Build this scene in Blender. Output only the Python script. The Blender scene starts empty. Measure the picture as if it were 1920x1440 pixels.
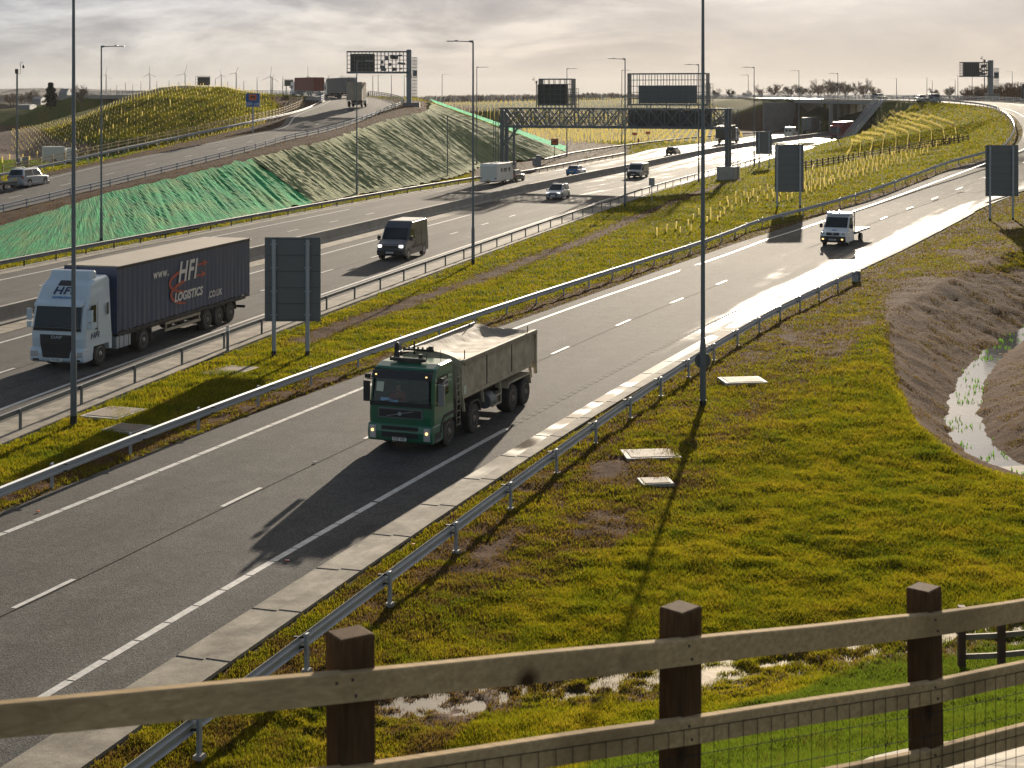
import bpy, bmesh, math, random
import numpy as np
from mathutils import Vector, Matrix, noise
from mathutils.geometry import delaunay_2d_cdt
from mathutils.bvhtree import BVHTree
R = math.radians
random.seed(7); rng = np.random.default_rng(7)
sc = bpy.context.scene
COL = sc.collection

# ------------------------------------------------------------------ camera
F, H, HY = 2900.0, 11.5, 176.0          # focal length (px of a 1920 wide frame), eye height, horizon row
cam = bpy.data.cameras.new('camera'); camo = bpy.data.objects.new('camera', cam); COL.objects.link(camo)
camo.location = (0, 0, H); camo.rotation_euler = (R(90), 0, 0)
cam.sensor_width = 36; cam.lens = 36 * F / 1920
cam.shift_y = -(720 - HY) / 1920
cam.clip_start = 0.1; cam.clip_end = 30000
cam.dof.use_dof = True; cam.dof.focus_distance = 62; cam.dof.aperture_fstop = 8.0
sc.camera = camo

# ------------------------------------------------------------------ light
HAZE = 0.00006
SUN_AZ, SUN_EL = 11.0, 13.0             # degrees right of the view axis, above the horizon
sd = Vector((math.sin(R(SUN_AZ)) * math.cos(R(SUN_EL)), math.cos(R(SUN_AZ)) * math.cos(R(SUN_EL)), math.sin(R(SUN_EL))))
sun = bpy.data.lights.new('sun', 'SUN'); suno = bpy.data.objects.new('sun', sun); COL.objects.link(suno)
sun.energy = 5.0; sun.angle = R(0.6); sun.color = (1.0, 0.86, 0.68)
suno.rotation_euler = (-sd).to_track_quat('-Z', 'Y').to_euler()
suno.location = (20, 60, 60)
world = bpy.data.worlds.new("World"); sc.world = world; world.use_nodes = True
nt = world.node_tree; nt.nodes.clear()
def N(nt, t, **kw):
    n = nt.nodes.new(t)
    for k, v in kw.items():
        if k.startswith('i_'): n.inputs[k[2:].replace('_', ' ')].default_value = v
        else: setattr(n, k, v)
    return n
L = nt.links.new
sky = N(nt, 'ShaderNodeTexSky', sky_type='NISHITA', sun_disc=False, sun_elevation=R(SUN_EL), sun_rotation=R(SUN_AZ))
sky.dust_density = 3.0; sky.air_density = 1.0
tc = N(nt, 'ShaderNodeTexCoord')
sep = N(nt, 'ShaderNodeSeparateXYZ'); L(tc.outputs['Generated'], sep.inputs[0])
# flattened cloud layer: stretch the direction vertically
mp = N(nt, 'ShaderNodeMapping'); mp.inputs['Scale'].default_value = (1, 1, 3.4); L(tc.outputs['Generated'], mp.inputs[0])
n1 = N(nt, 'ShaderNodeTexNoise', i_Scale=6.5, i_Detail=10.0, i_Roughness=0.60, i_Distortion=0.5); L(mp.outputs[0], n1.inputs['Vector'])
n2 = N(nt, 'ShaderNodeTexNoise', i_Scale=19.0, i_Detail=8.0, i_Roughness=0.6); L(mp.outputs[0], n2.inputs['Vector'])
# left (cold grey) to right (warm bright) by azimuth
azr = N(nt, 'ShaderNodeMapRange'); azr.inputs[1].default_value = -0.34; azr.inputs[2].default_value = 0.12; L(sep.outputs[0], azr.inputs[0])
base = N(nt, 'ShaderNodeMix', data_type='RGBA'); L(azr.outputs[0], base.inputs[0])
base.inputs[6].default_value = (2.55, 2.68, 2.85, 1); base.inputs[7].default_value = (4.55, 4.12, 3.68, 1)
# warm low band -> cooler paler overhead
elr = N(nt, 'ShaderNodeMapRange'); elr.inputs[1].default_value = 0.0; elr.inputs[2].default_value = 0.065; L(sep.outputs[2], elr.inputs[0])
tint = N(nt, 'ShaderNodeMix', data_type='RGBA'); L(elr.outputs[0], tint.inputs[0])
tint.inputs[6].default_value = (1.0, 0.93, 0.83, 1); tint.inputs[7].default_value = (1.0, 1.0, 1.03, 1)
mul = N(nt, 'ShaderNodeMix', data_type='RGBA', blend_type='MULTIPLY'); mul.inputs[0].default_value = 1
L(base.outputs[2], mul.inputs[6]); L(tint.outputs[2], mul.inputs[7])
# cloud shading (dark bellies, light rims)
cr = N(nt, 'ShaderNodeValToRGB'); L(n1.outputs[0], cr.inputs[0])
e = cr.color_ramp.elements; e[0].position = 0.36; e[0].color = (0.60, 0.63, 0.69, 1); e[1].position = 0.63; e[1].color = (1.8, 1.77, 1.7, 1)
m_ = e.new(0.5); m_.color = (0.98, 0.97, 0.97, 1)
cfade = N(nt, 'ShaderNodeMapRange'); cfade.inputs[1].default_value = 0.30; cfade.inputs[2].default_value = -0.32; cfade.inputs[3].default_value = 0.2; cfade.inputs[4].default_value = 1.0
L(sep.outputs[0], cfade.inputs[0])
elc = N(nt, 'ShaderNodeMapRange'); elc.inputs[1].default_value = 0.004; elc.inputs[2].default_value = 0.03; L(sep.outputs[2], elc.inputs[0])
cf2 = N(nt, 'ShaderNodeMath', operation='MULTIPLY'); L(cfade.outputs[0], cf2.inputs[0]); L(elc.outputs[0], cf2.inputs[1])
mul2 = N(nt, 'ShaderNodeMix', data_type='RGBA', blend_type='MULTIPLY'); L(cf2.outputs[0], mul2.inputs[0])
L(mul.outputs[2], mul2.inputs[6]); L(cr.outputs[0], mul2.inputs[7])
cr2 = N(nt, 'ShaderNodeValToRGB'); L(n2.outputs[0], cr2.inputs[0])
e = cr2.color_ramp.elements; e[0].position = 0.36; e[0].color = (0.84, 0.85, 0.87, 1); e[1].position = 0.64; e[1].color = (1.2, 1.19, 1.17, 1)
mul3 = N(nt, 'ShaderNodeMix', data_type='RGBA', blend_type='MULTIPLY'); L(cf2.outputs[0], mul3.inputs[0])
L(mul2.outputs[2], mul3.inputs[6]); L(cr2.outputs[0], mul3.inputs[7])
# glow of the veiled sun
geo = N(nt, 'ShaderNodeVectorMath', operation='DOT_PRODUCT'); L(tc.outputs['Generated'], geo.inputs[0]); geo.inputs[1].default_value = sd
gr_ = N(nt, 'ShaderNodeMapRange'); gr_.inputs[1].default_value = 0.968; gr_.inputs[2].default_value = 1.0; L(geo.outputs['Value'], gr_.inputs[0])
gp = N(nt, 'ShaderNodeMath', operation='POWER'); gp.inputs[1].default_value = 3.2; L(gr_.outputs[0], gp.inputs[0])
gl = N(nt, 'ShaderNodeMath', operation='MULTIPLY'); gl.inputs[1].default_value = 8.5; L(gp.outputs[0], gl.inputs[0])
glc = N(nt, 'ShaderNodeMix', data_type='RGBA', blend_type='MULTIPLY'); glc.inputs[0].default_value = 1; glc.inputs[7].default_value = (1.0, 0.93, 0.82, 1)
L(gl.outputs[0], glc.inputs[6])
add = N(nt, 'ShaderNodeMix', data_type='RGBA', blend_type='ADD'); add.inputs[0].default_value = 1
L(mul3.outputs[2], add.inputs[6]); L(glc.outputs[2], add.inputs[7])
# upper sky: clouds give way to dimmer sky above 25 degrees
up = N(nt, 'ShaderNodeMapRange'); up.inputs[1].default_value = 0.16; up.inputs[2].default_value = 0.42; up.inputs[3].default_value = 0.0; up.inputs[4].default_value = 0.85
L(sep.outputs[2], up.inputs[0])
bk_ = N(nt, 'ShaderNodeMapRange'); bk_.inputs[1].default_value = 0.55; bk_.inputs[2].default_value = -0.3; bk_.inputs[4].default_value = 0.72; L(sep.outputs[1], bk_.inputs[0])
upm = N(nt, 'ShaderNodeMath', operation='MAXIMUM'); L(up.outputs[0], upm.inputs[0]); L(bk_.outputs[0], upm.inputs[1])
mixs = N(nt, 'ShaderNodeMix', data_type='RGBA'); L(upm.outputs[0], mixs.inputs[0]); L(add.outputs[2], mixs.inputs[6]); L(sky.outputs[0], mixs.inputs[7])
bg = N(nt, 'ShaderNodeBackground'); bg.inputs[1].default_value = 0.070; L(mixs.outputs[2], bg.inputs[0])
wo = N(nt, 'ShaderNodeOutputWorld'); L(bg.outputs[0], wo.inputs[0])
sc.view_settings.view_transform = 'Standard'; sc.view_settings.look = 'None'; sc.view_settings.gamma = 1
sc.view_settings.exposure = 1.0
sc.cycles.use_denoising = True
sc.cycles.max_bounces = 6; sc.cycles.transparent_max_bounces = 12; sc.cycles.volume_bounces = 0
sc.cycles.sample_clamp_indirect = 6.0

# ------------------------------------------------------------------ picture geometry -> world points
def W(u, v, z=0.0):
    Y = F * (H - z) / (v - HY); return Vector(((u - 960) * Y / F, Y, z))
def WY(u, v, Y):
    return Vector(((u - 960) * Y / F, Y, H - (v - HY) * Y / F))
def sst(a, b, x):
    t = max(0., min(1., (x - a) / (b - a))); return t * t * (3 - 2 * t)
def zm(Y): return 1.5 * sst(150, 380, Y)
def Wm(u, v, dz=0.0):
    z = 0.0
    for _ in range(30): z = 0.5 * z + 0.5 * (zm(F * (H - z) / (v - HY)) + dz)
    return W(u, v, z)
def smooth(pts, step=3.0):
    """Catmull-Rom through the points, about one vertex every step metres"""
    P = [Vector(p) for p in pts]
    P = [P[0] * 2 - P[1]] + P + [P[-1] * 2 - P[-2]]
    out = []
    for i in range(1, len(P) - 2):
        n = max(1, int((P[i + 1] - P[i]).length / step))
        for k in range(n):
            t = k / n; a, b, c, d = P[i - 1:i + 3]
            out.append(0.5 * ((2 * b) + (c - a) * t + (2 * a - 5 * b + 4 * c - d) * t * t + (3 * b - a - 3 * c + d) * t ** 3))
    out.append(P[-2]); return out
def resample(pts, n=None, step=None):
    L_ = [0.0]
    for a, b in zip(pts, pts[1:]): L_.append(L_[-1] + (b - a).length)
    if n is None: n = max(2, int(round(L_[-1] / step)) + 1)
    out = []; j = 0
    for i in range(n):
        s = L_[-1] * i / (n - 1)
        while j < len(L_) - 2 and L_[j + 1] < s: j += 1
        t = (s - L_[j]) / max(1e-9, L_[j + 1] - L_[j]); out.append(pts[j].lerp(pts[j + 1], max(0, min(1, t))))
    return out
def fit(pts, deg=3, y1=1e9):
    """iron out hand-placed points: x as a low polynomial of y up to y1"""
    P = [Vector(p) for p in pts]; n = [p for p in P if p.y <= y1]; r = [p for p in P if p.y > y1]
    Y = np.array([p.y for p in n]); cf = np.polyfit(Y, [p.x for p in n], deg); zs = [p.z for p in n]
    ys = np.linspace(Y[0], Y[-1], max(6, int((Y[-1] - Y[0]) / 6))); return [Vector((float(np.polyval(cf, y)), float(y), float(np.interp(y, Y, zs)))) for y in ys] + r
def plen(pts): return sum((b - a).length for a, b in zip(pts, pts[1:]))
def offset(pts, d, dz=0.0):
    """shift to the right (looking along the line) by d"""
    out = []
    for i, p in enumerate(pts):
        t = pts[min(i + 1, len(pts) - 1)] - pts[max(i - 1, 0)]; t.z = 0; t.normalize()
        out.append(p + Vector((t.y, -t.x, 0)) * d + Vector((0, 0, dz)))
    return out
def cut(pts, s0, s1):
    L_ = 0; out = []
    for a, b in zip(pts, pts[1:]):
        l = (b - a).length
        if L_ + l >= s0 and L_ <= s1 and l > 1e-9:
            if not out: out.append(a.lerp(b, max(0, (s0 - L_) / l)))
            out.append(a.lerp(b, min(1, (s1 - L_) / l)))
        L_ += l
    return out

# ------------------------------------------------------------------ mesh builder
class MB:
    def __init__(s): s.v = []; s.f = []; s.m = []; s.mats = []; s.sm = []
    def mi(s, mat):
        if mat not in s.mats: s.mats.append(mat)
        return s.mats.index(mat)
    def add(s, vs, fs, mat, smooth=False):
        o = len(s.v); s.v += [tuple(v) for v in vs]; k = s.mi(mat)
        for f in fs: s.f.append([i + o for i in f]); s.m.append(k); s.sm.append(smooth)
        return s
    def box(s, c, d, mat, rot=None, taper=None):
        x, y, z = d[0] / 2, d[1] / 2, d[2] / 2; tx, ty = taper or (1, 1)
        vs = [Vector(p) for p in ((-x, -y, -z), (x, -y, -z), (x, y, -z), (-x, y, -z), (-x * tx, -y * ty, z), (x * tx, -y * ty, z), (x * tx, y * ty, z), (-x * tx, y * ty, z))]
        if rot is not None: vs = [rot @ v for v in vs]
        return s.add([v + Vector(c) for v in vs], [(3, 2, 1, 0), (4, 5, 6, 7), (0, 1, 5, 4), (1, 2, 6, 5), (2, 3, 7, 6), (3, 0, 4, 7)], mat)
    def beam(s, a, b, w, h, mat, up=(0, 0, 1)):
        a, b = Vector(a), Vector(b); t = (b - a).normalized(); u = Vector(up)
        r = t.cross(u)
        if r.length < 1e-4: r = t.cross(Vector((1, 0, 0)))
        r.normalize(); u = r.cross(t).normalized()
        vs = [p + r * sx * w / 2 + u * sz * h / 2 for p in (a, b) for sx, sz in ((-1, -1), (1, -1), (1, 1), (-1, 1))]
        return s.add(vs, [(0, 3, 2, 1), (4, 5, 6, 7), (0, 1, 5, 4), (1, 2, 6, 5), (2, 3, 7, 6), (3, 0, 4, 7)], mat)
    def tube(s, pts, r, mat, n=8, cap=True):
        pts = [Vector(p) for p in pts]; rs = r if isinstance(r, (list, tuple)) else [r] * len(pts); vs = []; fs = []
        for i, p in enumerate(pts):
            t = (pts[min(i + 1, len(pts) - 1)] - pts[max(i - 1, 0)]).normalized()
            a = t.cross(Vector((0, 0, 1)))
            if a.length < 1e-3: a = t.cross(Vector((0, 1, 0)))
            a.normalize(); b = a.cross(t)
            for k in range(n):
                g = 2 * math.pi * k / n; vs.append(p + (a * math.cos(g) + b * math.sin(g)) * rs[i])
        for i in range(len(pts) - 1):
            for k in range(n): fs.append((i * n + k, i * n + (k + 1) % n, (i + 1) * n + (k + 1) % n, (i + 1) * n + k))
        s.add(vs, fs, mat, True)
        if cap: s.add(vs[:n] + vs[-n:], [tuple(range(n))[::-1], tuple(range(n, 2 * n))], mat)
        return s
    def lathe(s, c, prof, mat, n=20, axis='y'):
        """prof: list of (radius, along)"""
        vs = []; fs = []; c = Vector(c)
        for r, a in prof:
            for k in range(n):
                g = 2 * math.pi * k / n; p = (r * math.cos(g), a, r * math.sin(g))
                if axis == 'z': p = (p[0], p[2], p[1])
                if axis == 'x': p = (p[1], p[0], p[2])
                vs.append(c + Vector(p))
        for i in range(len(prof) - 1):
            for k in range(n): fs.append((i * n + k, i * n + (k + 1) % n, (i + 1) * n + (k + 1) % n, (i + 1) * n + k))
        fs.append(tuple(range(n))); fs.append(tuple(range(len(vs) - n, len(vs))))
        return s.add(vs, fs, mat, False)
    def prism(s, prof, y0, y1, mat, wt=None, caps=True):
        """prof: (x,z) polygon extruded from y0 to y1; wt(x,z) scales the half width"""
        n = len(prof); w = wt or (lambda x, z: 1.0)
        vs = [(x, y0 * w(x, z), z) for x, z in prof] + [(x, y1 * w(x, z), z) for x, z in prof]
        fs = [(i, (i + 1) % n, n + (i + 1) % n, n + i) for i in range(n)]
        if caps: fs += [tuple(range(n))[::-1], tuple(range(n, 2 * n))]
        return s.add(vs, fs, mat)
    def loft(s, rows, mat, smooth=False, closed=False):
        n = len(rows[0]); vs = [p for r in rows for p in r]; fs = []
        for i in range(len(rows) - 1):
            for k in range(n if closed else n - 1):
                fs.append((i * n + k, i * n + (k + 1) % n, (i + 1) * n + (k + 1) % n, (i + 1) * n + k))
        return s.add(vs, fs, mat, smooth)
    def ball(s, c, r, mat, sx=1, sy=1, sz=1, n=10):
        rows = []
        for i in range(n // 2 + 1):
            a = math.pi * i / (n // 2) - math.pi / 2
            rows.append([Vector(c) + Vector((r * sx * math.cos(a) * math.cos(2 * math.pi * k / n), r * sy * math.cos(a) * math.sin(2 * math.pi * k / n), r * sz * math.sin(a))) for k in range(n)])
        return s.loft(rows, mat, True, True)
    def cutf(s, ncol, cells):
        """drop faces of the loft just added (row, column) to leave an opening"""
        keep = [i for i in range(len(s.f)) if (i // ncol, i % ncol) not in cells]; s.f = [s.f[i] for i in keep]; s.m = [s.m[i] for i in keep]; s.sm = [s.sm[i] for i in keep]
    def mesh(s, name):
        me = bpy.data.meshes.new(name); me.from_pydata(s.v, [], s.f)
        for m in s.mats: me.materials.append(m)
        me.polygons.foreach_set('material_index', s.m); me.polygons.foreach_set('use_smooth', s.sm)
        me.update(); return me
    def build(s, name, parent=None, bevel=0, clean=True):
        me = s.mesh(name)
        if clean:
            bm = bmesh.new(); bm.from_mesh(me); bmesh.ops.recalc_face_normals(bm, faces=bm.faces); bm.to_mesh(me); bm.free()
        o = bpy.data.objects.new(name, me); COL.objects.link(o)
        if parent is not None: o.parent = parent
        if bevel:
            b = o.modifiers.new('bevel', 'BEVEL'); b.width = bevel; b.segments = 2; b.limit_method = 'ANGLE'; b.angle_limit = R(35)
        return o
def tag(o, label=None, cat=None, group=None, kind=None):
    if label: o['label'] = label
    if cat: o['category'] = cat
    if group: o['group'] = group
    if kind: o['kind'] = kind
    return o
def empty(name, loc, rz=0.0, label=None, cat=None, group=None):
    o = bpy.data.objects.new(name, None); COL.objects.link(o); o.location = loc; o.rotation_euler = (0, 0, rz)
    o.empty_display_size = 0.3
    return tag(o, label, cat, group)
def copy_tree(o, loc=None, rz=None, label=None, parent=None, sc_=None):
    c = o.copy(); COL.objects.link(c); c.parent = parent
    if loc is not None: c.location = loc
    if rz is not None: c.rotation_euler = (0, 0, rz)
    if label: c['label'] = label
    if sc_ is not None: c.scale = sc_
    for ch in o.children: copy_tree(ch, parent=c)
    return c

# ------------------------------------------------------------------ materials
def srgb(r, g, b):
    f = lambda c: c / 12.92 if c <= 0.04045 else ((c + 0.055) / 1.055) ** 2.4
    return (f(r / 255), f(g / 255), f(b / 255), 1)
def newmat(name):
    m = bpy.data.materials.new(name); m.use_nodes = True; n = m.node_tree; n.nodes.clear()
    out = n.nodes.new('ShaderNodeOutputMaterial'); p = n.nodes.new('ShaderNodeBsdfPrincipled'); n.links.new(p.outputs[0], out.inputs[0])
    return m, n, p, out
def mat(name, col, rough=0.6, metal=0.0, var=0.12, scale=3.0, bump=0.0, bscale=40.0, dirt=0.0, dirtcol=(0.09, 0.075, 0.055, 1), coat=0.0, spec=0.5):
    """painted / plain surface with soft procedural variation, optional grime and bump"""
    m, n, p, out = newmat(name); l = n.links.new
    if len(col) == 3: col = (*col, 1)
    tc = N(n, 'ShaderNodeTexCoord'); no = N(n, 'ShaderNodeTexNoise', i_Scale=scale, i_Detail=6.0); l(tc.outputs['Object'], no.inputs['Vector'])
    a = N(n, 'ShaderNodeMix', data_type='RGBA'); l(no.outputs[0], a.inputs[0])
    a.inputs[6].default_value = tuple(c * (1 - var) for c in col[:3]) + (1,); a.inputs[7].default_value = tuple(min(1, c * (1 + var)) for c in col[:3]) + (1,)
    col_out = a.outputs[2]
    if dirt:
        n3 = N(n, 'ShaderNodeTexNoise', i_Scale=scale * 1.7, i_Detail=8.0, i_Roughness=0.7); l(tc.outputs['Object'], n3.inputs['Vector'])
        mr = N(n, 'ShaderNodeMapRange'); mr.inputs[1].default_value = 0.35; mr.inputs[2].default_value = 0.75; mr.inputs[4].default_value = dirt; l(n3.outputs[0], mr.inputs[0])
        b = N(n, 'ShaderNodeMix', data_type='RGBA'); l(mr.outputs[0], b.inputs[0]); l(col_out, b.inputs[6]); b.inputs[7].default_value = dirtcol; col_out = b.outputs[2]
    l(col_out, p.inputs['Base Color'])
    rr = N(n, 'ShaderNodeMapRange'); rr.inputs[3].default_value = max(0.02, rough - 0.08); rr.inputs[4].default_value = min(1, rough + 0.1); l(no.outputs[0], rr.inputs[0]); l(rr.outputs[0], p.inputs['Roughness'])
    p.inputs['Metallic'].default_value = metal; p.inputs['Coat Weight'].default_value = coat; p.inputs['Specular IOR Level'].default_value = spec
    if bump:
        nb = N(n, 'ShaderNodeTexNoise', i_Scale=bscale, i_Detail=5.0); l(tc.outputs['Object'], nb.inputs['Vector'])
        bp = N(n, 'ShaderNodeBump', i_Strength=bump, i_Distance=0.02); l(nb.outputs[0], bp.inputs['Height']); l(bp.outputs[0], p.inputs['Normal'])
    return m
def glassmat(name, col=(0.012, 0.02, 0.025, 1), rough=0.04):
    m, n, p, out = newmat(name); p.inputs['Base Color'].default_value = col; p.inputs['Roughness'].default_value = rough
    p.inputs['Specular IOR Level'].default_value = .35; return m
def emis(name, col, s):
    m, n, p, out = newmat(name); p.inputs['Base Color'].default_value = col; p.inputs['Emission Color'].default_value = col; p.inputs['Emission Strength'].default_value = s; return m

M = {}
M['galv'] = mat('galvanised steel', (0.36, 0.40, 0.44), 0.55, 0.45, 0.12, 1.5, dirt=0.25, dirtcol=(0.16, 0.15, 0.14, 1))
M['galv_dark'] = mat('weathered steel', (0.15, 0.165, 0.18), 0.6, 0.4, 0.12, 1.5, dirt=0.3, dirtcol=(0.10, 0.09, 0.08, 1))
M['pole'] = mat('lamp column coating', (0.13, 0.155, 0.18), 0.38, 0.35, 0.1, 1.0)
M['sign_back'] = mat('sign back', (0.115, 0.13, 0.14), 0.42, 0.2, 0.08, 1.0)
M['gantry'] = mat('gantry paint', (0.085, 0.105, 0.125), 0.45, 0.2, 0.12, 0.8)
M['gantry_lt'] = mat('gantry light paint', (0.18, 0.20, 0.22), 0.5, 0.2, 0.12, 0.8)
M['panel'] = mat('message panel', (0.03, 0.027, 0.025), 0.45, 0.0, 0.08, 1.0)
M['concrete'] = mat('concrete', (0.34, 0.32, 0.28), 0.75, 0, 0.14, 0.7, 0.25, 30, dirt=0.5, dirtcol=(0.16, 0.14, 0.11, 1))
M['concrete_d'] = mat('dull concrete', (0.20, 0.19, 0.175), 0.8, 0, 0.14, 0.5, 0.25, 20, dirt=0.5, dirtcol=(0.10, 0.09, 0.075, 1))
M['rubber'] = mat('tyre rubber', (0.022, 0.021, 0.02), 0.75, 0, 0.2, 6, dirt=0.4, dirtcol=(0.07, 0.06, 0.05, 1))
M['rim'] = mat('wheel rim', (0.35, 0.35, 0.36), 0.4, 0.7, 0.15, 8, dirt=0.4, dirtcol=(0.10, 0.08, 0.06, 1))
M['rim_dirty'] = mat('dusty wheel rim', (0.22, 0.19, 0.15), 0.6, 0.2, 0.2, 8, dirt=0.6, dirtcol=(0.11, 0.085, 0.06, 1))
M['black'] = mat('black plastic', (0.016, 0.016, 0.017), 0.5, 0, 0.15, 5)
M['chassis'] = mat('dirty chassis', (0.03, 0.028, 0.026), 0.7, 0.1, 0.2, 3, dirt=0.5, dirtcol=(0.08, 0.065, 0.05, 1))
M['glass'] = glassmat('tinted glass')
M['chrome'] = mat('chrome', (0.6, 0.6, 0.6), 0.18, 1.0, 0.05)
M['lamp'] = mat('lamp glass', (0.55, 0.56, 0.58), 0.12, 0.4, 0.1, 20)
M['lamp_lit'] = emis('lit headlamp', (1.0, 0.62, 0.22, 1), 1.2)
M['lamp_white'] = emis('white running light', (1.0, 0.95, 0.85, 1), 1.0)
M['red_lamp'] = mat('red lamp', (0.28, 0.012, 0.01), 0.2, 0, 0.1)
M['amber'] = mat('amber lamp', (0.6, 0.16, 0.02), 0.25, 0, 0.1)
M['white'] = mat('white paint', (0.72, 0.73, 0.74), 0.35, 0, 0.05, 2, dirt=0.15, dirtcol=(0.3, 0.28, 0.25, 1), coat=0.4)
M['plate_w'] = mat('number plate white', (0.75, 0.75, 0.72), 0.4, 0, 0.03)
M['plate_y'] = mat('number plate yellow', (0.65, 0.42, 0.05), 0.4, 0, 0.03)
M['ink'] = mat('black lettering', (0.01, 0.01, 0.01), 0.5, 0, 0.03)
M['wood'] = mat('weathered timber rail', (0.26, 0.215, 0.15), 0.75, 0, 0.2, 2.5, 0.3, 60, dirt=0.45, dirtcol=(0.12, 0.09, 0.055, 1))
M['wood_d'] = mat('brown timber post', (0.085, 0.042, 0.022), 0.8, 0, 0.3, 4, 0.3, 60)
M['wood_f'] = mat('far fence timber', (0.42, 0.30, 0.16), 0.75, 0, 0.2, 1.5)
def tube_mat():
    m = bpy.data.materials.new('tree guard plastic'); m.use_nodes = True; n = m.node_tree; n.nodes.clear(); l = n.links.new; out = n.nodes.new('ShaderNodeOutputMaterial')
    d = N(n, 'ShaderNodeBsdfDiffuse'); t = N(n, 'ShaderNodeBsdfTranslucent'); mx = N(n, 'ShaderNodeMixShader'); mx.inputs[0].default_value = .62; d.inputs[0].default_value = (.72, .64, .32, 1); t.inputs[0].default_value = (.95, .86, .46, 1)
    l(d.outputs[0], mx.inputs[1]); l(t.outputs[0], mx.inputs[2]); l(mx.outputs[0], out.inputs[0]); return m
M['tube'] = tube_mat()
# ================================================================== LAYOUT LINES (photograph row/column + height -> metres)
# slip road, left edge of the tarmac, from behind the camera to the overbridge
SLe = [W(-900, 1380), W(-350, 1115), W(0, 965), W(250, 860), W(640, 720), W(962, 605), W(1200, 521), W(1325, 477, 0.05), W(1424, 443, 0.2), W(1590, 389, 1.0), W(1700, 352, 1.9),
       W(1800, 313, 3.1), Vector((60.5, 189, 4.2)), Vector((72, 218, 6.2)), Vector((83, 258, 8.2)), Vector((88.5, 290, 9.1)), Vector((89.5, 318, 9.6)), Vector((87, 338, 9.9)), Vector((83, 353, 10.0))]
SL = smooth(fit(SLe, 4, 128), 3.0)
BRI = smooth([Vector((83, 353, 10.0)), Vector((79.5, 384, 10.05)), Vector((76, 416, 10.05))], 3)     # near edge of the overbridge
SLw = smooth([Vector((76, 416, 10.05)), Vector((71, 468, 10.1)), Vector((64, 512, 10.1)), Vector((45, 549, 9.7)), Vector((22, 590, 9.0)), Vector((-10, 640, 8.0))], 6)
# right side: kerb channel (concrete), from behind the camera up the slip road
SR0 = [W(-560, 1985), W(-250, 1740), W(0, 1556), W(157, 1440), W(258, 1363), W(395, 1267), W(447, 1226), W(564, 1146), W(727, 1040), W(853, 960), W(980, 878), W(1060, 827), W(1200, 732), W(1316, 660), W(1400, 613), W(1530, 550), W(1614, 508, 0.1), W(1700, 468, 0.2), W(1849, 387, 1.0)]
SR = smooth(fit(SR0, 4) + [W(1990, 333, 2.0), Vector((84, 205, 4.2)), Vector((96, 238, 6.2)), Vector((103.5, 275, 8.2)), Vector((106, 308, 9.2)), Vector((105, 335, 9.7)), Vector((102, 362, 9.95)), Vector((99, 392, 10.05))], 3)
# tarmac meets concrete channel
SK0 = [W(-660, 1860), W(-330, 1660), W(-60, 1490), W(20, 1440), W(250, 1283), W(342, 1224), W(463, 1148), W(560, 1084), W(640, 1037), W(760, 963), W(907, 880), W(1060, 786), W(1200, 703), W(1314, 640), W(1361, 613), W(1460, 563)]
SRw = offset(BRI, 16)[-1:] 
WEDGE = smooth([Vector((91, 449, 10.05)), Vector((86, 492, 10.1)), Vector((76, 528, 10.1)), Vector((58, 562, 9.7)), Vector((34, 604, 9.0)), Vector((0, 656, 8.0))], 6)
# main carriageways: reference line = barrier beside the central grass
MN = smooth(fit([W(-420, 1010), W(-150, 880), W(58, 797), W(177, 752), W(271, 715), W(353, 685), W(492, 628), W(654, 565), W(780, 519), W(914, 470), W(1036, 427), Wm(1146, 387), Wm(1221, 361), Wm(1300, 338), Wm(1381, 316.5), Wm(1448, 297), Wm(1507, 283), Wm(1571, 270), Vector((82.5, 352, 1.42)), Vector((99, 390, 1.5)), Vector((150, 500, 1.5)), Vector((215, 640, 1.5))], 4, 200), 3)
MF = smooth(fit([W(-520, 620), W(-250, 560), W(0, 509), W(150, 480), W(330, 445), Wm(500, 411), Wm(690, 377), Wm(830, 352), Wm(985, 329), Wm(1100, 307), Wm(1180, 292), Wm(1230, 280), Wm(1300, 271), Wm(1380, 261), Wm(1450, 250), Vector((76.5, 417, 1.5)), Vector((91, 449, 1.5)), Vector((124, 520, 1.5)), Vector((186, 660, 1.5))], 4, 215), 3)
MNe = offset(MN, 0.5)                         # grass edge of the near carriageway
MFe = offset(MF, -0.3)
# rising link road on the left
def WL(u, v, dz=0.0):                         # on the link road's rising plane
    Y = (49700 + dz * -2900) / (v - 5); return Vector(((u - 960) * Y / F, Y, H - (v - HY) * Y / F))
KN = smooth([WL(-200, 452), WL(-80, 420), WL(34, 391), WL(84, 379), WL(131, 367), WL(174, 357), WL(442, 290), WL(532, 265), WL(605, 249), WL(669, 230), WL(720, 209), Vector((-19.2, 262, 9.55)), Vector((-23.0, 285, 10.3)), Vector((-30, 318, 10.9)), Vector((-40, 346, 11.1)), Vector((-54, 370, 11.1)), Vector((-76, 400, 11.1)), Vector((-112, 436, 11.0))], 3)
KF = smooth([WL(-260, 405), WL(-120, 377), WL(0, 354), WL(89, 332), WL(133, 322), WL(189, 309), WL(300, 287), WL(440, 258), WL(520, 240), Vector((-33.2, 232, 8.2)), Vector((-33.0, 262, 9.6)), Vector((-35.2, 292, 10.4)), Vector((-41, 318, 10.9)), Vector((-51, 338, 11.05)), Vector((-64, 356, 11.1)), Vector((-86, 384, 11.1)), Vector((-120, 418, 11.0))], 3)
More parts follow.
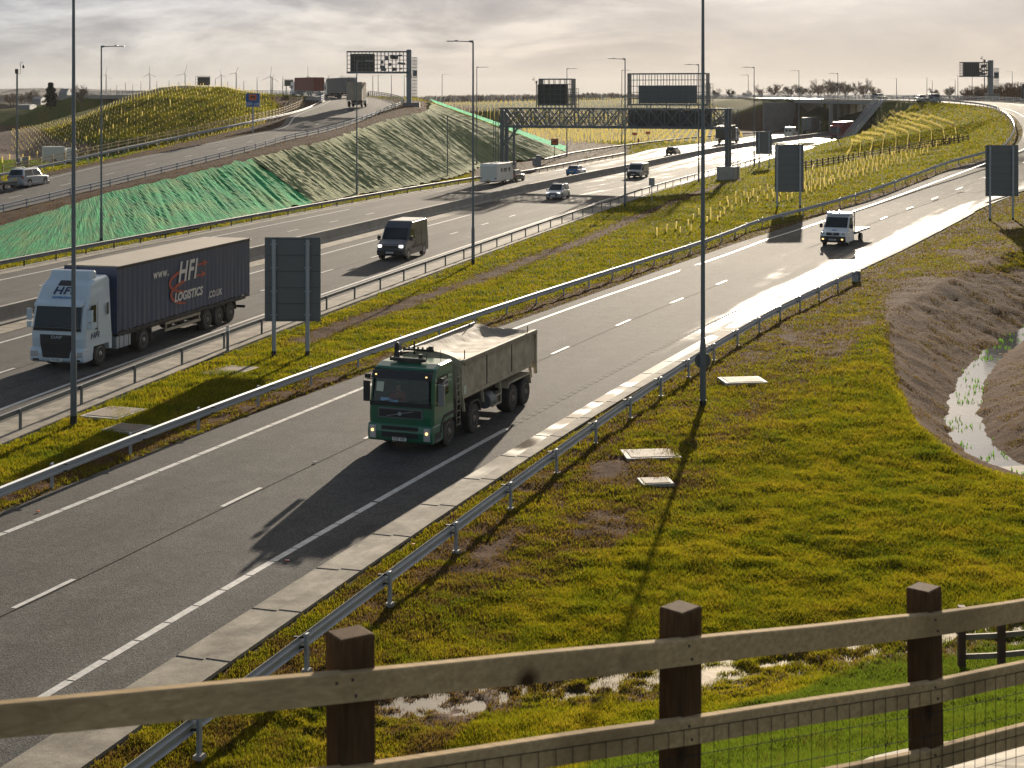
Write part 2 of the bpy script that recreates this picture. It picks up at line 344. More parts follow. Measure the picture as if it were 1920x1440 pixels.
# matting on the embankment
def WLm(u, v): return WL(u, v, 0.5)
MT = smooth([WLm(-180, 482), WLm(-80, 450), WLm(15, 420), WLm(117, 390), WLm(205, 364), WLm(265, 351), WLm(350, 331), WLm(460, 304), WLm(557, 279), WLm(620, 264), WLm(690, 239), Vector((-16.6, 221, 7.9)), Vector((-13.0, 237, 8.8)), Vector((-13.6, 247, 9.1))], 3)
MB_ = smooth([W(-520, 595), W(-250, 537), W(0, 491), W(150, 465), W(300, 443), Wm(450, 412), Wm(580, 386), Wm(665, 370), Wm(752, 355), Wm(862, 331), Vector((-4.0, 236, 0.6)), Vector((0.8, 243, 0.8)), Vector((4.6, 250, 0.9))], 3)

def zwalk(pts, zs): return [Vector((p.x, p.y, z)) for p, z in zip(pts, zs)]
TP, TE = [], []                               # triangulated terrain input
def brk(pts, dz=0.0):
    o = len(TP)
    for p in pts: TP.append((p[0], p[1], p[2] + dz))
    for i in range(len(pts) - 1): TE.append((o + i, o + i + 1))
def pt(x, y, z): TP.append((x, y, z))
def roadbreak(left, right, left_in=0.5, right_in=0.5):
    brk(resample(left, step=4)); brk(resample(offset(left, left_in, -0.2), step=4))
    brk(resample(right, step=4)); brk(resample(offset(right, -right_in, -0.2), step=4))
roadbreak(SL, SR); roadbreak(SLw, WEDGE)
roadbreak(MFe, MNe)
roadbreak(KF, KN)
brk(resample(offset(MT, -0.6, 0.25), step=4)); brk(resample(MT, step=4)); brk(resample(MB_, step=4))
# end of the mat embankment, wrapping round behind it
brk([Vector((-17.5, 262, 9.6)), Vector((-15.5, 285, 10.0)), Vector((-20, 322, 10.6)), Vector((-32, 354, 10.9)), Vector((-50, 382, 10.9)), Vector((-72, 412, 10.9)), Vector((-106, 448, 10.8))])
brk([Vector((8, 262, 1.0)), Vector((9, 290, 1.2)), Vector((2, 335, 1.3)), Vector((-12, 372, 1.3)), Vector((-30, 412, 1.3)), Vector((-58, 436, 1.3)), Vector((-98, 470, 1.3))])
# ground left of the link road: shoulder, barrier line, then flat field
LB = smooth([W(-220, 385, 0.9), W(0, 340, 2.0), W(132, 312, 3.0), W(200, 296, 3.7), W(330, 268, 5.0), W(460, 240, 6.6), W(560, 216, 8.0), Vector((-36.0, 291, 9.5)), Vector((-42.0, 314, 9.8))], 4)
brk(LB)
brk(offset(LB, -5, -0.4)[:1] + [Vector((-66, 183, 0.6)), Vector((-61, 200, 0.8)), Vector((-57, 222, 1.2)), Vector((-54, 236, 1.9))])
brk([Vector((-190, 175, 0)), Vector((-130, 200, 0)), Vector((-90, 225, 0.0)), Vector((-70, 236, 0.2))])
# left hill with the tree guards
hill = [(-140, 250), (0, 248), (60, 238), (100, 230), (150, 220), (210, 195), (250, 178), (300, 164), (340, 160), (420, 163), (455, 174), (480, 190), (505, 206)]
HYC = [345, 345, 345, 345, 345, 345, 343, 340, 336, 330, 322, 312, 298]
hcl = [WY(u, v, y) for (u, v), y in zip(hill, HYC)]
brk(hcl); brk([p + Vector((0, 8, -.3)) for p in hcl[:-2]])
brk([Vector((p.x * 1.05 - 6, 402 if p.x < -75 else 352, 1.0 if p.x < -75 else 6.5)) for p in hcl[:-3]])
hb = [W(-150, 292, 0.0), W(0, 288, 0.0), W(60, 292, 0.1), W(120, 302, 0.1), W(200, 302, 0.4), W(300, 285, 1.5), W(380, 263, 3.5), W(440, 244, 5.4), Vector((-44.5, 268, 6.9))]
brk(hb)
hcr = resample(hcl, 16); hbr = resample(hb, 16)
for t_, e_ in ((.25, .28), (.5, .55), (.75, .81)): brk([Vector((a.x + (c.x - a.x) * t_, a.y + (c.y - a.y) * t_, a.z + (c.z - a.z) * e_)) for a, c in zip(hbr, hcr)])
# dark bank behind it
brk([Vector((-330, 560, 1.0)), Vector((-200, 565, 1.0)), Vector((-100, 570, 1.0))])
brk([Vector((-330, 585, 5.0)), Vector((-192, 590, 5.8)), Vector((-100, 600, 7.6)), Vector((-40, 610, 8.0))])
brk([Vector((-330, 640, 3.0)), Vector((-190, 650, 3.0)), Vector((-80, 660, 3.0))])
# field beyond the main road (tree guards) and its bank
brk([Vector((14, 300, 1.2)), Vector((24, 318, 1.3)), Vector((38, 345, 1.4)), Vector((55, 380, 1.5))])
brk([Vector((-30, 445, 1.6)), Vector((0, 440, 1.6)), Vector((30, 436, 1.6)), Vector((50, 432, 1.7)), Vector((66, 424, 1.6))])
brk([Vector((-34, 462, 7.0)), Vector((0, 460, 7.0)), Vector((22, 470, 7.4)), Vector((48, 482, 8.3)), Vector((62, 478, 9.2)), Vector((68, 466, 9.9))])
brk([Vector((-60, 600, 7.0)), Vector((-10, 630, 7.6))]); pt(-60, 700, 4); 
# overbridge abutments (wing slopes) either side of the main road
brk([Vector((85.0, 351, 9.9)), Vector((101, 391, 9.9))]); brk([Vector((73.6, 419, 9.8)), Vector((88, 451, 9.8))])
# inner loop of the slip road: toe of the slope, belt beside the road
toe = [W(1440, 330, 1.0), W(1510, 318, 1.2), W(1600, 303, 1.6), W(1680, 290, 2.3), W(1760, 278, 3.2), W(1820, 268, 4.4)]
brk(smooth(toe, 4))
brk(smooth([W(1500, 302, 1.3), Vector((60, 300, 1.9)), Vector((68, 316, 2.2)), Vector((76.5, 337, 2.4)), Vector((80, 344, 3.0))], 4))
brk(smooth(offset(SL, -1.6, -0.1)[-75:], 4)[::3])
# loop outer side and woods on the right
brk(resample(offset(SR, 2.5, -0.1), step=8)[16:]) 
brk([Vector((92, 170, 0)), Vector((112, 215, 1)), Vector((124, 260, 1.5)), Vector((128, 320, 2)), Vector((124, 380, 2)), Vector((112, 400, 2))])
# grass right of the slip road, ditch with its stream
ST = smooth([W(2080, 560, -1.7), W(1960, 606, -1.65), W(1900, 638, -1.6), W(1845, 680, -1.5), W(1815, 735, -1.4), W(1806, 790, -1.3), W(1833, 840, -1.15), W(1890, 875, -1.0), W(1990, 908, -.95), W(2140, 945, -.9)], 1.2)
STw = [1.9, 1.7, 1.35, 1.1, 1.0, 0.8, 0.7, 0.6, 0.55, 0.55]
brk(offset(ST, -1.1), .26); brk(offset(ST, 1.1), .26); brk(offset(ST, -.4), -.06); brk(offset(ST, .4), -.06); brk(ST, -0.08)
rim = smooth([W(2060, 440, 1.0), W(1900, 470, 0.6), W(1790, 520, 0.4), W(1690, 575, 0.3), W(1650, 640, 0.35), W(1660, 710, 0.35), W(1710, 790, 0.3), W(1780, 850, 0.2), W(1870, 892, 0.1), W(2000, 930, 0.0), W(2200, 980, 0.0)], 2)
brk(rim)
brk(smooth([W(2300, 600, 0.5), W(2150, 640, 0.5), W(2060, 700, 0.4), W(2020, 770, 0.4), W(2060, 830, 0.3), W(2200, 880, 0.3)], 2))
# foot of the camera's embankment
brk(smooth([W(-500, 1640), W(300, 1440, -0.1), W(700, 1345, -0.12), W(1150, 1300, -0.12), W(1500, 1255, -0.1), W(1700, 1222, -0.05), W(1950, 1195, 0.1), W(2400, 1150, 0.4)], 2))
brk(smooth([W(500, 1560), W(1000, 1420, 0.2), W(1400, 1340, 0.35), W(1700, 1290, 0.5), W(1950, 1262, 0.7), W(2400, 1230, 1.2)], 2))
brk([Vector((-3.0, 17, 1.6)), Vector((0.5, 19.8, 2.35)), Vector((4, 21.0, 2.5)), Vector((12, 22.5, 2.8))])
brk([Vector((-5.0, 4.0, 7.9)), Vector((-1.5, 5.2, 8.25)), Vector((0.6, 6.3, 8.1)), Vector((2.0, 7.6, 7.8)), Vector((6, 11, 6.9))])
brk([Vector((-9.0, 1.0, 3.0)), Vector((-6.5, 12, 0.6))])
brk([Vector((-4, -4, 8.6)), Vector((10, -4, 9)), Vector((30, 8, 7)), Vector((40, 22, 3))])
for x, y, z in [(-4000, -20, 0), (4000, -20, 0), (-4000, 9000, 0), (4000, 9000, 0), (-30, -20, 0), (-90, 90, 0), (-150, 130, 0), (60, 100, 0.5), (100, 60, 0.5), (160, 160, 0), (-400, 300, 0),
                (300, 400, 2), (300, 700, 1), (-400, 480, 0), (-220, 300, 0), (-200, 420, 0.5), (100, 760, 1), (-100, 760, 0), (200, 1000, 0), (-500, 900, 0), (-1500, 400, 0), (1500, 400, 0), (0, 1400, 0), (-900, 1500, 0), (900, 1500, 0),
                (140, 420, 2), (170, 300, 2), (260, 560, 2), (30, 700, 5)]: pt(x, y, z)
c_v, c_e, c_f, ov, oe, of_ = delaunay_2d_cdt([Vector(p[:2]) for p in TP], TE, [], 0, 1e-4)
cz = [sum(TP[i][2] for i in o) / len(o) if o else None for o in ov]
if any(z is None for z in cz):                 # crossing breaklines: take the nearest known height
    kn = [(v, z) for v, z in zip(c_v, cz) if z is not None]
    ka = np.array([(v[0], v[1]) for v, _ in kn]); kz = [z for _, z in kn]
    for i, z in enumerate(cz):
        if z is None:
            d = ((ka - np.array(c_v[i][:])) ** 2).sum(1); cz[i] = kz[int(d.argmin())]
tinv = [Vector((v[0], v[1], z)) for v, z in zip(c_v, cz)]
TIN = BVHTree.FromPolygons(tinv, c_f)
DOWN = Vector((0, 0, -1))
def gz(x, y):
    h = TIN.ray_cast(Vector((x, y, 500)), DOWN)
    return h[0].z if h[0] is not None else 0.0
def inpoly(P, poly):
    """P: (n,2) array"""
    x, y = P[:, 0], P[:, 1]; r = np.zeros(len(P), bool); n = len(poly); j = n - 1
    for i in range(n):
        xi, yi = poly[i]; xj, yj = poly[j]
        c = ((yi > y) != (yj > y)) & (x < (xj - xi) * (y - yi) / ((yj - yi) or 1e-9) + xi); r ^= c; j = i
    return r
def vnoise(X, Y, s, seed=0):
    """cheap value noise on arrays"""
    x = X / s + seed * 17.3; y = Y / s + seed * 9.1; xi = np.floor(x).astype(np.int64); yi = np.floor(y).astype(np.int64); fx = x - xi; fy = y - yi
    def h(a, b):
        n = (a * 374761393 + b * 668265263 + seed * 1013) & 0xffffffff; n = ((n ^ (n >> 13)) * 1274126177) & 0xffffffff; return ((n ^ (n >> 16)) & 0xffff) / 65535.0
    fx = fx * fx * (3 - 2 * fx); fy = fy * fy * (3 - 2 * fy)
    return (h(xi, yi) * (1 - fx) + h(xi + 1, yi) * fx) * (1 - fy) + (h(xi, yi + 1) * (1 - fx) + h(xi + 1, yi + 1) * fx) * fy

# ------------------------------------------------------------------ ground sheet
rows = []; y = 2.0
while y < 9000:
    rows.append(y); y *= 1.03 if y < 22 else (1.0075 if y < 430 else (1.02 if y < 1200 else 1.15))
us = list(np.arange(-5200, -900, 430)) + list(np.arange(-900, -60, 60)) + list(np.arange(-60, 2000, 8)) + list(np.arange(2000, 2900, 60)) + list(np.arange(2900, 7500, 430))
rows = np.array(rows); us = np.array(us, float)
GY, GU = np.meshgrid(rows, us, indexing='ij'); GX = (GU - 960) * GY / F
# spread near rows sideways so that the sheet also covers the ground beside the camera
GZ = np.array([gz(float(a), float(b)) for a, b in zip(GX.ravel(), GY.ravel())]).reshape(GX.shape)
PX, PY, PZ = GX.ravel(), GY.ravel(), GZ.ravel()
PU = 960 + F * PX / PY; PV = HY + F * (H - PZ) / PY
UV = np.stack([PU, PV], 1); XY = np.stack([PX, PY], 1)
def strip(a, b): return [(p[0], p[1]) for p in a] + [(p[0], p[1]) for p in reversed(b)]
onroad = inpoly(XY, strip(SL, SR)) | inpoly(XY, strip(MFe, MNe)) | inpoly(XY, strip(KF, KN)) | inpoly(XY, strip(SLw, WEDGE))
def near(line, r):
    A = np.array([(p[0], p[1]) for p in resample(line, step=1.5)]); d = np.full(len(PX), 1e9)
    sel = (PY < 450)
    idx = np.nonzero(sel)[0]
    for s in range(0, len(idx), 4000):
        k = idx[s:s + 4000]; d[k] = np.sqrt(((XY[k][:, None, :] - A[None]) ** 2).sum(2)).min(1)
    return np.clip(1 - d / r, 0, 1)
dirt = np.zeros(len(PX)); wet = np.zeros(len(PX)); lush = np.zeros(len(PX)); dark = np.zeros(len(PX))
n_a = vnoise(PX, PY, 6.0, 1); n_b = vnoise(PX, PY, 1.7, 2); n_c = vnoise(PX, PY, 0.5, 3)
# ditch slopes
ditch = inpoly(UV, [(1655, 560), (1700, 520), (1800, 520), (1930, 500), (2300, 480), (2300, 905), (1925, 898), (1860, 885), (1790, 855), (1720, 800), (1680, 720), (1665, 650)])
dirt[ditch] = 1
ditch2 = inpoly(UV, [(1560, 545), (1700, 470), (1850, 405), (1925, 385), (1925, 470), (1800, 500), (1700, 560)])
dirt[ditch2] = np.maximum(dirt[ditch2], 0.45 + 0.3 * (n_a[ditch2] - .5))
dirt = np.maximum(dirt, 0.95 * near(offset(SL, -0.9), 1.3) ** 0.5)                  # dark soil beside the slip road
dirt = np.maximum(dirt, 0.72 * near(offset(SR, 1.2), 3.6))                           # poor turf beside the kerb
dirt = np.maximum(dirt, 0.62 * near(offset(SR, 5.0), 4.5) * (PY > 40))
bank = inpoly(UV, [(1900, 400), (1620, 540), (1330, 700), (1000, 960), (760, 1130), (500, 1330), (300, 1500), (760, 1500), (900, 1350), (1000, 1150), (1180, 1010), (1300, 880), (1420, 760), (1560, 690), (1640, 600), (1720, 560), (1930, 480)])
dirt = np.where(bank, np.maximum(dirt, .24 + .70 * vnoise(PX, PY, 3.2, 31) * (0.6 + .8 * n_b)), dirt)
# soil round the link road
lk = (PY < 300) & inpoly(XY, strip(offset(KN, 0.0), offset(KN, 12)[:len(KN)])) & inpoly(XY, strip(KN, MT + [Vector((-14, 262, 0)), Vector((-16, 290, 0))]))
dirt[lk] = 1; dark[lk] = .6
lk2 = (PY < 320) & inpoly(XY, strip(offset(KF, -9), KF)); dirt[lk2] = np.maximum(dirt[lk2], 0.95); dark[lk2] = .7
sl = inpoly(XY, strip(MT, MB_)); dirt[sl] = 1
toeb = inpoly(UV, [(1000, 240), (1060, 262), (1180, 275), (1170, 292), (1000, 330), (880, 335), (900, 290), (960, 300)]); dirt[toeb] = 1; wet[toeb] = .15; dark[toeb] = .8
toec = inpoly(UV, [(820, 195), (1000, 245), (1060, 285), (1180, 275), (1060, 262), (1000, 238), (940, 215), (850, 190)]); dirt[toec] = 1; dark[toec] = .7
# site yard left of the hill
yard = inpoly(UV, [(-50, 240), (60, 236), (100, 262), (190, 276), (160, 292), (60, 300), (-50, 300)]); dirt[yard] = 1; wet[yard] = .8
# bare stripe down the island (stone drain)
drain = [W(560, 640), W(655, 605), W(760, 570), W(860, 535), W(960, 500), W(1100, 450), Wm(1170, 420), Wm(1260, 385), Wm(1330, 362), Wm(1390, 345)]
dr = near(smooth(drain, 3), 1.15); dirt = np.maximum(dirt, np.clip(dr * 2.2, 0, 1)); dark = np.maximum(dark, .8 * dr)
# shade of the abutment slopes painted into the turf as darkened soil
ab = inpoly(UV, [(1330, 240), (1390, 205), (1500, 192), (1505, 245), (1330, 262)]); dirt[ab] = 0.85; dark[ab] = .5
lush[inpoly(UV, [(1500, 1300), (1760, 1190), (1960, 1175), (1960, 1600), (900, 1600), (1150, 1400)])] = 1
lush[inpoly(UV, [(-60, 270), (200, 262), (300, 270), (200, 300), (-60, 335)])] = 1
path = inpoly(UV, [(1560, 1450), (1700, 1420), (1960, 1388), (1960, 1500), (1560, 1500)])
pud = near(smooth([W(640, 1345), W(1000, 1290), W(1300, 1290), W(1500, 1240), W(1720, 1212), W(1960, 1192)], 1), 1.6)
dirt = np.maximum(dirt, np.clip(pud * 1.5, 0, .56)); wet = np.maximum(wet, np.clip(pud * .6, 0, .4))
def blur(a):
    A = a.reshape(GX.shape); B = A.copy(); B[1:-1, 1:-1] = (A[1:-1, 1:-1] * 2 + A[:-2, 1:-1] + A[2:, 1:-1] + A[1:-1, :-2] + A[1:-1, 2:]) / 6; return B.ravel()
for _ in range(2): dirt = blur(dirt); wet = blur(wet); lush = blur(lush); dark = blur(dark)
# small lumps in the turf (nowhere near the roads' undersides)
lump = ((vnoise(PX, PY, 1.3, 5) - .5) * 0.10) * (1 - .8 * pud) + (vnoise(PX, PY, 0.22, 16) - .5) * 0.15 * np.clip(pud * 2, 0, 1) + (vnoise(PX, PY, 0.42, 6) - .5) * 0.09 + ((vnoise(PX, PY, 2.4, 18) - .5) * 0.03 + (vnoise(PX, PY, 5.0, 8) - .5) * 0.08) * (1 - .85 * pud)
grit = vnoise(PX, PY, 1.6, 41)
far_ok = (~onroad) & (PY < 200) & ~sl
edge = np.maximum.reduce([near(SL, .9), near(SR, .9), near(MNe, .9), near(MFe, .9)])
GZ2 = PZ + np.where(far_ok, lump * np.clip(1 - edge * 1.3, 0, 1), 0)
drt = inpoly(UV, [(1655, 560), (1700, 520), (2300, 480), (2300, 905), (1925, 898), (1790, 855), (1680, 720)])
GZ2 += np.where(drt, (vnoise(PX, PY, 0.9, 9) - .5) * 0.07 + (vnoise(PX, PY, 0.3, 19) - .5) * 0.06, 0)
nR, nC = GX.shape
gm = bpy.data.meshes.new('ground'); 
gm.vertices.add(nR * nC); gm.vertices.foreach_set('co', np.stack([PX, PY, GZ2], 1).ravel())
ii = np.arange(nR * nC).reshape(nR, nC); q = np.stack([ii[:-1, :-1], ii[:-1, 1:], ii[1:, 1:], ii[1:, :-1]], -1).reshape(-1, 4)
gm.loops.add(q.size); gm.polygons.add(len(q)); gm.loops.foreach_set('vertex_index', q.ravel()); gm.polygons.foreach_set('loop_start', np.arange(len(q)) * 4); gm.polygons.foreach_set('loop_total', np.full(len(q), 4))
gm.polygons.foreach_set('use_smooth', np.ones(len(q), bool)); gm.update(calc_edges=True)
ca = gm.color_attributes.new('soil', 'FLOAT_COLOR', 'POINT'); ca.data.foreach_set('color', np.stack([dirt, wet, lush, dark], 1).ravel())

def ground_mat():
    m, n, p, out = newmat('turf and soil'); l = n.links.new
    at = N(n, 'ShaderNodeAttribute', attribute_name='soil'); sp = N(n, 'ShaderNodeSeparateColor'); l(at.outputs['Color'], sp.inputs[0])
    g = N(n, 'ShaderNodeNewGeometry'); pos = g.outputs['Position']
    nf = N(n, 'ShaderNodeTexNoise', i_Scale=2.2, i_Detail=9.0, i_Roughness=0.7); l(pos, nf.inputs['Vector'])
    nl = N(n, 'ShaderNodeTexNoise', i_Scale=0.16, i_Detail=6.0, i_Roughness=0.6); l(pos, nl.inputs['Vector'])
    nm = N(n, 'ShaderNodeTexNoise', i_Scale=9.0, i_Detail=6.0, i_Roughness=0.7); l(pos, nm.inputs['Vector'])
    gr = N(n, 'ShaderNodeValToRGB'); l(nf.outputs[0], gr.inputs[0])
    e = gr.color_ramp.elements; e[0].position = 0.3; e[0].color = (0.030, 0.038, 0.008, 1); e[1].position = 0.72; e[1].color = (0.125, 0.128, 0.014, 1); x = e.new(0.5); x.color = (0.075, 0.082, 0.012, 1)
    g2 = N(n, 'ShaderNodeValToRGB'); l(nl.outputs[0], g2.inputs[0])
    e = g2.color_ramp.elements; e[0].position = 0.35; e[0].color = (0.75, 0.95, 0.9, 1); e[1].position = 0.65; e[1].color = (1.25, 1.0, 0.8, 1)
    gx = N(n, 'ShaderNodeMix', data_type='RGBA', blend_type='MULTIPLY'); gx.inputs[0].default_value = 1; l(gr.outputs[0], gx.inputs[6]); l(g2.outputs[0], gx.inputs[7])
    lu = N(n, 'ShaderNodeMix', data_type='RGBA'); l(sp.outputs[2], lu.inputs[0]); l(gx.outputs[2], lu.inputs[6]); lu.inputs[7].default_value = (0.055, 0.085, 0.012, 1)
    so = N(n, 'ShaderNodeValToRGB'); l(nm.outputs[0], so.inputs[0])
    e = so.color_ramp.elements; e[0].position = 0.3; e[0].color = (0.026, 0.014, 0.008, 1); e[1].position = 0.7; e[1].color = (0.145, 0.079, 0.041, 1)
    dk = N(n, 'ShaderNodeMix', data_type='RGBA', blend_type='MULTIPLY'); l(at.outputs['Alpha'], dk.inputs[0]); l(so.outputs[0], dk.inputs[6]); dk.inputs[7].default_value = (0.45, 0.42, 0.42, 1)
    # soil where mask + noise exceeds a threshold
    ad = N(n, 'ShaderNodeMath', operation='ADD'); l(sp.outputs[0], ad.inputs[0]); l(nf.outputs[0], ad.inputs[1])
    th = N(n, 'ShaderNodeMapRange'); th.inputs[1].default_value = 0.86; th.inputs[2].default_value = 1.08; l(ad.outputs[0], th.inputs[0])
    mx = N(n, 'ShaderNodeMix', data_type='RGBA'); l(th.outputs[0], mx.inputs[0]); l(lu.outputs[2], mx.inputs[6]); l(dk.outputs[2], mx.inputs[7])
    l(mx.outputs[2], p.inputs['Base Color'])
    ro = N(n, 'ShaderNodeMapRange'); ro.inputs[3].default_value = 0.97; ro.inputs[4].default_value = 0.35; wm = N(n, 'ShaderNodeMath', operation='MULTIPLY'); l(sp.outputs[1], wm.inputs[0]); l(nf.outputs[0], wm.inputs[1])
    l(wm.outputs[0], ro.inputs[0]); l(ro.outputs[0], p.inputs['Roughness']); sw = N(n, 'ShaderNodeMapRange'); sw.inputs[3].default_value = 0.04; sw.inputs[4].default_value = 0.5; l(wm.outputs[0], sw.inputs[0]); l(sw.outputs[0], p.inputs['Specular IOR Level'])
    ab_ = N(n, 'ShaderNodeMath', operation='MULTIPLY_ADD'); l(nm.outputs[0], ab_.inputs[0]); ab_.inputs[1].default_value = 0.5; l(nf.outputs[0], ab_.inputs[2])
    bp = N(n, 'ShaderNodeBump', i_Strength=0.9, i_Distance=0.22); l(ab_.outputs[0], bp.inputs['Height']); l(bp.outputs[0], p.inputs['Normal'])
    return m
gm.materials.append(ground_mat()); go = bpy.data.objects.new('ground', gm); COL.objects.link(go); tag(go, 'turf and bare soil around the motorway junction', kind='structure')
# ================================================================== ROADS
def strip_mesh(name, left, right, m, dz=0.03, across=6, skirt=0.25, wetf=None, label=None, kind='structure', step=2.0, parent=None):
    n = max(2, int(max(plen(left), plen(right)) / step)); A = resample(left, n); B = resample(right, n)
    vs, uv, wt = [], [], []; s = 0
    for i in range(n):
        if i: s += ((A[i] + B[i]) / 2 - (A[i - 1] + B[i - 1]) / 2).length
        w = (B[i] - A[i]).length
        for k in range(across + 1):
            t = k / across; p = A[i].lerp(B[i], t); vs.append(p + Vector((0, 0, dz))); uv.append((t * w, s)); wt.append(wetf(p, t, s) if wetf else 0.0)
    c = across + 1; fs = [(i * c + k, i * c + k + 1, (i + 1) * c + k + 1, (i + 1) * c + k) for i in range(n - 1) for k in range(across)]
    if skirt:
        for side in (0, across):
            o = len(vs)
            for i in range(n): vs.append(vs[i * c + side] - Vector((0, 0, skirt))); uv.append(uv[i * c + side]); wt.append(0)
            fs += [(i * c + side, (i + 1) * c + side, o + i + 1, o + i) for i in range(n - 1)]
    me = bpy.data.meshes.new(name); me.from_pydata([tuple(v) for v in vs], [], fs); me.materials.append(m)
    ul = me.uv_layers.new(name='UVMap'); li = np.zeros(len(me.loops), int); me.loops.foreach_get('vertex_index', li); ul.data.foreach_set('uv', np.array(uv)[li].ravel())
    at = me.attributes.new('wet', 'FLOAT', 'POINT'); at.data.foreach_set('value', wt)
    o = bpy.data.objects.new(name, me); COL.objects.link(o)
    if parent is not None: o.parent = parent
    if kind and parent is None: o['kind'] = kind
    if label: o['label'] = label
    return o
def asphalt(name, dark=1.0, concrete=False):
    m, n, p, out = newmat(name); l = n.links.new
    uv = N(n, 'ShaderNodeUVMap'); mp = N(n, 'ShaderNodeMapping'); mp.inputs['Scale'].default_value = (0.55, 0.035, 1); l(uv.outputs[0], mp.inputs[0])
    st = N(n, 'ShaderNodeTexNoise', i_Scale=1.0, i_Detail=5.0, i_Roughness=0.55); l(mp.outputs[0], st.inputs['Vector'])       # streaks along the lanes
    g = N(n, 'ShaderNodeNewGeometry')
    sp = N(n, 'ShaderNodeTexNoise', i_Scale=20.0, i_Detail=4.0, i_Roughness=0.9); l(g.outputs['Position'], sp.inputs['Vector'])
    vo = N(n, 'ShaderNodeTexVoronoi', i_Scale=30.0); l(g.outputs['Position'], vo.inputs['Vector'])
    big = N(n, 'ShaderNodeTexNoise', i_Scale=0.35, i_Detail=6.0); l(g.outputs['Position'], big.inputs['Vector'])
    c = N(n, 'ShaderNodeValToRGB'); l(sp.outputs[0], c.inputs[0]); e = c.color_ramp.elements
    if concrete:
        e[0].position = .25; e[0].color = (0.23, 0.205, 0.165, 1); e[1].position = .75; e[1].color = (0.38, 0.345, 0.28, 1)
    else:
        e[0].position = .36; e[0].color = (0.012 * dark, 0.012 * dark, 0.013 * dark, 1); e[1].position = .66; e[1].color = (0.15 * dark, 0.145 * dark, 0.135 * dark, 1)
    at = N(n, 'ShaderNodeAttribute', attribute_name='wet')
    # wet mask: attribute + streak noise
    a1 = N(n, 'ShaderNodeMath', operation='MULTIPLY_ADD'); l(st.outputs[0], a1.inputs[0]); a1.inputs[1].default_value = 1.5; a1.inputs[2].default_value = -0.75
    a1b = N(n, 'ShaderNodeMath', operation='MULTIPLY_ADD'); l(big.outputs[0], a1b.inputs[0]); a1b.inputs[1].default_value = 0.5; l(a1.outputs[0], a1b.inputs[2])
    a2 = N(n, 'ShaderNodeMath', operation='ADD'); l(at.outputs['Fac'], a2.inputs[0]); l(a1b.outputs[0], a2.inputs[1])
    wm = N(n, 'ShaderNodeMapRange', interpolation_type='SMOOTHSTEP'); wm.inputs[1].default_value = 0.45; wm.inputs[2].default_value = 1.25; l(a2.outputs[0], wm.inputs[0])
    streak = N(n, 'ShaderNodeMix', data_type='RGBA', blend_type='MULTIPLY'); streak.inputs[0].default_value = 1; l(c.outputs[0], streak.inputs[6])
    sr = N(n, 'ShaderNodeMapRange'); sr.inputs[1].default_value = .3; sr.inputs[2].default_value = .7; sr.inputs[3].default_value = .72; sr.inputs[4].default_value = 1.2; l(st.outputs[0], sr.inputs[0]); l(sr.outputs[0], streak.inputs[7])
    sb = N(n, 'ShaderNodeMix', data_type='RGBA', blend_type='MULTIPLY'); sb.inputs[0].default_value = 1; l(streak.outputs[2], sb.inputs[6]); st2 = N(n, 'ShaderNodeTexNoise', i_Scale=.9, i_Detail=7.0, i_Roughness=.7, i_Distortion=.8); l(g.outputs['Position'], st2.inputs['Vector'])
    sbr = N(n, 'ShaderNodeMapRange'); sbr.inputs[1].default_value = .34; sbr.inputs[2].default_value = .6; sbr.inputs[3].default_value = .72; sbr.inputs[4].default_value = 1.06; l(st2.outputs[0], sbr.inputs[0]); l(sbr.outputs[0], sb.inputs[7]); streak = sb
    wc = N(n, 'ShaderNodeMix', data_type='RGBA'); l(wm.outputs[0], wc.inputs[0]); l(streak.outputs[2], wc.inputs[6])
    wc.inputs[7].default_value = (0.16, 0.13, 0.10, 1) if concrete else (0.035, 0.034, 0.033, 1)
    if concrete:
        bm_ = N(n, 'ShaderNodeMapRange'); bm_.inputs[1].default_value = .35; bm_.inputs[2].default_value = .65; bm_.inputs[3].default_value = .62; bm_.inputs[4].default_value = 1.22; b2_ = N(n, 'ShaderNodeTexNoise', i_Scale=1.1, i_Detail=8.0, i_Roughness=.7); l(g.outputs['Position'], b2_.inputs['Vector']); l(b2_.outputs[0], bm_.inputs[0])
        wm2 = N(n, 'ShaderNodeMix', data_type='RGBA', blend_type='MULTIPLY'); wm2.inputs[0].default_value = 1; l(wc.outputs[2], wm2.inputs[6]); l(bm_.outputs[0], wm2.inputs[7]); wc = wm2
    l(wc.outputs[2], p.inputs['Base Color'])
    ro = N(n, 'ShaderNodeMapRange'); ro.inputs[3].default_value = 0.88 if not concrete else 0.85; ro.inputs[4].default_value = 0.17; l(wm.outputs[0], ro.inputs[0]); l(ro.outputs[0], p.inputs['Roughness'])
    spm = N(n, 'ShaderNodeMapRange'); spm.inputs[3].default_value = .11; spm.inputs[4].default_value = .55; l(wm.outputs[0], spm.inputs[0]); l(spm.outputs[0], p.inputs['Specular IOR Level'])
    bs = N(n, 'ShaderNodeMapRange'); bs.inputs[3].default_value = 0.55 if not concrete else .2; bs.inputs[4].default_value = 0.06; l(wm.outputs[0], bs.inputs[0])
    hh = N(n, 'ShaderNodeMath', operation='ADD'); l(vo.outputs[0], hh.inputs[0]); l(sp.outputs[0], hh.inputs[1])
    bp = N(n, 'ShaderNodeBump', i_Distance=0.012); l(bs.outputs[0], bp.inputs['Strength']); l(hh.outputs[0], bp.inputs['Height']); l(bp.outputs[0], p.inputs['Normal'])
    return m
M['asphalt'] = asphalt('asphalt'); M['channel'] = asphalt('concrete channel', concrete=True); M['asphalt_l'] = asphalt('paler asphalt', 1.25)
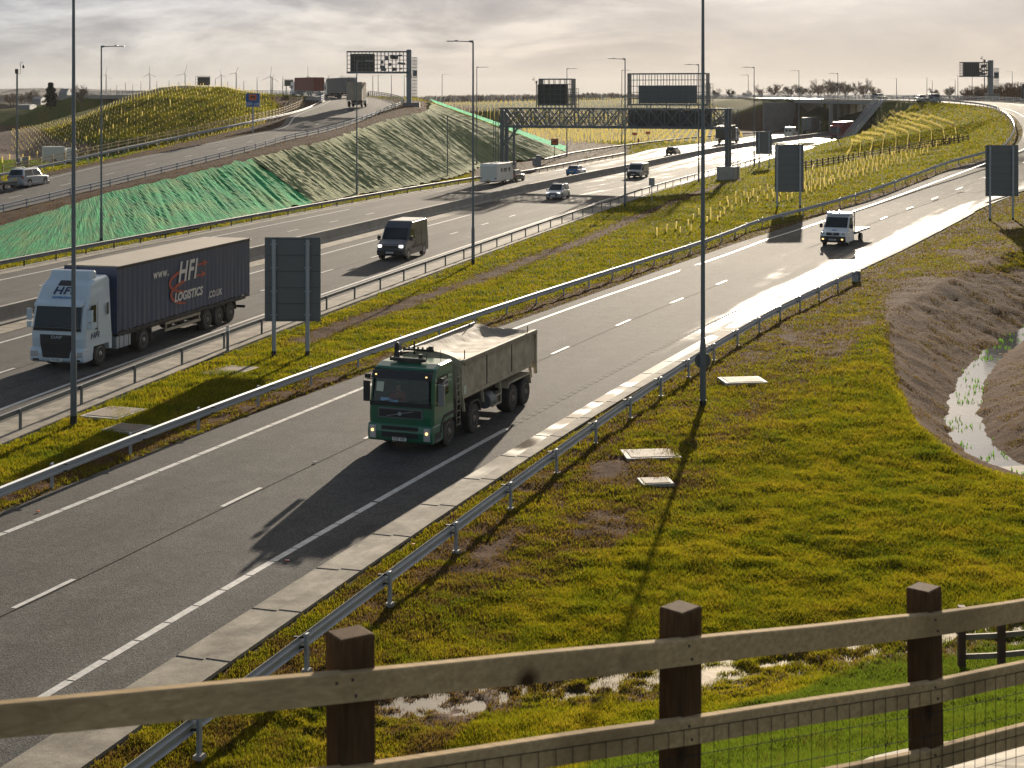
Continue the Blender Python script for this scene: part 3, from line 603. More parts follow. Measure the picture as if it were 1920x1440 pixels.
def mark_mat():
    m, n, p, out = newmat('road marking paint'); l = n.links.new
    g = N(n, 'ShaderNodeNewGeometry'); no = N(n, 'ShaderNodeTexNoise', i_Scale=6.0, i_Detail=8.0, i_Roughness=0.75); l(g.outputs['Position'], no.inputs['Vector'])
    c = N(n, 'ShaderNodeValToRGB'); l(no.outputs[0], c.inputs[0]); e = c.color_ramp.elements; e[0].position = .3; e[0].color = (.28, .27, .25, 1); e[1].position = .6; e[1].color = (.56, .55, .52, 1)
    l(c.outputs[0], p.inputs['Base Color']); p.inputs['Roughness'].default_value = .55; return m
M['mark'] = mark_mat(); M['mark_worn'] = mat('worn line', (.13, .125, .115), .9, 0, .3, 3, spec=.1); M['rumble'] = mat('rumble rib', (.035, .034, .032), .9, 0, .1, 3, spec=.1)
def slip_wet(p, t, s):
    w = 0.0 + 0.20 * sst(120, 220, p.y)
    w += .88 * sst(0.81, 0.95, t) * sst(60, 84, p.y) * (1 - 0.8 * sst(140, 175, p.y)) * (1 - .6 * sst(.97, 1.0, t))
    w += .34 * sst(.55, .78, t) * sst(86, 104, p.y) * (1 - sst(128, 150, p.y))
    return w
def main_wet(p, t, s): return 0.05 * sst(60, 130, p.y) + 0.14 * sst(130, 200, p.y) + .26 * sst(200, 290, p.y)
SK = smooth(fit(SK0, 4) + [W(1539, 524), W(1600, 499, 0.1), W(1690, 460, 0.2), W(1843, 382, 1.0)], 3)
# tarmac runs to the kerb channel; beyond the channel's end it runs to the verge
chan_end = plen(SR) * 0
def tail(line, y0): return [p for p in line if p.y > y0]
SKt = [p for p in SK if p.y < 160] + [p for p in SR if p.y > 162]
deck_l = SL[:-1] + BRI; deck_r = SKt
strip_mesh('slip_road', SL, SKt, M['asphalt'], 0.03, 10, wetf=slip_wet)
strip_mesh('link_road', KF, KN, M['asphalt_l'], 0.03, 6, wetf=lambda p, t, s: 0.05)
strip_mesh('motorway_carriageway', MFe, MNe, M['asphalt'], 0.03, 14, wetf=main_wet)
strip_mesh('loop_road', SLw, WEDGE, M['asphalt'], 0.03, 6, wetf=lambda p, t, s: 0.9)
# concrete channel slabs beside the slip road, with joints and a raised lip
cl = [p for p in SK if p.y < 158]; crr = [p for p in SR if p.y < 158]
def mate(a, line): return min(line, key=lambda q: (q - a).length_squared)
fine = resample(crr, step=.15)
midc = [a.lerp(mate(a, fine), 0.55) for a in resample(cl, 120)]
def chan_wet(p, t, s):
    k = int(s / 1.9); on = 1.0 if (math.sin(k * 12.9898) * 43758.5453) % 1 < .62 else .1
    return 0.1 + (0.9 * on) * sst(44, 52, p.y) + .35 * sst(70, 90, p.y) + (.45 if on > .5 and t < .6 else 0) * sst(30, 38, p.y) * .4
strip_mesh('drainage_channel', cl, midc, M['channel'], 0.042, 2, wetf=chan_wet)
strip_mesh('channel_kerb', midc, crr, M['channel'], 0.075, 2, skirt=0.08, wetf=lambda p, t, s: 0.2 * sst(70, 110, p.y))
jm = MB()
A_ = resample(cl, int(plen(cl) / 3)); B_ = [mate(a, fine) for a in A_]
for k in range(0, len(A_)): jm.beam(A_[k] + Vector((0, 0, .05)), A_[k].lerp(B_[k], .55) + Vector((0, 0, .05)), 0.035, 0.012, M['ink']) if False else jm.beam(A_[k] + Vector((0, 0, .05)), A_[k].lerp(B_[k], .55) + Vector((0, 0, .05)), 0.02, 0.012, M['ink']); jm.beam(A_[k].lerp(B_[k], .56) + Vector((0, 0, .083)), B_[k] + Vector((0, 0, .083)), 0.018, 0.012, M['ink'])
tag(jm.build('channel_joints', clean=False), kind='structure')
# main road: near-side concrete strip by the barrier, dark ribbed strip, far-side kerb
strip_mesh('kerb_strip', offset(MN, -1.25), offset(MN, 0.45), M['channel'], 0.045, 2, wetf=lambda p, t, s: .3 * sst(150, 220, p.y))
strip_mesh('kerb_strip', offset(MFe, 0.0), offset(MFe, 1.4), M['channel'], 0.045, 2, wetf=lambda p, t, s: .3 * sst(150, 220, p.y))
strip_mesh('central_strip', offset(MN, -13.45), offset(MN, -12.1), M['channel'], 0.05, 2, wetf=main_wet)
# painted lines
mk = MB()
def ribbon(line, w, dz, seg=None, gap=0, start=0, m='mark'):
    T = plen(line); s = start
    def one(c):
        if len(c) < 2: return
        a, b = offset(c, -w / 2, dz), offset(c, w / 2, dz); mk.loft([a, b], M[m])
    if seg is None: one(line)
    else:
        while s < T - .1: one(cut(line, s, min(T, s + seg))); s += seg + gap
def edge_seg(line, w, dz, L0=1.12, g=0.05, y1=95):
    """edge line laid in short blocks near the camera, solid further off"""
    nearp = [p for p in line if p.y < y1]; farp = nearp[-1:] + [p for p in line if p.y >= y1]
    ribbon(nearp, w, dz, L0, g)
    if len(farp) > 1: ribbon(farp, w, dz)
LWe = smooth(fit([W(-900, 1345), W(-330, 1150), W(0, 1000), W(347, 861), W(695, 724), W(1000, 605), W(1240, 520), W(1345, 484, .05), W(1440, 449, .2)], 4) + [p for p in offset(SL, 1.45) if p.y > 126][::6], 2.5)
edge_seg(LWe, 0.2, 0.036)
RWe = smooth(fit([W(-620, 1735), W(-240, 1510), W(113, 1299), W(300, 1177), W(480, 1058), W(640, 969), W(822, 880), W(962, 802), W(1100, 731), W(1234, 661), W(1325, 611), W(1419, 563), W(1500, 526), W(1600, 485, .1), W(1700, 445, .2), W(1836, 382, 1.0)], 4), 2.5)
solid = [p for p in RWe if p.y <= 55.5]; edge_seg(solid[:], 0.2, 0.036, y1=46)
rib = cut(RWe, plen(solid) + .4, 1e5); ribbon(rib, 0.16, 0.0345, m='mark_worn'); ribbon(rib, 0.26, 0.038, 0.13, 0.5, m='rumble')
CL = smooth([W(-900, 1545), W(-400, 1338), W(80, 1117), W(451, 935), W(800, 770), W(1010, 676), W(1197, 594), W(1303, 551), W(1397, 512.5), W(1476, 480, .05), W(1663, 407, .7), W(1791, 357, 1.7), W(1850, 332, 2.6)] + [a.lerp(b, .44) for a, b in zip(resample([p for p in SL if p.y > 205], 12), resample([p for p in SR if p.y > 212], 12))], 2.5)
s0 = None; acc = 0
for a, b in zip(CL, CL[1:]):
    if a.y <= W(25, 1143).y < b.y: s0 = acc + (W(25, 1143).y - a.y) / (b.y - a.y) * (b - a).length
    acc += (b - a).length
MOD = (W(415, 952) - W(25, 1143)).length
st_ = s0 - int(s0 / MOD) * MOD; ribbon(CL, 0.14, 0.036, 2.2, MOD - 2.2, st_)
M['seam'] = mat('bitumen seam', (.014, .014, .014), .95, 0, .1, spec=.02); ribbon(offset(CL, .12), 0.05, 0.0335, m='seam'); ribbon(offset(MN, -6.35), .05, .0335, m='seam'); ribbon(offset(MN, -20.15), .05, .0335, m='seam')
for d, kind_ in ((-2.5, 0), (-6.5, 1), (-10.7, 0), (-16.4, 0), (-20.3, 1), (-24.2, 0)):
    ln = offset(MN, d, 0)
    if d == -24.2: ln = [p for p in ln if p.y < 200]
    if kind_: ribbon(ln, 0.16, 0.038, 2.2, 7.2, 3)
    else: ribbon(ln, 0.2, 0.038)
ribbon([p for p in offset(MN, -24.2) if p.y > 205], .16, .038, 2.2, 7.2)
kc = [a.lerp(b, .52) for a, b in zip(resample(KF, 200), resample(KN, 200))]
ribbon(kc, 0.13, 0.037, 2.2, 7.0); ribbon(offset(KN, -1.2), 0.16, 0.037); ribbon(offset(KF, 0.9), 0.16, 0.037)
ribbon(offset(SLw, 1.0), .2, .037)
tag(mk.build('road_markings', clean=False), kind='structure')
# debris specks on the carriageway are real small things
# ------------------------------------------------------------------ overbridge
def parapet(name, line, label, h=1.15, m='galv', post=3.0, group=None, cat='parapet', base=None, rails=(0.45, 0.8, 1.12), kerb=True, maxp=98):
    ln = [p for p in line]; T = plen(ln)
    root = empty(name, ln[0], 0, label, cat, group); o0 = ln[0]
    rm = MB()
    for z in rails: rm.loft([[p - o0 + Vector((0, 0, z - .05)) for p in offset(ln, -.05)], [p - o0 + Vector((0, 0, z + .05)) for p in offset(ln, -.05)], [p - o0 + Vector((0, 0, z + .05)) for p in offset(ln, .05)], [p - o0 + Vector((0, 0, z - .05)) for p in offset(ln, .05)]], M[m], closed=False)
    rm.build('rail', root, clean=False)
    n = min(maxp, max(2, int(T / post) + 1)); me = None
    for p in resample(ln, n):
        if me is None:
            me = MB().box((0, 0, h / 2), (0.12, 0.12, h), M[m]).mesh('post')
        q_ = bpy.data.objects.new('post', me); COL.objects.link(q_); q_.parent = root; q_.location = p - o0
    if kerb:
        k_ = MB(); a, b = [p - o0 for p in offset(ln, -.25)], [p - o0 for p in offset(ln, .25)]; up = Vector((0, 0, .18)); dn = Vector((0, 0, -.35))
        k_.loft([[p + dn for p in a], [p + up for p in a], [p + up for p in b], [p + dn for p in b]], M['concrete']); k_.build('kerb', root, clean=False)
    return root
bridge = empty('overbridge', BRI[0], 0, 'concrete overbridge carrying the curving slip road over the motorway in the distance', 'bridge'); bo = BRI[0]
near_e = BRI; far_e = [Vector((99, 392, 10.05)), Vector((95.5, 420, 10.05)), Vector((91, 449, 10.05))]
n_ = 12; A_, B_ = resample(near_e, n_), resample(smooth(far_e, 3), n_)
d = MB(); d.loft([[p - bo + Vector((0, 0, 0.02)) for p in A_], [p - bo + Vector((0, 0, 0.02)) for p in B_]], M['asphalt']); dk = d.build('deck', bridge)
for ed in (A_, B_):
    f = MB(); 
    for k in range(n_ - 1): f.beam(ed[k] - bo + Vector((0, 0, -.45)), ed[k + 1] - bo + Vector((0, 0, -.45)), .35, 1.0, M['gantry_lt'])
    f.build('girder', bridge)
for t in (.2, .4, .6, .8):
    f = MB(); a = [x.lerp(y, t) for x, y in zip(A_, B_)]
    for k in range(n_ - 1): f.beam(a[k] - bo + Vector((0, 0, -.5)), a[k + 1] - bo + Vector((0, 0, -.5)), .5, .95, M['gantry_lt'])
    f.build('girder', bridge)
def wall(a, b, z0, z1, th, m, name, root, o0):
    w = MB(); w.beam(Vector((a[0], a[1], (z0 + z1) / 2)) - o0, Vector((b[0], b[1], (z0 + z1) / 2)) - o0, th, z1 - z0, m); return w.build(name, root)
wall((84.0, 350.5), (101.5, 393), 1.0, 9.05, 1.0, M['concrete_d'], 'abutment', bridge, bo)
wall((75.5, 415.5), (90.0, 449), 1.0, 9.05, 1.0, M['concrete_d'], 'abutment', bridge, bo)
wall((67, 412), (75.5, 415.5), 0.6, 9.3, .8, M['concrete_d'], 'wing_wall', bridge, bo)
for k, (x, y) in enumerate(((79.6, 386), (84.0, 396.5), (88.4, 407), (92.4, 416.5))):
    wall((x, y), (x + 2.6, y + 6.2), 1.2, 9.05, 1.1, M['concrete'], 'pier', bridge, bo)
near_par = [p for p in SL if p.y > 322] + BRI[1:] + [p for p in SLw if p.y < 560][1:]
parapet('bridge_parapet', near_par, 'grey post-and-rail parapet along the near edge of the distant overbridge', post=2.6)
parapet('bridge_parapet', [p for p in SR if p.y > 300] + smooth(far_e, 3)[1:] + WEDGE[1:], 'grey post-and-rail parapet along the far edge of the distant overbridge', post=3.2)
# stairs down the loop embankment
st = empty('embankment_stairs', (68.5, 319, 1.3), 0, 'long light steel staircase climbing the grass embankment to the overbridge', 'stairs')
a, b = Vector((0, 0, 0)), Vector((12.3, 20.5, 8.7)); sm_ = MB()
sdir = Vector((12.3, 20.5, 0)).normalized(); sside = Vector((sdir.y, -sdir.x, 0))
for k in range(46):
    p = a.lerp(b, k / 45); sm_.beam(p - sside * .7, p + sside * .7, .35, .06, M['galv'])
sm_.build('treads', st)
for sgn in (-1, 1):
    hr = MB(); hr.beam(a + sside * .75 * sgn, b + sside * .75 * sgn, .08, .3, M['galv'])
    for z in (.55, 1.05): hr.beam(a + sside * .75 * sgn + Vector((0, 0, z)), b + sside * .75 * sgn + Vector((0, 0, z)), .07, .07, M['galv'])
    for k in range(17): p = a.lerp(b, k / 16) + sside * .75 * sgn; hr.beam(p, p + Vector((0, 0, 1.05)), .07, .07, M['galv'], up=(1, 0, 0))
    hr.build('handrail', st)

# link road bridge on the left
lb = empty('link_bridge', Vector((-40, 318, 10.9)), 0, 'short concrete bridge with pale fascia carrying the left link road beside the hill', 'bridge'); lo = Vector((-40, 318, 10.9))
edge_ = [p for p in offset(KF, -.35) if p.y > 300 and p.x < -36]
f = MB()
for a, b in zip(edge_, edge_[1:]): f.beam(a - lo + Vector((0, 0, -.35)), b - lo + Vector((0, 0, -.35)), .3, .95, M['concrete'])
f.build('fascia', lb)
w = MB(); w.beam(Vector((-66, 336, 7.6)) - lo, Vector((-51, 333, 7.6)) - lo, 1.0, 5.4, M['concrete_d'])
for k in range(22): q_ = Vector((-66, 335.4, 7.6)).lerp(Vector((-51, 332.4, 7.6)), k / 21) - lo; w.box(q_, (.25, .1, 5.2), M['concrete'])
w.build('abutment', lb)
w = MB(); w.beam(Vector((-51, 337, 8.6)) - lo, Vector((-41, 330, 8.6)) - lo, .8, 3.2, M['chassis']); w.build('opening_shade', lb)  # solid dark slab standing in for the shade in the opening below the deck
parapet('link_parapet', [p for p in offset(KF, -.3) if p.y > 272], 'silver parapet rails round the left edge of the curving link road bridge', post=2.4, m='galv')
parapet('link_parapet', [p for p in offset(KN, .9) if p.y > 262], 'dark post parapet on the outer side of the link road bend', post=2.6, m='galv_dark', kerb=False)

# ================================================================== SAFETY BARRIERS
PROF = [(0.0, -.155), (.055, -.12), (.055, -.055), (0, -.02), (0, .02), (.055, .055), (.055, .12), (0.0, .155)]
def barrier(name, line, label, side, style='w', h=0.72, post=4.0, group='steel safety barriers beside the carriageways', mrail='galv', mpost='galv', zb=0.0, plug=False):
    """side=+1: rail sits on the left of the posts, -1: on the right"""
    o0 = line[0].copy(); ln = [p - o0 for p in line]; root = empty(name, o0, 0, label, 'safety barrier', group)
    r = MB()
    if style == 'w':
        rr = resample(ln, step=1.6)
        r.loft([[q_ + Vector((0, 0, h - .155 + z + zb)) for q_ in offset(rr, -side * (.11 + x))] for x, z in PROF], M[mrail])
        T = plen(rr); k = 0
        for q_ in resample(offset(rr, -side * .175), step=4.3):
            for zz in (-.10, .10): r.box(q_ + Vector((0, 0, h - .155 + zz)), (.22, .05, .035), M['black'])
    else:
        hs = (h - .05,) if style == 'box' else (h - .06, h - .34)
        for zz in hs:
            rr = resample(ln, step=2.2); w_ = .055 if style == 'box' else .05; hh = .075 if style == 'box' else .06
            a, b = offset(rr, -side * .12 - w_), offset(rr, -side * .12 + w_)
            r.loft([[p + Vector((0, 0, zz - hh)) for p in a], [p + Vector((0, 0, zz + hh)) for p in a], [p + Vector((0, 0, zz + hh)) for p in b], [p + Vector((0, 0, zz - hh)) for p in b], [p + Vector((0, 0, zz - hh)) for p in a]], M[mrail])
    r.build('rail', root, clean=False)
    n = max(2, min(99, int(plen(ln) / post) + 1))
    pm = MB(); pm.box((0, 0, (h + .04) / 2 - .1), (.11, .05, h + .24), M[mpost]); pm.box((0, .03, (h + .04) / 2 - .1), (.04, .05, h + .2), M[mpost])
    if plug: pm.box((0, 0, .02), (.17, .17, .07), M['concrete'])
    me = pm.mesh('post'); pts = resample(ln, n)
    for i, p in enumerate(pts):
        t = pts[min(i + 1, n - 1)] - pts[max(i - 1, 0)]; q_ = bpy.data.objects.new('post', me); COL.objects.link(q_); q_.parent = root; q_.location = p; q_.rotation_euler = (0, 0, math.atan2(t.y, t.x))
    return root
# right of the slip road, nearest the camera: posts on the grass side
nb = smooth(fit([W(100, 1640), W(335, 1451), W(532, 1294), W(686, 1172), W(809, 1075), W(913, 992), W(990, 934), W(1074, 866), W(1122, 824), W(1206, 763), W(1312, 700), W(1445, 613), W(1530, 566), W(1605, 531, .05)], 3), 3)
barrier('crash_barrier', nb, 'near double-wave steel crash barrier between the slip road kerb and the wide grass bank', 1, 'w', 0.72, 4.15, plug=True)
te = MB(); te.box((0, 0, .42), (.12, .5, .62), M['galv_dark']); te.box((-.25, 0, .3), (.5, .3, .35), M['galv'])
teo = te.build('barrier_end_terminal'); teo.location = nb[-1] + Vector((.1, .3, 0)); teo.rotation_euler = (0, 0, R(65)); tag(teo, 'boxy metal end terminal where the near right crash barrier stops', 'barrier end')
b2 = offset(smooth(fit([W(-500, 1190), W(-200, 1040), W(78, 912), W(233, 855), W(353, 812), W(484, 765), W(597, 722), W(678, 690), W(880, 615), W(1080, 548), W(1300, 470), W(1424, 427, .25)], 3) + [p for p in offset(SL, -1.25, 0.02) if p.y > 141 and p.y < 330][::4], 3), 0)
barrier('crash_barrier', b2, 'long double-wave crash barrier following the left edge of the slip road round the loop', -1, 'w', 0.72, 4.2)
barrier('box_beam_barrier', [p for p in MN if p.y < 420 and p.y > 30], 'open box-beam barrier between the motorway and the central grass strip', 1, 'box', 0.72, 4.3, mrail='galv_dark', mpost='galv_dark')
mf1 = [p for p in MF if p.y < 268]
barrier('crash_barrier', mf1, 'brown weathered crash barrier at the foot of the matted embankment', -1, 'w', 0.75, 4.0, mrail='galv_dark', mpost='chassis')
mf2 = smooth([Wm(1020, 306), Wm(1080, 292), Wm(1172, 278), Wm(1260, 267), Wm(1335, 260)] + [p for p in offset(MF, -.5) if p.y > 385 and p.y < 500][::5], 4)
barrier('crash_barrier', mf2, 'far crash barrier along the merge beyond the portal gantry', -1, 'w', 0.75, 4.2, mrail='galv_dark', mpost='galv_dark')
barrier('two_rail_barrier', [p for p in offset(KN, .55) if p.y < 262 and p.y > 90], 'silver two-rail barrier on top of the matted embankment beside the link road', 1, 'two', 0.76, 3.6)
barrier('crash_barrier', [p + Vector((0, 0, .02)) for p in LB], 'bright sunlit crash barrier between the link road verge and the planted field', -1, 'w', 0.85, 4.2)
barrier('crash_barrier', [p for p in offset(SR, .9) if p.y > 205 and p.y < 300], 'outer crash barrier on the right side of the high loop bend', 1, 'w', 0.75, 4.2)
# concrete central barrier
def rcb(line, label):
    o0 = line[0].copy(); ln = [p - o0 for p in line]; m_ = MB()
    prof = [(-.38, 0), (-.36, .12), (-.22, .3), (-.14, .92), (.14, .92), (.22, .3), (.36, .12), (.38, 0)]
    m_.loft([[q_ + Vector((0, 0, z)) for q_ in offset(ln, x)] for x, z in prof], M['concrete_b']); o = m_.build('concrete_median_barrier', clean=False); o.location = o0; return tag(o, label, 'median barrier')
M['concrete_b'] = mat('median barrier concrete', (0.26, 0.245, 0.22), 0.8, 0, 0.2, 0.5, 0.25, 20, dirt=0.6, dirtcol=(0.07, 0.06, 0.05, 1))
rcb([p for p in offset(MN, -13.9) if p.y < 560], 'long grey concrete barrier wall dividing the two motorway carriageways')

# ================================================================== MATTING
def mat_cloth(name, c1, c2, c3, glow=0.0):
    m, n, p, out = newmat(name); l = n.links.new
    uv = N(n, 'ShaderNodeUVMap')
    mp = N(n, 'ShaderNodeMapping'); mp.inputs['Scale'].default_value = (0.22, 3.6, 1); mp.inputs['Rotation'].default_value = (0, 0, R(7)); l(uv.outputs[0], mp.inputs[0])
    a = N(n, 'ShaderNodeTexNoise', i_Scale=1.0, i_Detail=8.0, i_Roughness=0.68, i_Distortion=0.5); l(mp.outputs[0], a.inputs['Vector'])
    b = N(n, 'ShaderNodeTexNoise', i_Scale=0.35, i_Detail=6.0); l(uv.outputs[0], b.inputs['Vector'])
    c = N(n, 'ShaderNodeValToRGB'); l(a.outputs[0], c.inputs[0]); e = c.color_ramp.elements; e[0].position = .34; e[0].color = c3; e[1].position = .60; e[1].color = c1; x = e.new(.47); x.color = tuple((i + j) / 2 for i, j in zip(c1, c3))
    r = N(n, 'ShaderNodeMapRange'); r.inputs[1].default_value = .45; r.inputs[2].default_value = .68; r.inputs[4].default_value = .8; l(b.outputs[0], r.inputs[0])
    mx = N(n, 'ShaderNodeMix', data_type='RGBA'); l(r.outputs[0], mx.inputs[0]); l(c.outputs[0], mx.inputs[6]); mx.inputs[7].default_value = c2
    l(mx.outputs[2], p.inputs['Base Color']); p.inputs['Roughness'].default_value = .9; p.inputs['Specular IOR Level'].default_value = .08
    bp = N(n, 'ShaderNodeBump', i_Strength=1.0, i_Distance=0.35); l(a.outputs[0], bp.inputs['Height']); l(bp.outputs[0], p.inputs['Normal'])
    return m
M['mat_green'] = mat_cloth('green erosion mesh', (0.022, 0.43, 0.15, 1), (0.17, 0.31, 0.11, 1), (0.006, 0.11, 0.055, 1))
M['mat_straw'] = mat_cloth('straw erosion matting', (0.29, 0.33, 0.16, 1), (0.31, 0.31, 0.165, 1), (0.06, 0.085, 0.04, 1))
M['mat_bright'] = mat_cloth('bright green sheet', (0.02, 0.62, 0.26, 1), (0.03, 0.55, 0.24, 1), (0.01, 0.35, 0.15, 1))
def matting(name, top, bot, m, label, amp=.24, step=.3, across=22, seed=0, dz=.3):
    n = int(max(plen(top), plen(bot)) / step); A, B = resample(top, n), resample(bot, n); vs, uv = [], []; s = 0
    nrm0 = None
    for i in range(n):
        if i: s += (A[i] - A[i - 1]).length
        sl_ = (B[i] - A[i]); t_ = (A[min(i + 1, n - 1)] - A[max(i - 1, 0)]).normalized(); nr = t_.cross(sl_.normalized()); nr = nr if nr.z > 0 else -nr
        for k in range(across + 1):
            t = k / across; w = sl_.length
            # creases run down the slope, drifting sideways
            q_ = (s + t * w * .22)
            f = noise.noise(Vector((q_ * 1.5, t * w * .14, seed))) * .6 + noise.noise(Vector((q_ * 3.9, t * w * .22, seed + 5))) * .35 + noise.noise(Vector((q_ * .2, t * w * .12, seed + 9))) * .6
            rag = (noise.noise(Vector((s * .5, seed, 3))) * .5 if k in (0, across) else 0)
            p = A[i] + sl_ * t + nr * (dz + amp * f * min(1, 4 * t + .3) * min(1, 4 * (1 - t) + .3)) + sl_.normalized() * rag; vs.append(p); uv.append((t * w, s))
    c = across + 1; fs = [(i * c + k, i * c + k + 1, (i + 1) * c + k + 1, (i + 1) * c + k) for i in range(n - 1) for k in range(across)]
    me = bpy.data.meshes.new(name); me.from_pydata([tuple(v) for v in vs], [], fs); me.materials.append(m)
    ul = me.uv_layers.new(name='UVMap'); li = np.zeros(len(me.loops), int); me.loops.foreach_get('vertex_index', li); ul.data.foreach_set('uv', np.array(uv)[li].ravel())
    o = bpy.data.objects.new(name, me); COL.objects.link(o); return tag(o, label, 'erosion matting')
MTb = offset(MT, -.0, -.0)
xs = lambda line, f0, f1: cut(line, plen(line) * f0, plen(line) * f1)
def yc(line, y):   # fraction of the line where it passes y
    s = 0
    for a, b in zip(line, line[1:]):
        if a.y <= y <= b.y: return (s + (y - a.y) / (b.y - a.y) * (b - a).length) / plen(line)
        s += (b - a).length
    return 1.0
f_t, f_b = yc(MT, WLm(465, 302).y), yc(MB_, W(585, 386, .1).y - 0)
f_b = yc(MB_, Wm(585, 385).y)
matting('erosion_mesh', xs(MT, 0, f_t), xs(MB_, 0, f_b), M['mat_green'], 'crumpled green netting draped over the near part of the embankment', seed=1)
matting('erosion_matting', xs(MT, f_t, 1), xs(MB_, f_b, 1), M['mat_straw'], 'pale straw matting covering the taller far part of the embankment', seed=4, amp=.3)
e1 = [Vector((-13.6, 247, 9.1)), Vector((-13.6, 258, 9.4)), Vector((-14.5, 275, 9.6))]; e2 = [Vector((4.8, 250, .9)), Vector((8.0, 258, 1.0)), Vector((9.0, 272, 1.1))]
matting('erosion_matting', smooth(e1, 3), smooth(e2, 3), M['mat_straw'], 'narrow straw matting on the end slope of the embankment behind the bright green sheet', seed=7, amp=.25, across=30)
matting('green_sheet', smooth([Vector((-14.0, 274, 9.75)), Vector((-15.2, 286, 10.3))], 1), smooth([Vector((9.2, 272.3, 1.15)), Vector((10.0, 287, 1.5))], 1), M['mat_bright'], 'bright emerald green sheet strip running down the end of the embankment', seed=8, amp=.08, across=30)

def drape(line, dz): return [Vector((p.x, p.y, gz(p.x, p.y) + dz)) for p in line]
# ================================================================== WATER
def leaf_mat():
    m = bpy.data.materials.new('water plant leaf'); m.use_nodes = True; n = m.node_tree; n.nodes.clear(); l = n.links.new; out = n.nodes.new('ShaderNodeOutputMaterial')
    d = N(n, 'ShaderNodeBsdfDiffuse'); t = N(n, 'ShaderNodeBsdfTranslucent'); mx = N(n, 'ShaderNodeMixShader'); mx.inputs[0].default_value = .6; d.inputs[0].default_value = (.06, .13, .015, 1); t.inputs[0].default_value = (.10, .22, .025, 1)
    l(d.outputs[0], mx.inputs[1]); l(t.outputs[0], mx.inputs[2]); l(mx.outputs[0], out.inputs[0]); return m
def water_mat():
    m, n, p, out = newmat('standing water'); l = n.links.new; p.inputs['Base Color'].default_value = (0.05, 0.045, 0.035, 1); p.inputs['Roughness'].default_value = .05; p.inputs['Specular IOR Level'].default_value = .9
    g = N(n, 'ShaderNodeNewGeometry'); no = N(n, 'ShaderNodeTexNoise', i_Scale=5.0, i_Detail=6.0); l(g.outputs['Position'], no.inputs['Vector'])
    bp = N(n, 'ShaderNodeBump', i_Strength=.12, i_Distance=.03); l(no.outputs[0], bp.inputs['Height']); l(bp.outputs[0], p.inputs['Normal']); return m
M['water'] = water_mat(); M['leaf'] = leaf_mat()
k_ = len(ST); wl, wr = offset(ST, -1.15, .02), offset(ST, 1.15, .02)
wmB = MB(); wmB.loft([wl, wr], M['water']); tag(wmB.build('stream_water', clean=False), kind='structure')
pl = smooth([W(660, 1342), W(760, 1322, -.05), W(1000, 1292, -.06), W(1300, 1288, -.05), W(1500, 1243, -.02), W(1720, 1212, .02), W(1990, 1190, .06)], 1)
pl = drape(pl, .0)
wmB = MB(); wmB.loft([offset(pl, -1.2), offset(pl, 1.1)], M['water']); po = wmB.build('puddle_water', clean=False); tag(po, kind='structure')
wd = MB(); rr = random.Random(9)
for i, p in enumerate(ST):
    for _ in range(34):
        q_ = p + Vector((rr.gauss(0, .55), rr.gauss(0, .55), 0)); d0 = noise.noise(Vector((q_.x * .8, q_.y * .8, 4)))
        if d0 < .12: continue
        h0 = rr.uniform(.04, .2); w0 = .045; an = rr.random() * 6.28; dx, dy = math.cos(an) * w0, math.sin(an) * w0; wd.add([(q_.x - dx, q_.y - dy, q_.z - .02), (q_.x + dx, q_.y + dy, q_.z - .02), (q_.x + rr.uniform(-.1, .1), q_.y + rr.uniform(-.1, .1), q_.z + h0)], [(0, 1, 2)], M['leaf'])
tag(wd.build('water_plants', clean=False), 'bright green plants growing in the ditch stream', 'plants', kind='stuff')
# concrete path behind the fence, bottom right
def og(u, v):
    d_ = Vector(((u - 960) / F, 1.0, -(v - HY) / F)); return TIN.ray_cast(Vector((0, 0, H)), d_.normalized())[0]
pa, pb = [og(u, v) for u, v in ((1560, 1470), (1640, 1432), (1760, 1408), (1930, 1388), (2150, 1368))], [og(u, v) for u, v in ((1600, 1540), (1700, 1510), (1820, 1490), (1980, 1480), (2200, 1470))]
strip_mesh('footpath', drape(pa, .1), drape(pb, .1), M['channel'], 0.0, 5, step=.5, skirt=.05)
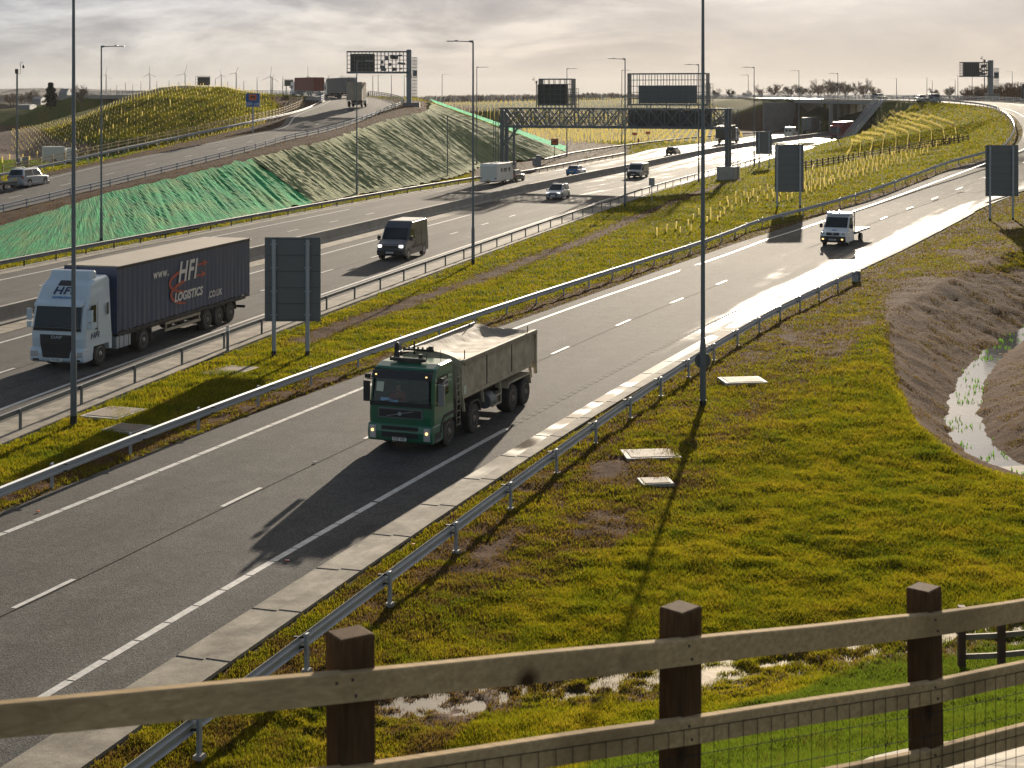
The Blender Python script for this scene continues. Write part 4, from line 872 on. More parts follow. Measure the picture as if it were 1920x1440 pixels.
# ================================================================== GRASS (uncountable)
def blades(name, count, sel, label, hscale=1.0, seed=1, wmul=1.0):
    r = np.random.default_rng(seed)
    cells = (ii[:-1, :-1]).ravel()[sel]; w_ = CW[sel]; w_ = w_ / w_.sum()
    c = r.choice(cells, count, p=w_); a, b = r.random(count), r.random(count)
    P = np.stack([PX, PY, GZ2], 1); P00, P01, P10, P11 = P[c], P[c + 1], P[c + nC], P[c + nC + 1]
    A, B = a[:, None], b[:, None]; p = P00 * (1 - A) * (1 - B) + P01 * A * (1 - B) + P10 * (1 - A) * B + P11 * A * B
    nz = vnoise(p[:, 0], p[:, 1], 0.5, 11) * .6 + vnoise(p[:, 0], p[:, 1], 1.9, 12) * .4
    dd = dirt[c] + (nz - .5) * 0.9 + (r.random(count) - .5) * .55; keep = dd < 0.72; dsel = np.clip((dd - .32) / .3, 0, 1); p = p[keep]; c = c[keep]; nz = nz[keep]; dsel = dsel[keep]; k = len(p)
    dist = p[:, 1]; hgt = (0.05 + 0.0011 * dist) * (0.55 + 0.9 * r.random(k)) * (.42 + .95 * nz) * (1 - .45 * dsel) * hscale; wid = (0.004 + 0.00032 * dist) * (.6 + .8 * r.random(k)) * wmul
    ang = r.random(k) * 6.283; lean = hgt * (0.2 + .7 * r.random(k)); la = r.random(k) * 6.283
    base = p - np.array([0, 0, .02]); dx, dy = np.cos(ang) * wid, np.sin(ang) * wid
    tip = p + np.stack([np.cos(la) * lean, np.sin(la) * lean, hgt], 1)
    V = np.stack([base - np.stack([dx, dy, 0 * dx], 1), base + np.stack([dx, dy, 0 * dx], 1), tip], 1).reshape(-1, 3)
    me = bpy.data.meshes.new(name); me.vertices.add(len(V)); me.vertices.foreach_set('co', V.ravel()); me.loops.add(len(V)); me.loops.foreach_set('vertex_index', np.arange(len(V)))
    me.polygons.add(k); me.polygons.foreach_set('loop_start', np.arange(k) * 3); me.polygons.foreach_set('loop_total', np.full(k, 3)); me.update(calc_edges=True)
    at = me.attributes.new('tone', 'FLOAT', 'FACE'); at.data.foreach_set('value', r.random(k)); at = me.attributes.new('lush', 'FLOAT', 'FACE'); at.data.foreach_set('value', lush[c]); at = me.attributes.new('dead', 'FLOAT', 'FACE'); at.data.foreach_set('value', np.clip(dsel * .9 + (r.random(k) < .06) * .6, 0, 1))
    me.materials.append(M['blade']); o = bpy.data.objects.new(name, me); COL.objects.link(o); return tag(o, label, 'grass', kind='stuff')
def blade_mat():
    m = bpy.data.materials.new('grass blades'); m.use_nodes = True; n = m.node_tree; n.nodes.clear(); l = n.links.new
    out = n.nodes.new('ShaderNodeOutputMaterial'); d = N(n, 'ShaderNodeBsdfDiffuse'); t = N(n, 'ShaderNodeBsdfTranslucent'); mx = N(n, 'ShaderNodeMixShader'); mx.inputs[0].default_value = .5
    at = N(n, 'ShaderNodeAttribute', attribute_name='tone'); lu = N(n, 'ShaderNodeAttribute', attribute_name='lush')
    g = N(n, 'ShaderNodeNewGeometry'); no = N(n, 'ShaderNodeTexNoise', i_Scale=.5, i_Detail=8.0, i_Roughness=.72); l(g.outputs['Position'], no.inputs['Vector'])
    ad = N(n, 'ShaderNodeMath', operation='MULTIPLY_ADD'); l(at.outputs['Fac'], ad.inputs[0]); ad.inputs[1].default_value = .5; 
    n2_ = N(n, 'ShaderNodeMapRange'); n2_.inputs[1].default_value = .35; n2_.inputs[2].default_value = .65; n2_.inputs[4].default_value = .6; l(no.outputs[0], n2_.inputs[0]); l(n2_.outputs[0], ad.inputs[2])
    c = N(n, 'ShaderNodeValToRGB'); l(ad.outputs[0], c.inputs[0]); e = c.color_ramp.elements; e[0].position = 0.0; e[0].color = (0.030, 0.065, 0.008, 1); e[1].position = 1.0; e[1].color = (0.195, 0.148, 0.02, 1)
    x = e.new(.4); x.color = (0.092, 0.104, 0.007, 1); x = e.new(.72); x.color = (0.155, 0.143, 0.009, 1)
    m2 = N(n, 'ShaderNodeMix', data_type='RGBA'); l(lu.outputs['Fac'], m2.inputs[0]); l(c.outputs[0], m2.inputs[6]); m2.inputs[7].default_value = (0.058, 0.088, 0.012, 1)
    dd_ = N(n, 'ShaderNodeAttribute', attribute_name='dead'); m3 = N(n, 'ShaderNodeMix', data_type='RGBA'); l(dd_.outputs['Fac'], m3.inputs[0]); l(m2.outputs[2], m3.inputs[6]); m3.inputs[7].default_value = (0.070, 0.042, 0.020, 1); m2 = m3
    tr = N(n, 'ShaderNodeMix', data_type='RGBA', blend_type='MULTIPLY'); tr.inputs[0].default_value = 1; l(m2.outputs[2], tr.inputs[6]); tr.inputs[7].default_value = (1.9, 1.8, 1.0, 1)
    l(m2.outputs[2], d.inputs[0]); l(tr.outputs[2], t.inputs[0]); l(d.outputs[0], mx.inputs[1]); l(t.outputs[0], mx.inputs[2]); l(mx.outputs[0], out.inputs[0]); return m
M['blade'] = blade_mat()
cc = ii[:-1, :-1].ravel(); CU, CV_, CYY = PU[cc], PV[cc], PY[cc]
# screen-uniform density: each cell's projected area
CW = np.ones(len(cc)) * np.clip(PV[cc] - PV[cc + nC], 0.2, 14)
okg = ~(onroad[cc] | onroad[cc + 1] | onroad[cc + nC])
inmat = inpoly(XY, strip(MT, MB_))[cc]
selA = okg & (CU > -30) & (CU < 1950) & (CYY > 13) & (CYY < 62) & (CV_ < 1500) & ~inmat & ~path[cc]
blades('near_grass', 900000, np.nonzero(selA)[0], 'rough yellow-green turf on the bank beside the slip road', seed=3)
selB = okg & (CU > -30) & (CU < 1950) & (CYY >= 62) & (CYY < 330) & ~inmat & (CV_ < 900)
blades('far_grass', 420000, np.nonzero(selB)[0], 'short sunlit turf on the central strip and the loop embankment', .75, seed=4)
# ================================================================== LAMP COLUMNS
def lamp_proto(side, ht=15.0, arm=1.7):
    root = empty('lamp_column', (0, 0, 0)); m_ = MB()
    m_.tube([(0, 0, -.3), (0, 0, .02), (0, 0, 2.3), (0, 0, 2.42), (0, 0, 2.6), (0, 0, ht * .6), (0, 0, ht)], [.115, .115, .11, .10, .082, .072, .052], M['pole'], 12); m_.tube([(0, 0, .0), (0, 0, .35)], .122, M['black'], 12)
    m_.build('column', root)
    m_ = MB(); m_.tube([(0, 0, ht - .05), (side * .25, 0, ht + .02), (side * arm * .6, 0, ht + .05)], [.035, .035, .03], M['pole'], 6); m_.box((side * .12, 0, ht + .04), (.3, .14, .12), M['pole']); m_.build('bracket', root)
    m_ = MB(); m_.box((side * (arm * .6 + .35), 0, ht + .05), (.8, .3, .06), M['galv']); m_.box((side * (arm * .6 + .1), 0, ht + .08), (.25, .2, .08), M['pole']); m_.build('lantern', root, bevel=.015); return root
pr = {}
def lamp(u, v, z, side, label, top=None, zf=None):
    p = Wm(u, v) if z is None else W(u, v, z); ht = 15.0
    if top is not None: ht = (v - top) * p.y / F
    key = (side, round(ht))
    if key not in pr: o = lamp_proto(side, round(ht)); pr[key] = o
    else: o = copy_tree(pr[key])
    o.location = p; tag(o, label, 'street lamp', 'lighting columns along the roads'); return o
lamp(1318, 768, 0, -1, 'tall lamp column rising past the top of the photo beside the near right crash barrier')
lamp(138, 798, 0, 1, 'tall lamp column in front of the white lorry cab on the central grass')
lamp(190, 455, 0.1, 1, 'lamp column standing at the foot of the green netting with its arm pointing right', top=82)
lamp(887, 496, 0, -1, 'lamp column on the central grass between the dark van and the green tipper truck', top=74)
lamp(1172, 389, None, -1, 'lamp column on the central grass just left of the small square sign', top=104)
lamp(669, 368, .1, 1, 'lamp column at the foot of the straw matting in front of the left cantilever sign', top=109)
lamp(894, 316, None, 1, 'lamp column behind the caravan at the right end of the matting', top=121)
lamp(1310, 344, None, -1, 'lamp column partly behind the tallest right column near the gantry end', top=119)
lamp(1063, 296, None, 1, 'lamp column seen through the gantry left of centre above the merge', top=125)
lamp(1166, 275, None, 1, 'lamp column behind the gantry truss, its top beside the nearer column', top=131)
lamp(1414, 315, None, -1, 'lamp column just left of the grey sign back beside the motorway', top=129)
lamp(1498, 270, 1.2, -1, 'lamp column in front of the overbridge abutment', top=136)
lamp(1571, 278, 1.3, -1, 'lamp column by the foot of the long staircase', top=141)
for u, v, top, lb_ in ((1403, 262, 141, 'slim lamp column beside the taller one left of the overbridge'), (1626, 192, 143, 'lamp column standing above the overbridge deck'), (1566, 196, 153, 'short distant lamp column over the middle of the bridge'),
    (1681, 187, 147, 'distant lamp column right of the car on the overbridge'), (1738, 181, 143, 'distant lamp column above the pair of cars on the bend'), (1748, 183, 149, 'second distant lamp column above the pair of cars on the bend'), (1791, 184, 149, 'distant lamp column left of the right cantilever sign'),
    (1796, 184, 138, 'taller distant lamp column left of the right cantilever sign'), (1823, 185, 143, 'distant lamp column under the right cantilever sign'), (1898, 181, 131, 'distant lamp column at the far right edge'), (1853, 183, 150, 'distant lamp column behind the mast of the right cantilever sign'),
    (839, 355, 225, 'short slim pole at the right end of the straw matting')):
    if top == 225: p = Wm(u, 344); continue
    Y = 15 * F / (max(60, v - top + 22)); Y = 520 if v > 186 else 620; p = WY(u, v, Y); ht = (v - top) * Y / F
    o = copy_tree(pr[(-1, 15)] if u % 2 else list(pr.values())[2], sc_=(1.6, 1.6, ht / 15)); o.location = p; tag(o, lb_, 'street lamp', 'lighting columns along the roads')
for u, v, top in ((482, 180, 146), (457, 182, 152), (530, 178, 144), (559, 176, 146), (561.5, 176, 149), (616, 178, 142), (641, 176, 141), (699, 196, 142), (709, 190, 141), (734, 196, 141), (758, 198, 142), (829, 212, 140), (207, 200, 165), (219, 198, 160), (235, 190, 155), (249, 185, 158), (264, 182, 153), (294, 172, 152), (317, 170, 151), (335, 168, 154), (404, 166, 147), (427, 170, 153)):
    Y = 560 if u < 470 else 500; p = WY(u, v, Y); ht = (v - top) * Y / F
    o = copy_tree(list(pr.values())[1], sc_=(1.4, 1.4, ht / 15)); o.location = p
    tag(o, 'far slender lamp column on the skyline, %s' % {482: 'right of the orange diversion sign', 457: 'left of the orange diversion sign', 530: 'between the bridge sign box and the first lorry', 559: 'just left of the red container lorry', 561.5: 'touching the red container lorry', 616: 'above the grey lorry', 641: 'between the grey and beige lorries', 699: 'right of the beige lorry', 709: 'second right of the beige lorry', 734: 'under the left cantilever sign', 758: 'beside the mast of the left cantilever sign', 829: 'alone on the slope beyond the matting', 207: 'near the bare tree', 219: 'next beyond the bare tree', 235: 'over the left flank of the hill', 249: 'second over the left flank', 264: 'third over the left flank', 294: 'above the hill shoulder', 317: 'second above the hill shoulder', 335: 'left of the hilltop sign box', 404: 'right of the hilltop sign box', 427: 'second right of the hilltop sign box'}[u], 'street lamp', 'lighting columns along the roads')
# sign discs on the near column
m_ = MB(); m_.lathe((0, 0, 0), [(.02, -.012), (.30, -.012), (.30, .012), (.02, .012)], M['sign_back'], 28); m_.box((0, .03, 0), (.1, .05, .3), M['galv'])
o = m_.build('round_sign'); o.location = W(1318, 768) + Vector((0.02, .2, 1.75)); tag(o, 'small dark round sign disc fixed low on the near right lamp column', 'round sign')

# slim pole at the matting
m_ = MB(); m_.tube([(0, 0, -.3), (0, 0, 8.2)], [.07, .05], M['pole'], 8); m_.box((0, 0, 8.2), (.16, .16, .25), M['black']); o = m_.build('slim_pole'); o.location = Wm(839, 336); tag(o, 'thin dark pole at the foot of the straw matting near its right end', 'pole')

# CCTV masts
def cctv(u, v, top, z, side, label):
    p = W(u, v, z); k = p.y / F; ht = (v - top) * k; r = empty('camera_mast', p, 0, label, 'camera mast', 'surveillance camera masts')
    m_ = MB(); m_.tube([(0, 0, -.2), (0, 0, ht - .5)], [.17, .14], M['pole'], 10); m_.build('mast', r)
    m_ = MB(); m_.box((0, 0, ht - .3), (.5, .5, .7), M['black']); m_.build('head', r)
    m_ = MB(); m_.tube([(0, 0, ht - .7), (side * .5, 0, ht - .7), (side * .5, 0, ht + .9), (side * .62, 0, ht + 1.1), (side * .85, 0, ht + 1.1), (side * .95, 0, ht + .95), (side * .97, 0, ht + .6)], .04, M['pole'], 6); m_.build('arm', r)
    m_ = MB(); m_.ball((side * .97, 0, ht + .4), .2, M['black'], sz=1.3); m_.build('camera', r)
cctv(32, 310, 130, 0.6, 1, 'camera mast with a gooseneck arm at the far left beside two grey cabinets')
cctv(1006, 232, 152, 3.0, -1, 'camera mast with a gooseneck arm left of the big message panel')
cctv(1846, 183, 112, 10.4, -1, 'camera mast sticking up above the right cantilever sign')

# ================================================================== SIGN BACKS ON TWO POSTS
def sign_back(u0, u1, v0, v1, vb, z, label, ubs, ang=None, mcol='sign_back', zfun=None):
    """board spans photo columns u0..u1 and rows v0..v1, posts reach row vb"""
    uc = (u0 + u1) / 2; p = W(uc, vb, z); k = p.y / F; w = (u1 - u0) * k; zt = H - (v0 - HY) * k; zb = H - (v1 - HY) * k
    root = empty('road_sign', p, ang or 0, label, 'sign', 'large road signs seen from behind'); o = Vector((0, 0, p.z))
    m_ = MB(); hh = zt - zb; m_.box((0, .06, (zt + zb) / 2 - p.z), (w, .05, hh), M[mcol])
    n_ = max(3, int(hh / .62))
    for i in range(n_ + 1): m_.box((0, .025, zb - p.z + .08 + (hh - .16) * i / n_), (w * .97, .025, .035), M['sign_back_l'])
    m_.build('panel', root, bevel=.02)
    for ub in ubs:
        x = (ub - uc) * k; zg = gz(p.x + x, p.y) - .1; m_ = MB(); m_.tube([(x, -.06, zg - p.z), (x, -.06, zt - p.z - .1)], .095, M['galv'], 10); m_.tube([(x, -.06, zg - p.z), (x, -.06, zg - p.z + .35)], .1, M['black'], 10)
        for i in range(4): m_.box((x, -.02, zb - p.z + .3 + (hh - .6) * i / 3), (.3, .08, .05), M['galv'])
        m_.build('post', root)
    return root
M['sign_back_l'] = mat('sign rail', (0.075, 0.085, 0.09), 0.45, 0.2, 0.08, 1.0)
sign_back(496, 601, 445, 603, 668, 0, 'large grey back of a road sign on two posts behind the dark curtain lorry', (514, 577))
sign_back(1453, 1507, 271, 360, 396, 0.5, 'dark sign back with two posts standing among the tree guards', (1457, 1500))
sign_back(1848, 1910, 272, 368, 410, 0.9, 'grey sign back with two pale posts at the right edge beside the slip road', (1856, 1899))
sign_back(1417, 1448, 247, 289, 311, 1.0, 'small distant sign back just left of the dark sign among the tree guards', (1423, 1442))
p = W(1222, 381, .1); k = p.y / F; r = empty('small_sign', p, 0, 'small pale square sign on one thin post beside the box-beam barrier', 'sign')
m_ = MB(); m_.box((0, 0, (381 - 341) * k), (11 * k, .04, 15 * k), M['concrete']); m_.build('plate', r, bevel=.01); m_ = MB(); m_.tube([(0, -.05, -.2), (0, -.05, 46 * k)], .045, M['galv'], 8); m_.build('post', r)
# marker post near the lorry with a pale top
r = empty('marker_post', W(427, 659, 0), 0, 'dark marker post with a white reflector band beside the barrier near the lorry trailer', 'marker post')
m_ = MB(); m_.box((0, 0, .5), (.13, .06, 1.25), M['galv_dark']); m_.build('post', r); m_ = MB(); m_.box((0, 0, 1.0), (.14, .07, .16), M['white']); m_.build('reflector', r)

# ================================================================== DIVERSION SIGNS
def text_mesh(body, size, ext=.004, shear=0.0, bold=0.0, align='CENTER', space=1.0):
    cu = bpy.data.curves.new('lettering', 'FONT'); cu.body = body; cu.size = size; cu.extrude = ext; cu.shear = shear; cu.offset = bold; cu.align_x = align; cu.align_y = 'CENTER'; cu.space_character = space; cu.resolution_u = 3
    o = bpy.data.objects.new('tmp', cu); COL.objects.link(o); dg = bpy.context.evaluated_depsgraph_get(); me = bpy.data.meshes.new_from_object(o.evaluated_get(dg)); bpy.data.objects.remove(o); me.name = 'lettering'; return me
def lettering(body, size, mcol, parent, loc, rot, ext=.004, sx=1.0, **k):
    me = text_mesh(body, size, ext, **k); me.materials.clear(); me.materials.append(M[mcol]); o = bpy.data.objects.new('lettering', me); COL.objects.link(o); o.parent = parent; o.location = loc; o.rotation_euler = rot; o.scale = (sx, 1, 1); return o
FACE = (R(90), 0, 0)      # reads from the camera side (facing -Y)
M['blue_sign'] = mat('blue sign face', (0.01, 0.10, 0.30), 0.45, 0, .05); M['orange'] = mat('orange sign face', (0.62, 0.13, 0.02), 0.45, 0, .05); M['white_s'] = mat('sign white', (0.62, 0.64, 0.66), 0.45, 0, .03)
p = WL(474, 243); p = Vector((p.x - 1.0, p.y, p.z)); k = p.y / F
p = WY(474, 243, 205); k = 205 / F; r = empty('diversion_sign', p, 0, 'blue sign reading 300 yds with an orange symbol beside the link road', 'sign')
m_ = MB(); hb_ = (243 - 200) * k; ht_ = (243 - 175) * k; m_.box((0, 0, (hb_ + ht_) / 2), (26 * k, .06, ht_ - hb_), M['blue_sign']); 
m_.box((0, 0.0, (hb_ + ht_) / 2), (26.8 * k, .05, ht_ - hb_ + .06), M['white_s']); m_.build('panel', r)
m_ = MB(); m_.box((0, -.04, ht_ - 7.5 * k), (14 * k, .03, 11 * k), M['orange']); m_.build('symbol_panel', r)
m_ = MB(); m_.tube([(-3.8 * k, -.065, ht_ - 8 * k), (-.5 * k, -.065, ht_ - 5.2 * k), (2.6 * k, -.065, ht_ - 6 * k), (3.8 * k, -.065, ht_ - 10 * k)], .1, M['ink'], 6); m_.add([(-5 * k, -.07, ht_ - 8.5 * k), (-1.8 * k, -.07, ht_ - 4.8 * k), (-1.4 * k, -.07, ht_ - 9.5 * k)], [(0, 1, 2)], M['ink']); m_.build('arrow', r)
lettering('300 yds', .62, 'white_s', r, (0, -.05, hb_ + 5 * k), FACE)
m_ = MB(); m_.tube([(0, .1, -.4), (0, .1, ht_)], .1, M['galv'], 8); m_.build('post', r)
p = Wm(1040, 303); k = p.y / F; r = empty('diversion_sign', p, 0, 'small orange symbol sign on a thin post near the end of the matted embankment', 'sign')
m_ = MB(); m_.box((0, 0, 37 * k), (14 * k, .05, 12.5 * k), M['sign_back']); m_.build('panel', r); m_ = MB(); m_.box((0, -.04, 37 * k), (10.5 * k, .03, 9 * k), M['orange']); m_.build('symbol_panel', r)
m_ = MB(); m_.tube([(-3 * k, -.065, 36.5 * k), (-.3 * k, -.065, 39.2 * k), (2.2 * k, -.065, 38.2 * k), (3.2 * k, -.065, 34.8 * k)], .09, M['ink'], 6); m_.build('arrow', r)
m_ = MB(); m_.tube([(0, .06, -.3), (0, .06, 30 * k)], .06, M['galv_dark'], 8); m_.build('post', r)
for u, v, w_ in ((1190, 275, 'left'), (1215, 273, 'right')):
    p = Wm(u, v); k = p.y / F; r = empty('work_sign', p, 0, 'little orange sign on a post by the guarded field, %s one of the pair' % w_, 'sign'); m_ = MB(); m_.box((0, 0, 24 * k), (9 * k, .05, 5 * k), M['orange']); m_.build('panel', r); m_ = MB(); m_.tube([(0, .06, -.2), (0, .06, 22 * k)], .05, M['galv_dark'], 6); m_.build('post', r)
m_ = MB(); m_.lathe((0, 0, 0), [(.22, 0), (.2, .3), (.14, 1.3), (.1, 1.4)], M['red_lamp'], 10, axis='z'); o = m_.build('traffic_drum'); o.location = Wm(1197, 272); tag(o, 'red traffic marker by the far crash barrier in front of the guarded field', 'traffic marker')

# ================================================================== GANTRIES
def lattice(m_, a, b, c, n, m, r=.05):
    """grid of bars over the rectangle a-b (bottom) with height c"""
    a, b = Vector(a), Vector(b); up = Vector((0, 0, c))
    for i in range(n + 1): p = a.lerp(b, i / n); m_.beam(p, p + up, r, r, M['gantry'], up=(1, 0, 0))
    for j in range(m + 1): q_ = up * (j / m); m_.beam(a + q_, b + q_, r, r, M['gantry'])
gL, gR = Vector((-1.0, 208, 0)), Vector((27.6, 197.5, 0)); gx = (gR - gL).normalized(); gy = Vector((-gx.y, gx.x, 0)); gl_ = (gR - gL).length
gan = empty('portal_gantry', gR, math.atan2(gx.y, gx.x), 'wide steel portal gantry spanning the motorway with lattice beam and two cages of message signs', 'gantry')
LX = -gl_; dpt = 1.9; z0, z1 = 7.15, 9.55
m_ = MB()
for yy in (-dpt / 2, dpt / 2):
    m_.beam((LX - .4, yy, z0), (.4, yy, z0), .3, .34, M['gantry']); m_.beam((LX - .4, yy, z1), (.4, yy, z1), .26, .22, M['gantry'])
    nb_ = 15
    for i in range(nb_):
        xa, xb = LX + gl_ * i / nb_, LX + gl_ * (i + 1) / nb_
        m_.beam((xa, yy, z0), (xb, yy, z1), .13, .13, M['gantry']); m_.beam((xb, yy, z0), (xa, yy, z1), .13, .13, M['gantry']); m_.beam((xa, yy, z0), (xa, yy, z1), .12, .12, M['gantry'], up=(1, 0, 0))
    for j in range(1, 4): m_.beam((LX, yy, z0 + (z1 - z0) * j / 4), (0, yy, z0 + (z1 - z0) * j / 4), .035, .035, M['gantry'])
    for i in range(60): m_.beam((LX + gl_ * i / 60, yy, z0), (LX + gl_ * i / 60, yy, z1), .03, .03, M['gantry'], up=(1, 0, 0))
for i in range(16): m_.beam((LX + gl_ * i / 15, -dpt / 2, z0), (LX + gl_ * i / 15, dpt / 2, z0), .12, .12, M['gantry']); m_.beam((LX + gl_ * i / 15, -dpt / 2, z1), (LX + gl_ * i / 15, dpt / 2, z1), .1, .1, M['gantry'])
m_.box((LX / 2, 0, z0 + .1), (gl_, dpt * .9, .06), M['gantry']); m_.build('beam', gan)
def gxl(u):  # local x on the beam for a photo column
    t = (u - 960) / F; return ((t * gR.y - gR.x) / (gx.x - t * gx.y))
def panel_on(u0, u1, za, zb, yy, m, name, th=.3):
    xa, xb = gxl(u0), gxl(u1); q_ = MB(); q_.box(((xa + xb) / 2, yy, (za + zb) / 2), (xb - xa, th, zb - za), M[m])
    for i in range(1, int((xb - xa) / .9)): q_.box((xa + i * .9, yy - th / 2 - .01, (za + zb) / 2), (.05, .03, zb - za), M['gantry'])
    return q_.build(name, gan)
panel_on(1176, 1333, z0 + .15, z1 - .15, .5, 'panel', 'message_panel', .2)
panel_on(1010, 1065, 9.95, 12.75, -.2, 'panel', 'message_panel', .6)
panel_on(1197, 1306, 10.25, 12.6, .3, 'sign_back', 'message_panel', .5)
for u0, u1, zt in ((1014, 1075, 13.45), (1180, 1327, 14.1)):
    xa, xb = gxl(u0), gxl(u1); q_ = MB()
    for yy in (-.8, .9): lattice(q_, (xa, yy, 10.1), (xb, yy, 10.1), zt - 10.1, max(3, int((xb - xa) / .75)), 5, .07); q_.beam((xa, yy, zt), (xb, yy, zt), .14, .16, M['gantry']); q_.beam((xa, yy, 10.1), (xb, yy, 10.1), .14, .2, M['gantry'])
    for x in (xa, xb):
        for z in (10.1, 11.4, 12.7, zt): q_.beam((x, -.8, z), (x, .9, z), .07, .07, M['gantry'])
        q_.box((x, 0, (10.1 + zt) / 2), (.04, 1.5, zt - 10.1), M['gantry'])
    for i in range(5):
        x = xa + (xb - xa) * i / 4; q_.beam((x, -.8, z1), (x, -.8, 10.1), .1, .1, M['gantry'], up=(1, 0, 0)); q_.beam((x, .9, z1), (x, .9, 10.1), .1, .1, M['gantry'], up=(1, 0, 0))
    q_.build('sign_cage', gan)
q_ = MB(); xa = gxl(1334); lattice(q_, (xa - .9, -.9, 9.6), (xa, -.9, 9.6), 3.2, 3, 6, .05); lattice(q_, (xa - .9, .9, 9.6), (xa, .9, 9.6), 3.2, 3, 6, .05); q_.build('access_cage', gan)
q_ = MB(); xa = gxl(1081); lattice(q_, (xa - .8, -.9, 9.6), (xa, -.9, 9.6), 2.6, 3, 5, .05); lattice(q_, (xa - .8, .9, 9.6), (xa, .9, 9.6), 2.6, 3, 5, .05); q_.build('access_cage', gan)
for x, zb in ((0, 2.25), (LX, 2.35)):
    q_ = MB()
    for yy in (-.85, .85): q_.box((x, yy, (zb + z1) / 2), (.42, .42, z1 - zb), M['gantry']); q_.box((x, yy, zb + .04), (.8, .8, .08), M['gantry'])
    q_.build('leg', gan)
    q_ = MB(); q_.box((x, 0, zb / 2 - .25), (2.3, 3.2, zb + .5), M['concrete']); q_.build('plinth', gan, bevel=.04)
q_ = MB(); q_.beam((LX + 2.4, -.85, z0), (LX + .2, -.85, 4.6), .22, .22, M['gantry']); q_.beam((LX + 1.5, -.4, z0), (LX + 1.5, -.4, 2.0), .24, .24, M['gantry'], up=(1, 0, 0)); q_.beam((LX + .2, -.4, 5.2), (LX + 1.5, -.4, 3), .12, .12, M['gantry']); q_.build('brace', gan)
for x in (.95, LX - 1.1):
    q_ = MB(); zb = .9 if x > 0 else 2.2
    for dx in (-.35, .35):
        for dy in (-.4, .4): q_.beam((x + dx, dy, zb), (x + dx, dy, z1), .06, .06, M['gantry'], up=(1, 0, 0))
        for i in range(24): z = zb + (z1 - zb) * i / 23; q_.beam((x - .35, -.42, z), (x + .35, -.42, z), .03, .03, M['gantry'])
    q_.build('access_ladder', gan)

def cantilever(pu, v_top, v_base, Y, u_left, vb_panel, u_sol0, u_sol1, v_s0, v_s1, label, stub=None):
    p = WY(pu, v_base, Y); k = Y / F; r = empty('cantilever_sign', p, 0, label, 'gantry'); X = lambda u: (u - pu) * k; Z = lambda v: (v_base - v) * k
    q_ = MB(); q_.box((0, 0, Z(v_top) / 2), (9.5 * k, .8, Z(v_top)), M['gantry_lt']); q_.box((0, 0, Z(v_top) * .55), (11 * k, 1.0, .25), M['gantry_lt']); q_.build('mast', r, bevel=.05)
    zt, zb = Z(v_top + 4), Z(vb_panel); q_ = MB(); xa = X(u_left)
    for yy in (-.6, .6):
        lattice(q_, (xa, yy, zb), (-.3, yy, zb), zt - zb, 16, 5, .07); q_.beam((xa, yy, zt), (0, yy, zt), .2, .22, M['gantry']); q_.beam((xa, yy, zb), (0, yy, zb), .2, .32, M['gantry'])
    for x in (xa, (xa) / 2): q_.beam((x, -.6, zt), (x, .6, zt), .1, .1, M['gantry']); q_.beam((x, -.6, zb), (x, .6, zb), .1, .1, M['gantry'])
    q_.build('cage', r)
    q_ = MB(); q_.box(((X(u_sol0) + X(u_sol1)) / 2, 0, (Z(v_s0) + Z(v_s1)) / 2), (X(u_sol1) - X(u_sol0), .6, Z(v_s0) - Z(v_s1)), M['panel']); q_.build('message_panel', r, bevel=.03)
    q_ = MB(); rnd = random.Random(3)
    for i in range(14):
        x = X(u_sol1) + (-.8 - X(u_sol1)) * rnd.random(); z = zb + .4 + (zt - zb - 1) * rnd.random(); q_.box((x, .3, z), (.3 + .6 * rnd.random(), .15, .2 + .5 * rnd.random()), M['gantry'])
    q_.build('equipment', r)
    q_ = MB(); xs_ = 6 * k; lattice(q_, (xs_, -.3, Z(v_base - 22) if v_base > 190 else Z(v_base - 16)), (xs_ + 9 * k, -.3, Z(v_base - 22) if v_base > 190 else Z(v_base - 16)), Z(v_top + 15) - (Z(v_base - 22) if v_base > 190 else Z(v_base - 16)), 4, 12, .08); q_.build('access_ladder', r)
    q_ = MB(); q_.box((11 * k, 0, Z((v_top * .6 + v_base * .4))), (7 * k, 1.0, 11 * k), M['gantry']); q_.build('cabinet', r)
    q_ = MB(); q_.box((.4, 0, .1), (2.8, 3.2, 1.9), M['concrete_d']); q_.build('plinth', r, bevel=.04)
    return r
cantilever(767, 93, 204, 258, 651, 136, 657, 703, 101, 134, 'tall cantilever sign with a dark display and open lattice beside the left link road')
cantilever(1857, 113, 183, 385, 1800, 143, 1806, 1836, 118, 142, 'distant cantilever sign with a dark display right of the loop bend')
def far_board(u0, u1, v0, v1, vb, Y, label, m='panel', name='message_sign'):
    p = WY((u0 + u1) / 2, vb, Y); k = Y / F; r = empty(name, p, 0, label, 'sign'); q_ = MB(); q_.box((0, 0, (vb - (v0 + v1) / 2) * k), ((u1 - u0) * k, .8, (v1 - v0) * k), M[m]); q_.build('panel', r, bevel=.05)
    q_ = MB(); w = (u1 - u0) * k * .5
    for s_ in (-.7, .7): q_.tube([(s_ * w, .5, 0), (s_ * w, .5, (vb - v0) * k)], .15, M['gantry'], 6)
    q_.build('post', r); q_ = MB(); lattice(q_, (-w - 8 * k * .5, -.2, (vb - v1) * k), (w, -.2, (vb - v1) * k), (v1 - v0 + 1.5) * k, 7, 3, .1); q_.build('cage', r)
far_board(371, 394, 144.5, 160, 164, 440, 'distant boxy message sign standing on top of the left hill')
far_board(534, 550, 150, 161, 176, 520, 'distant small message sign on the skyline left of the red container lorry')
far_board(612, 633, 149, 162, 176, 430, 'grey sign back behind the red container lorry', 'gantry_lt')
far_board(640, 654, 146, 151, 178, 460, 'wide grey sign back above the grey lorry', 'gantry_lt')
far_board(657, 668, 146, 157, 178, 470, 'narrow grey sign back between the grey and beige lorries', 'gantry_lt')
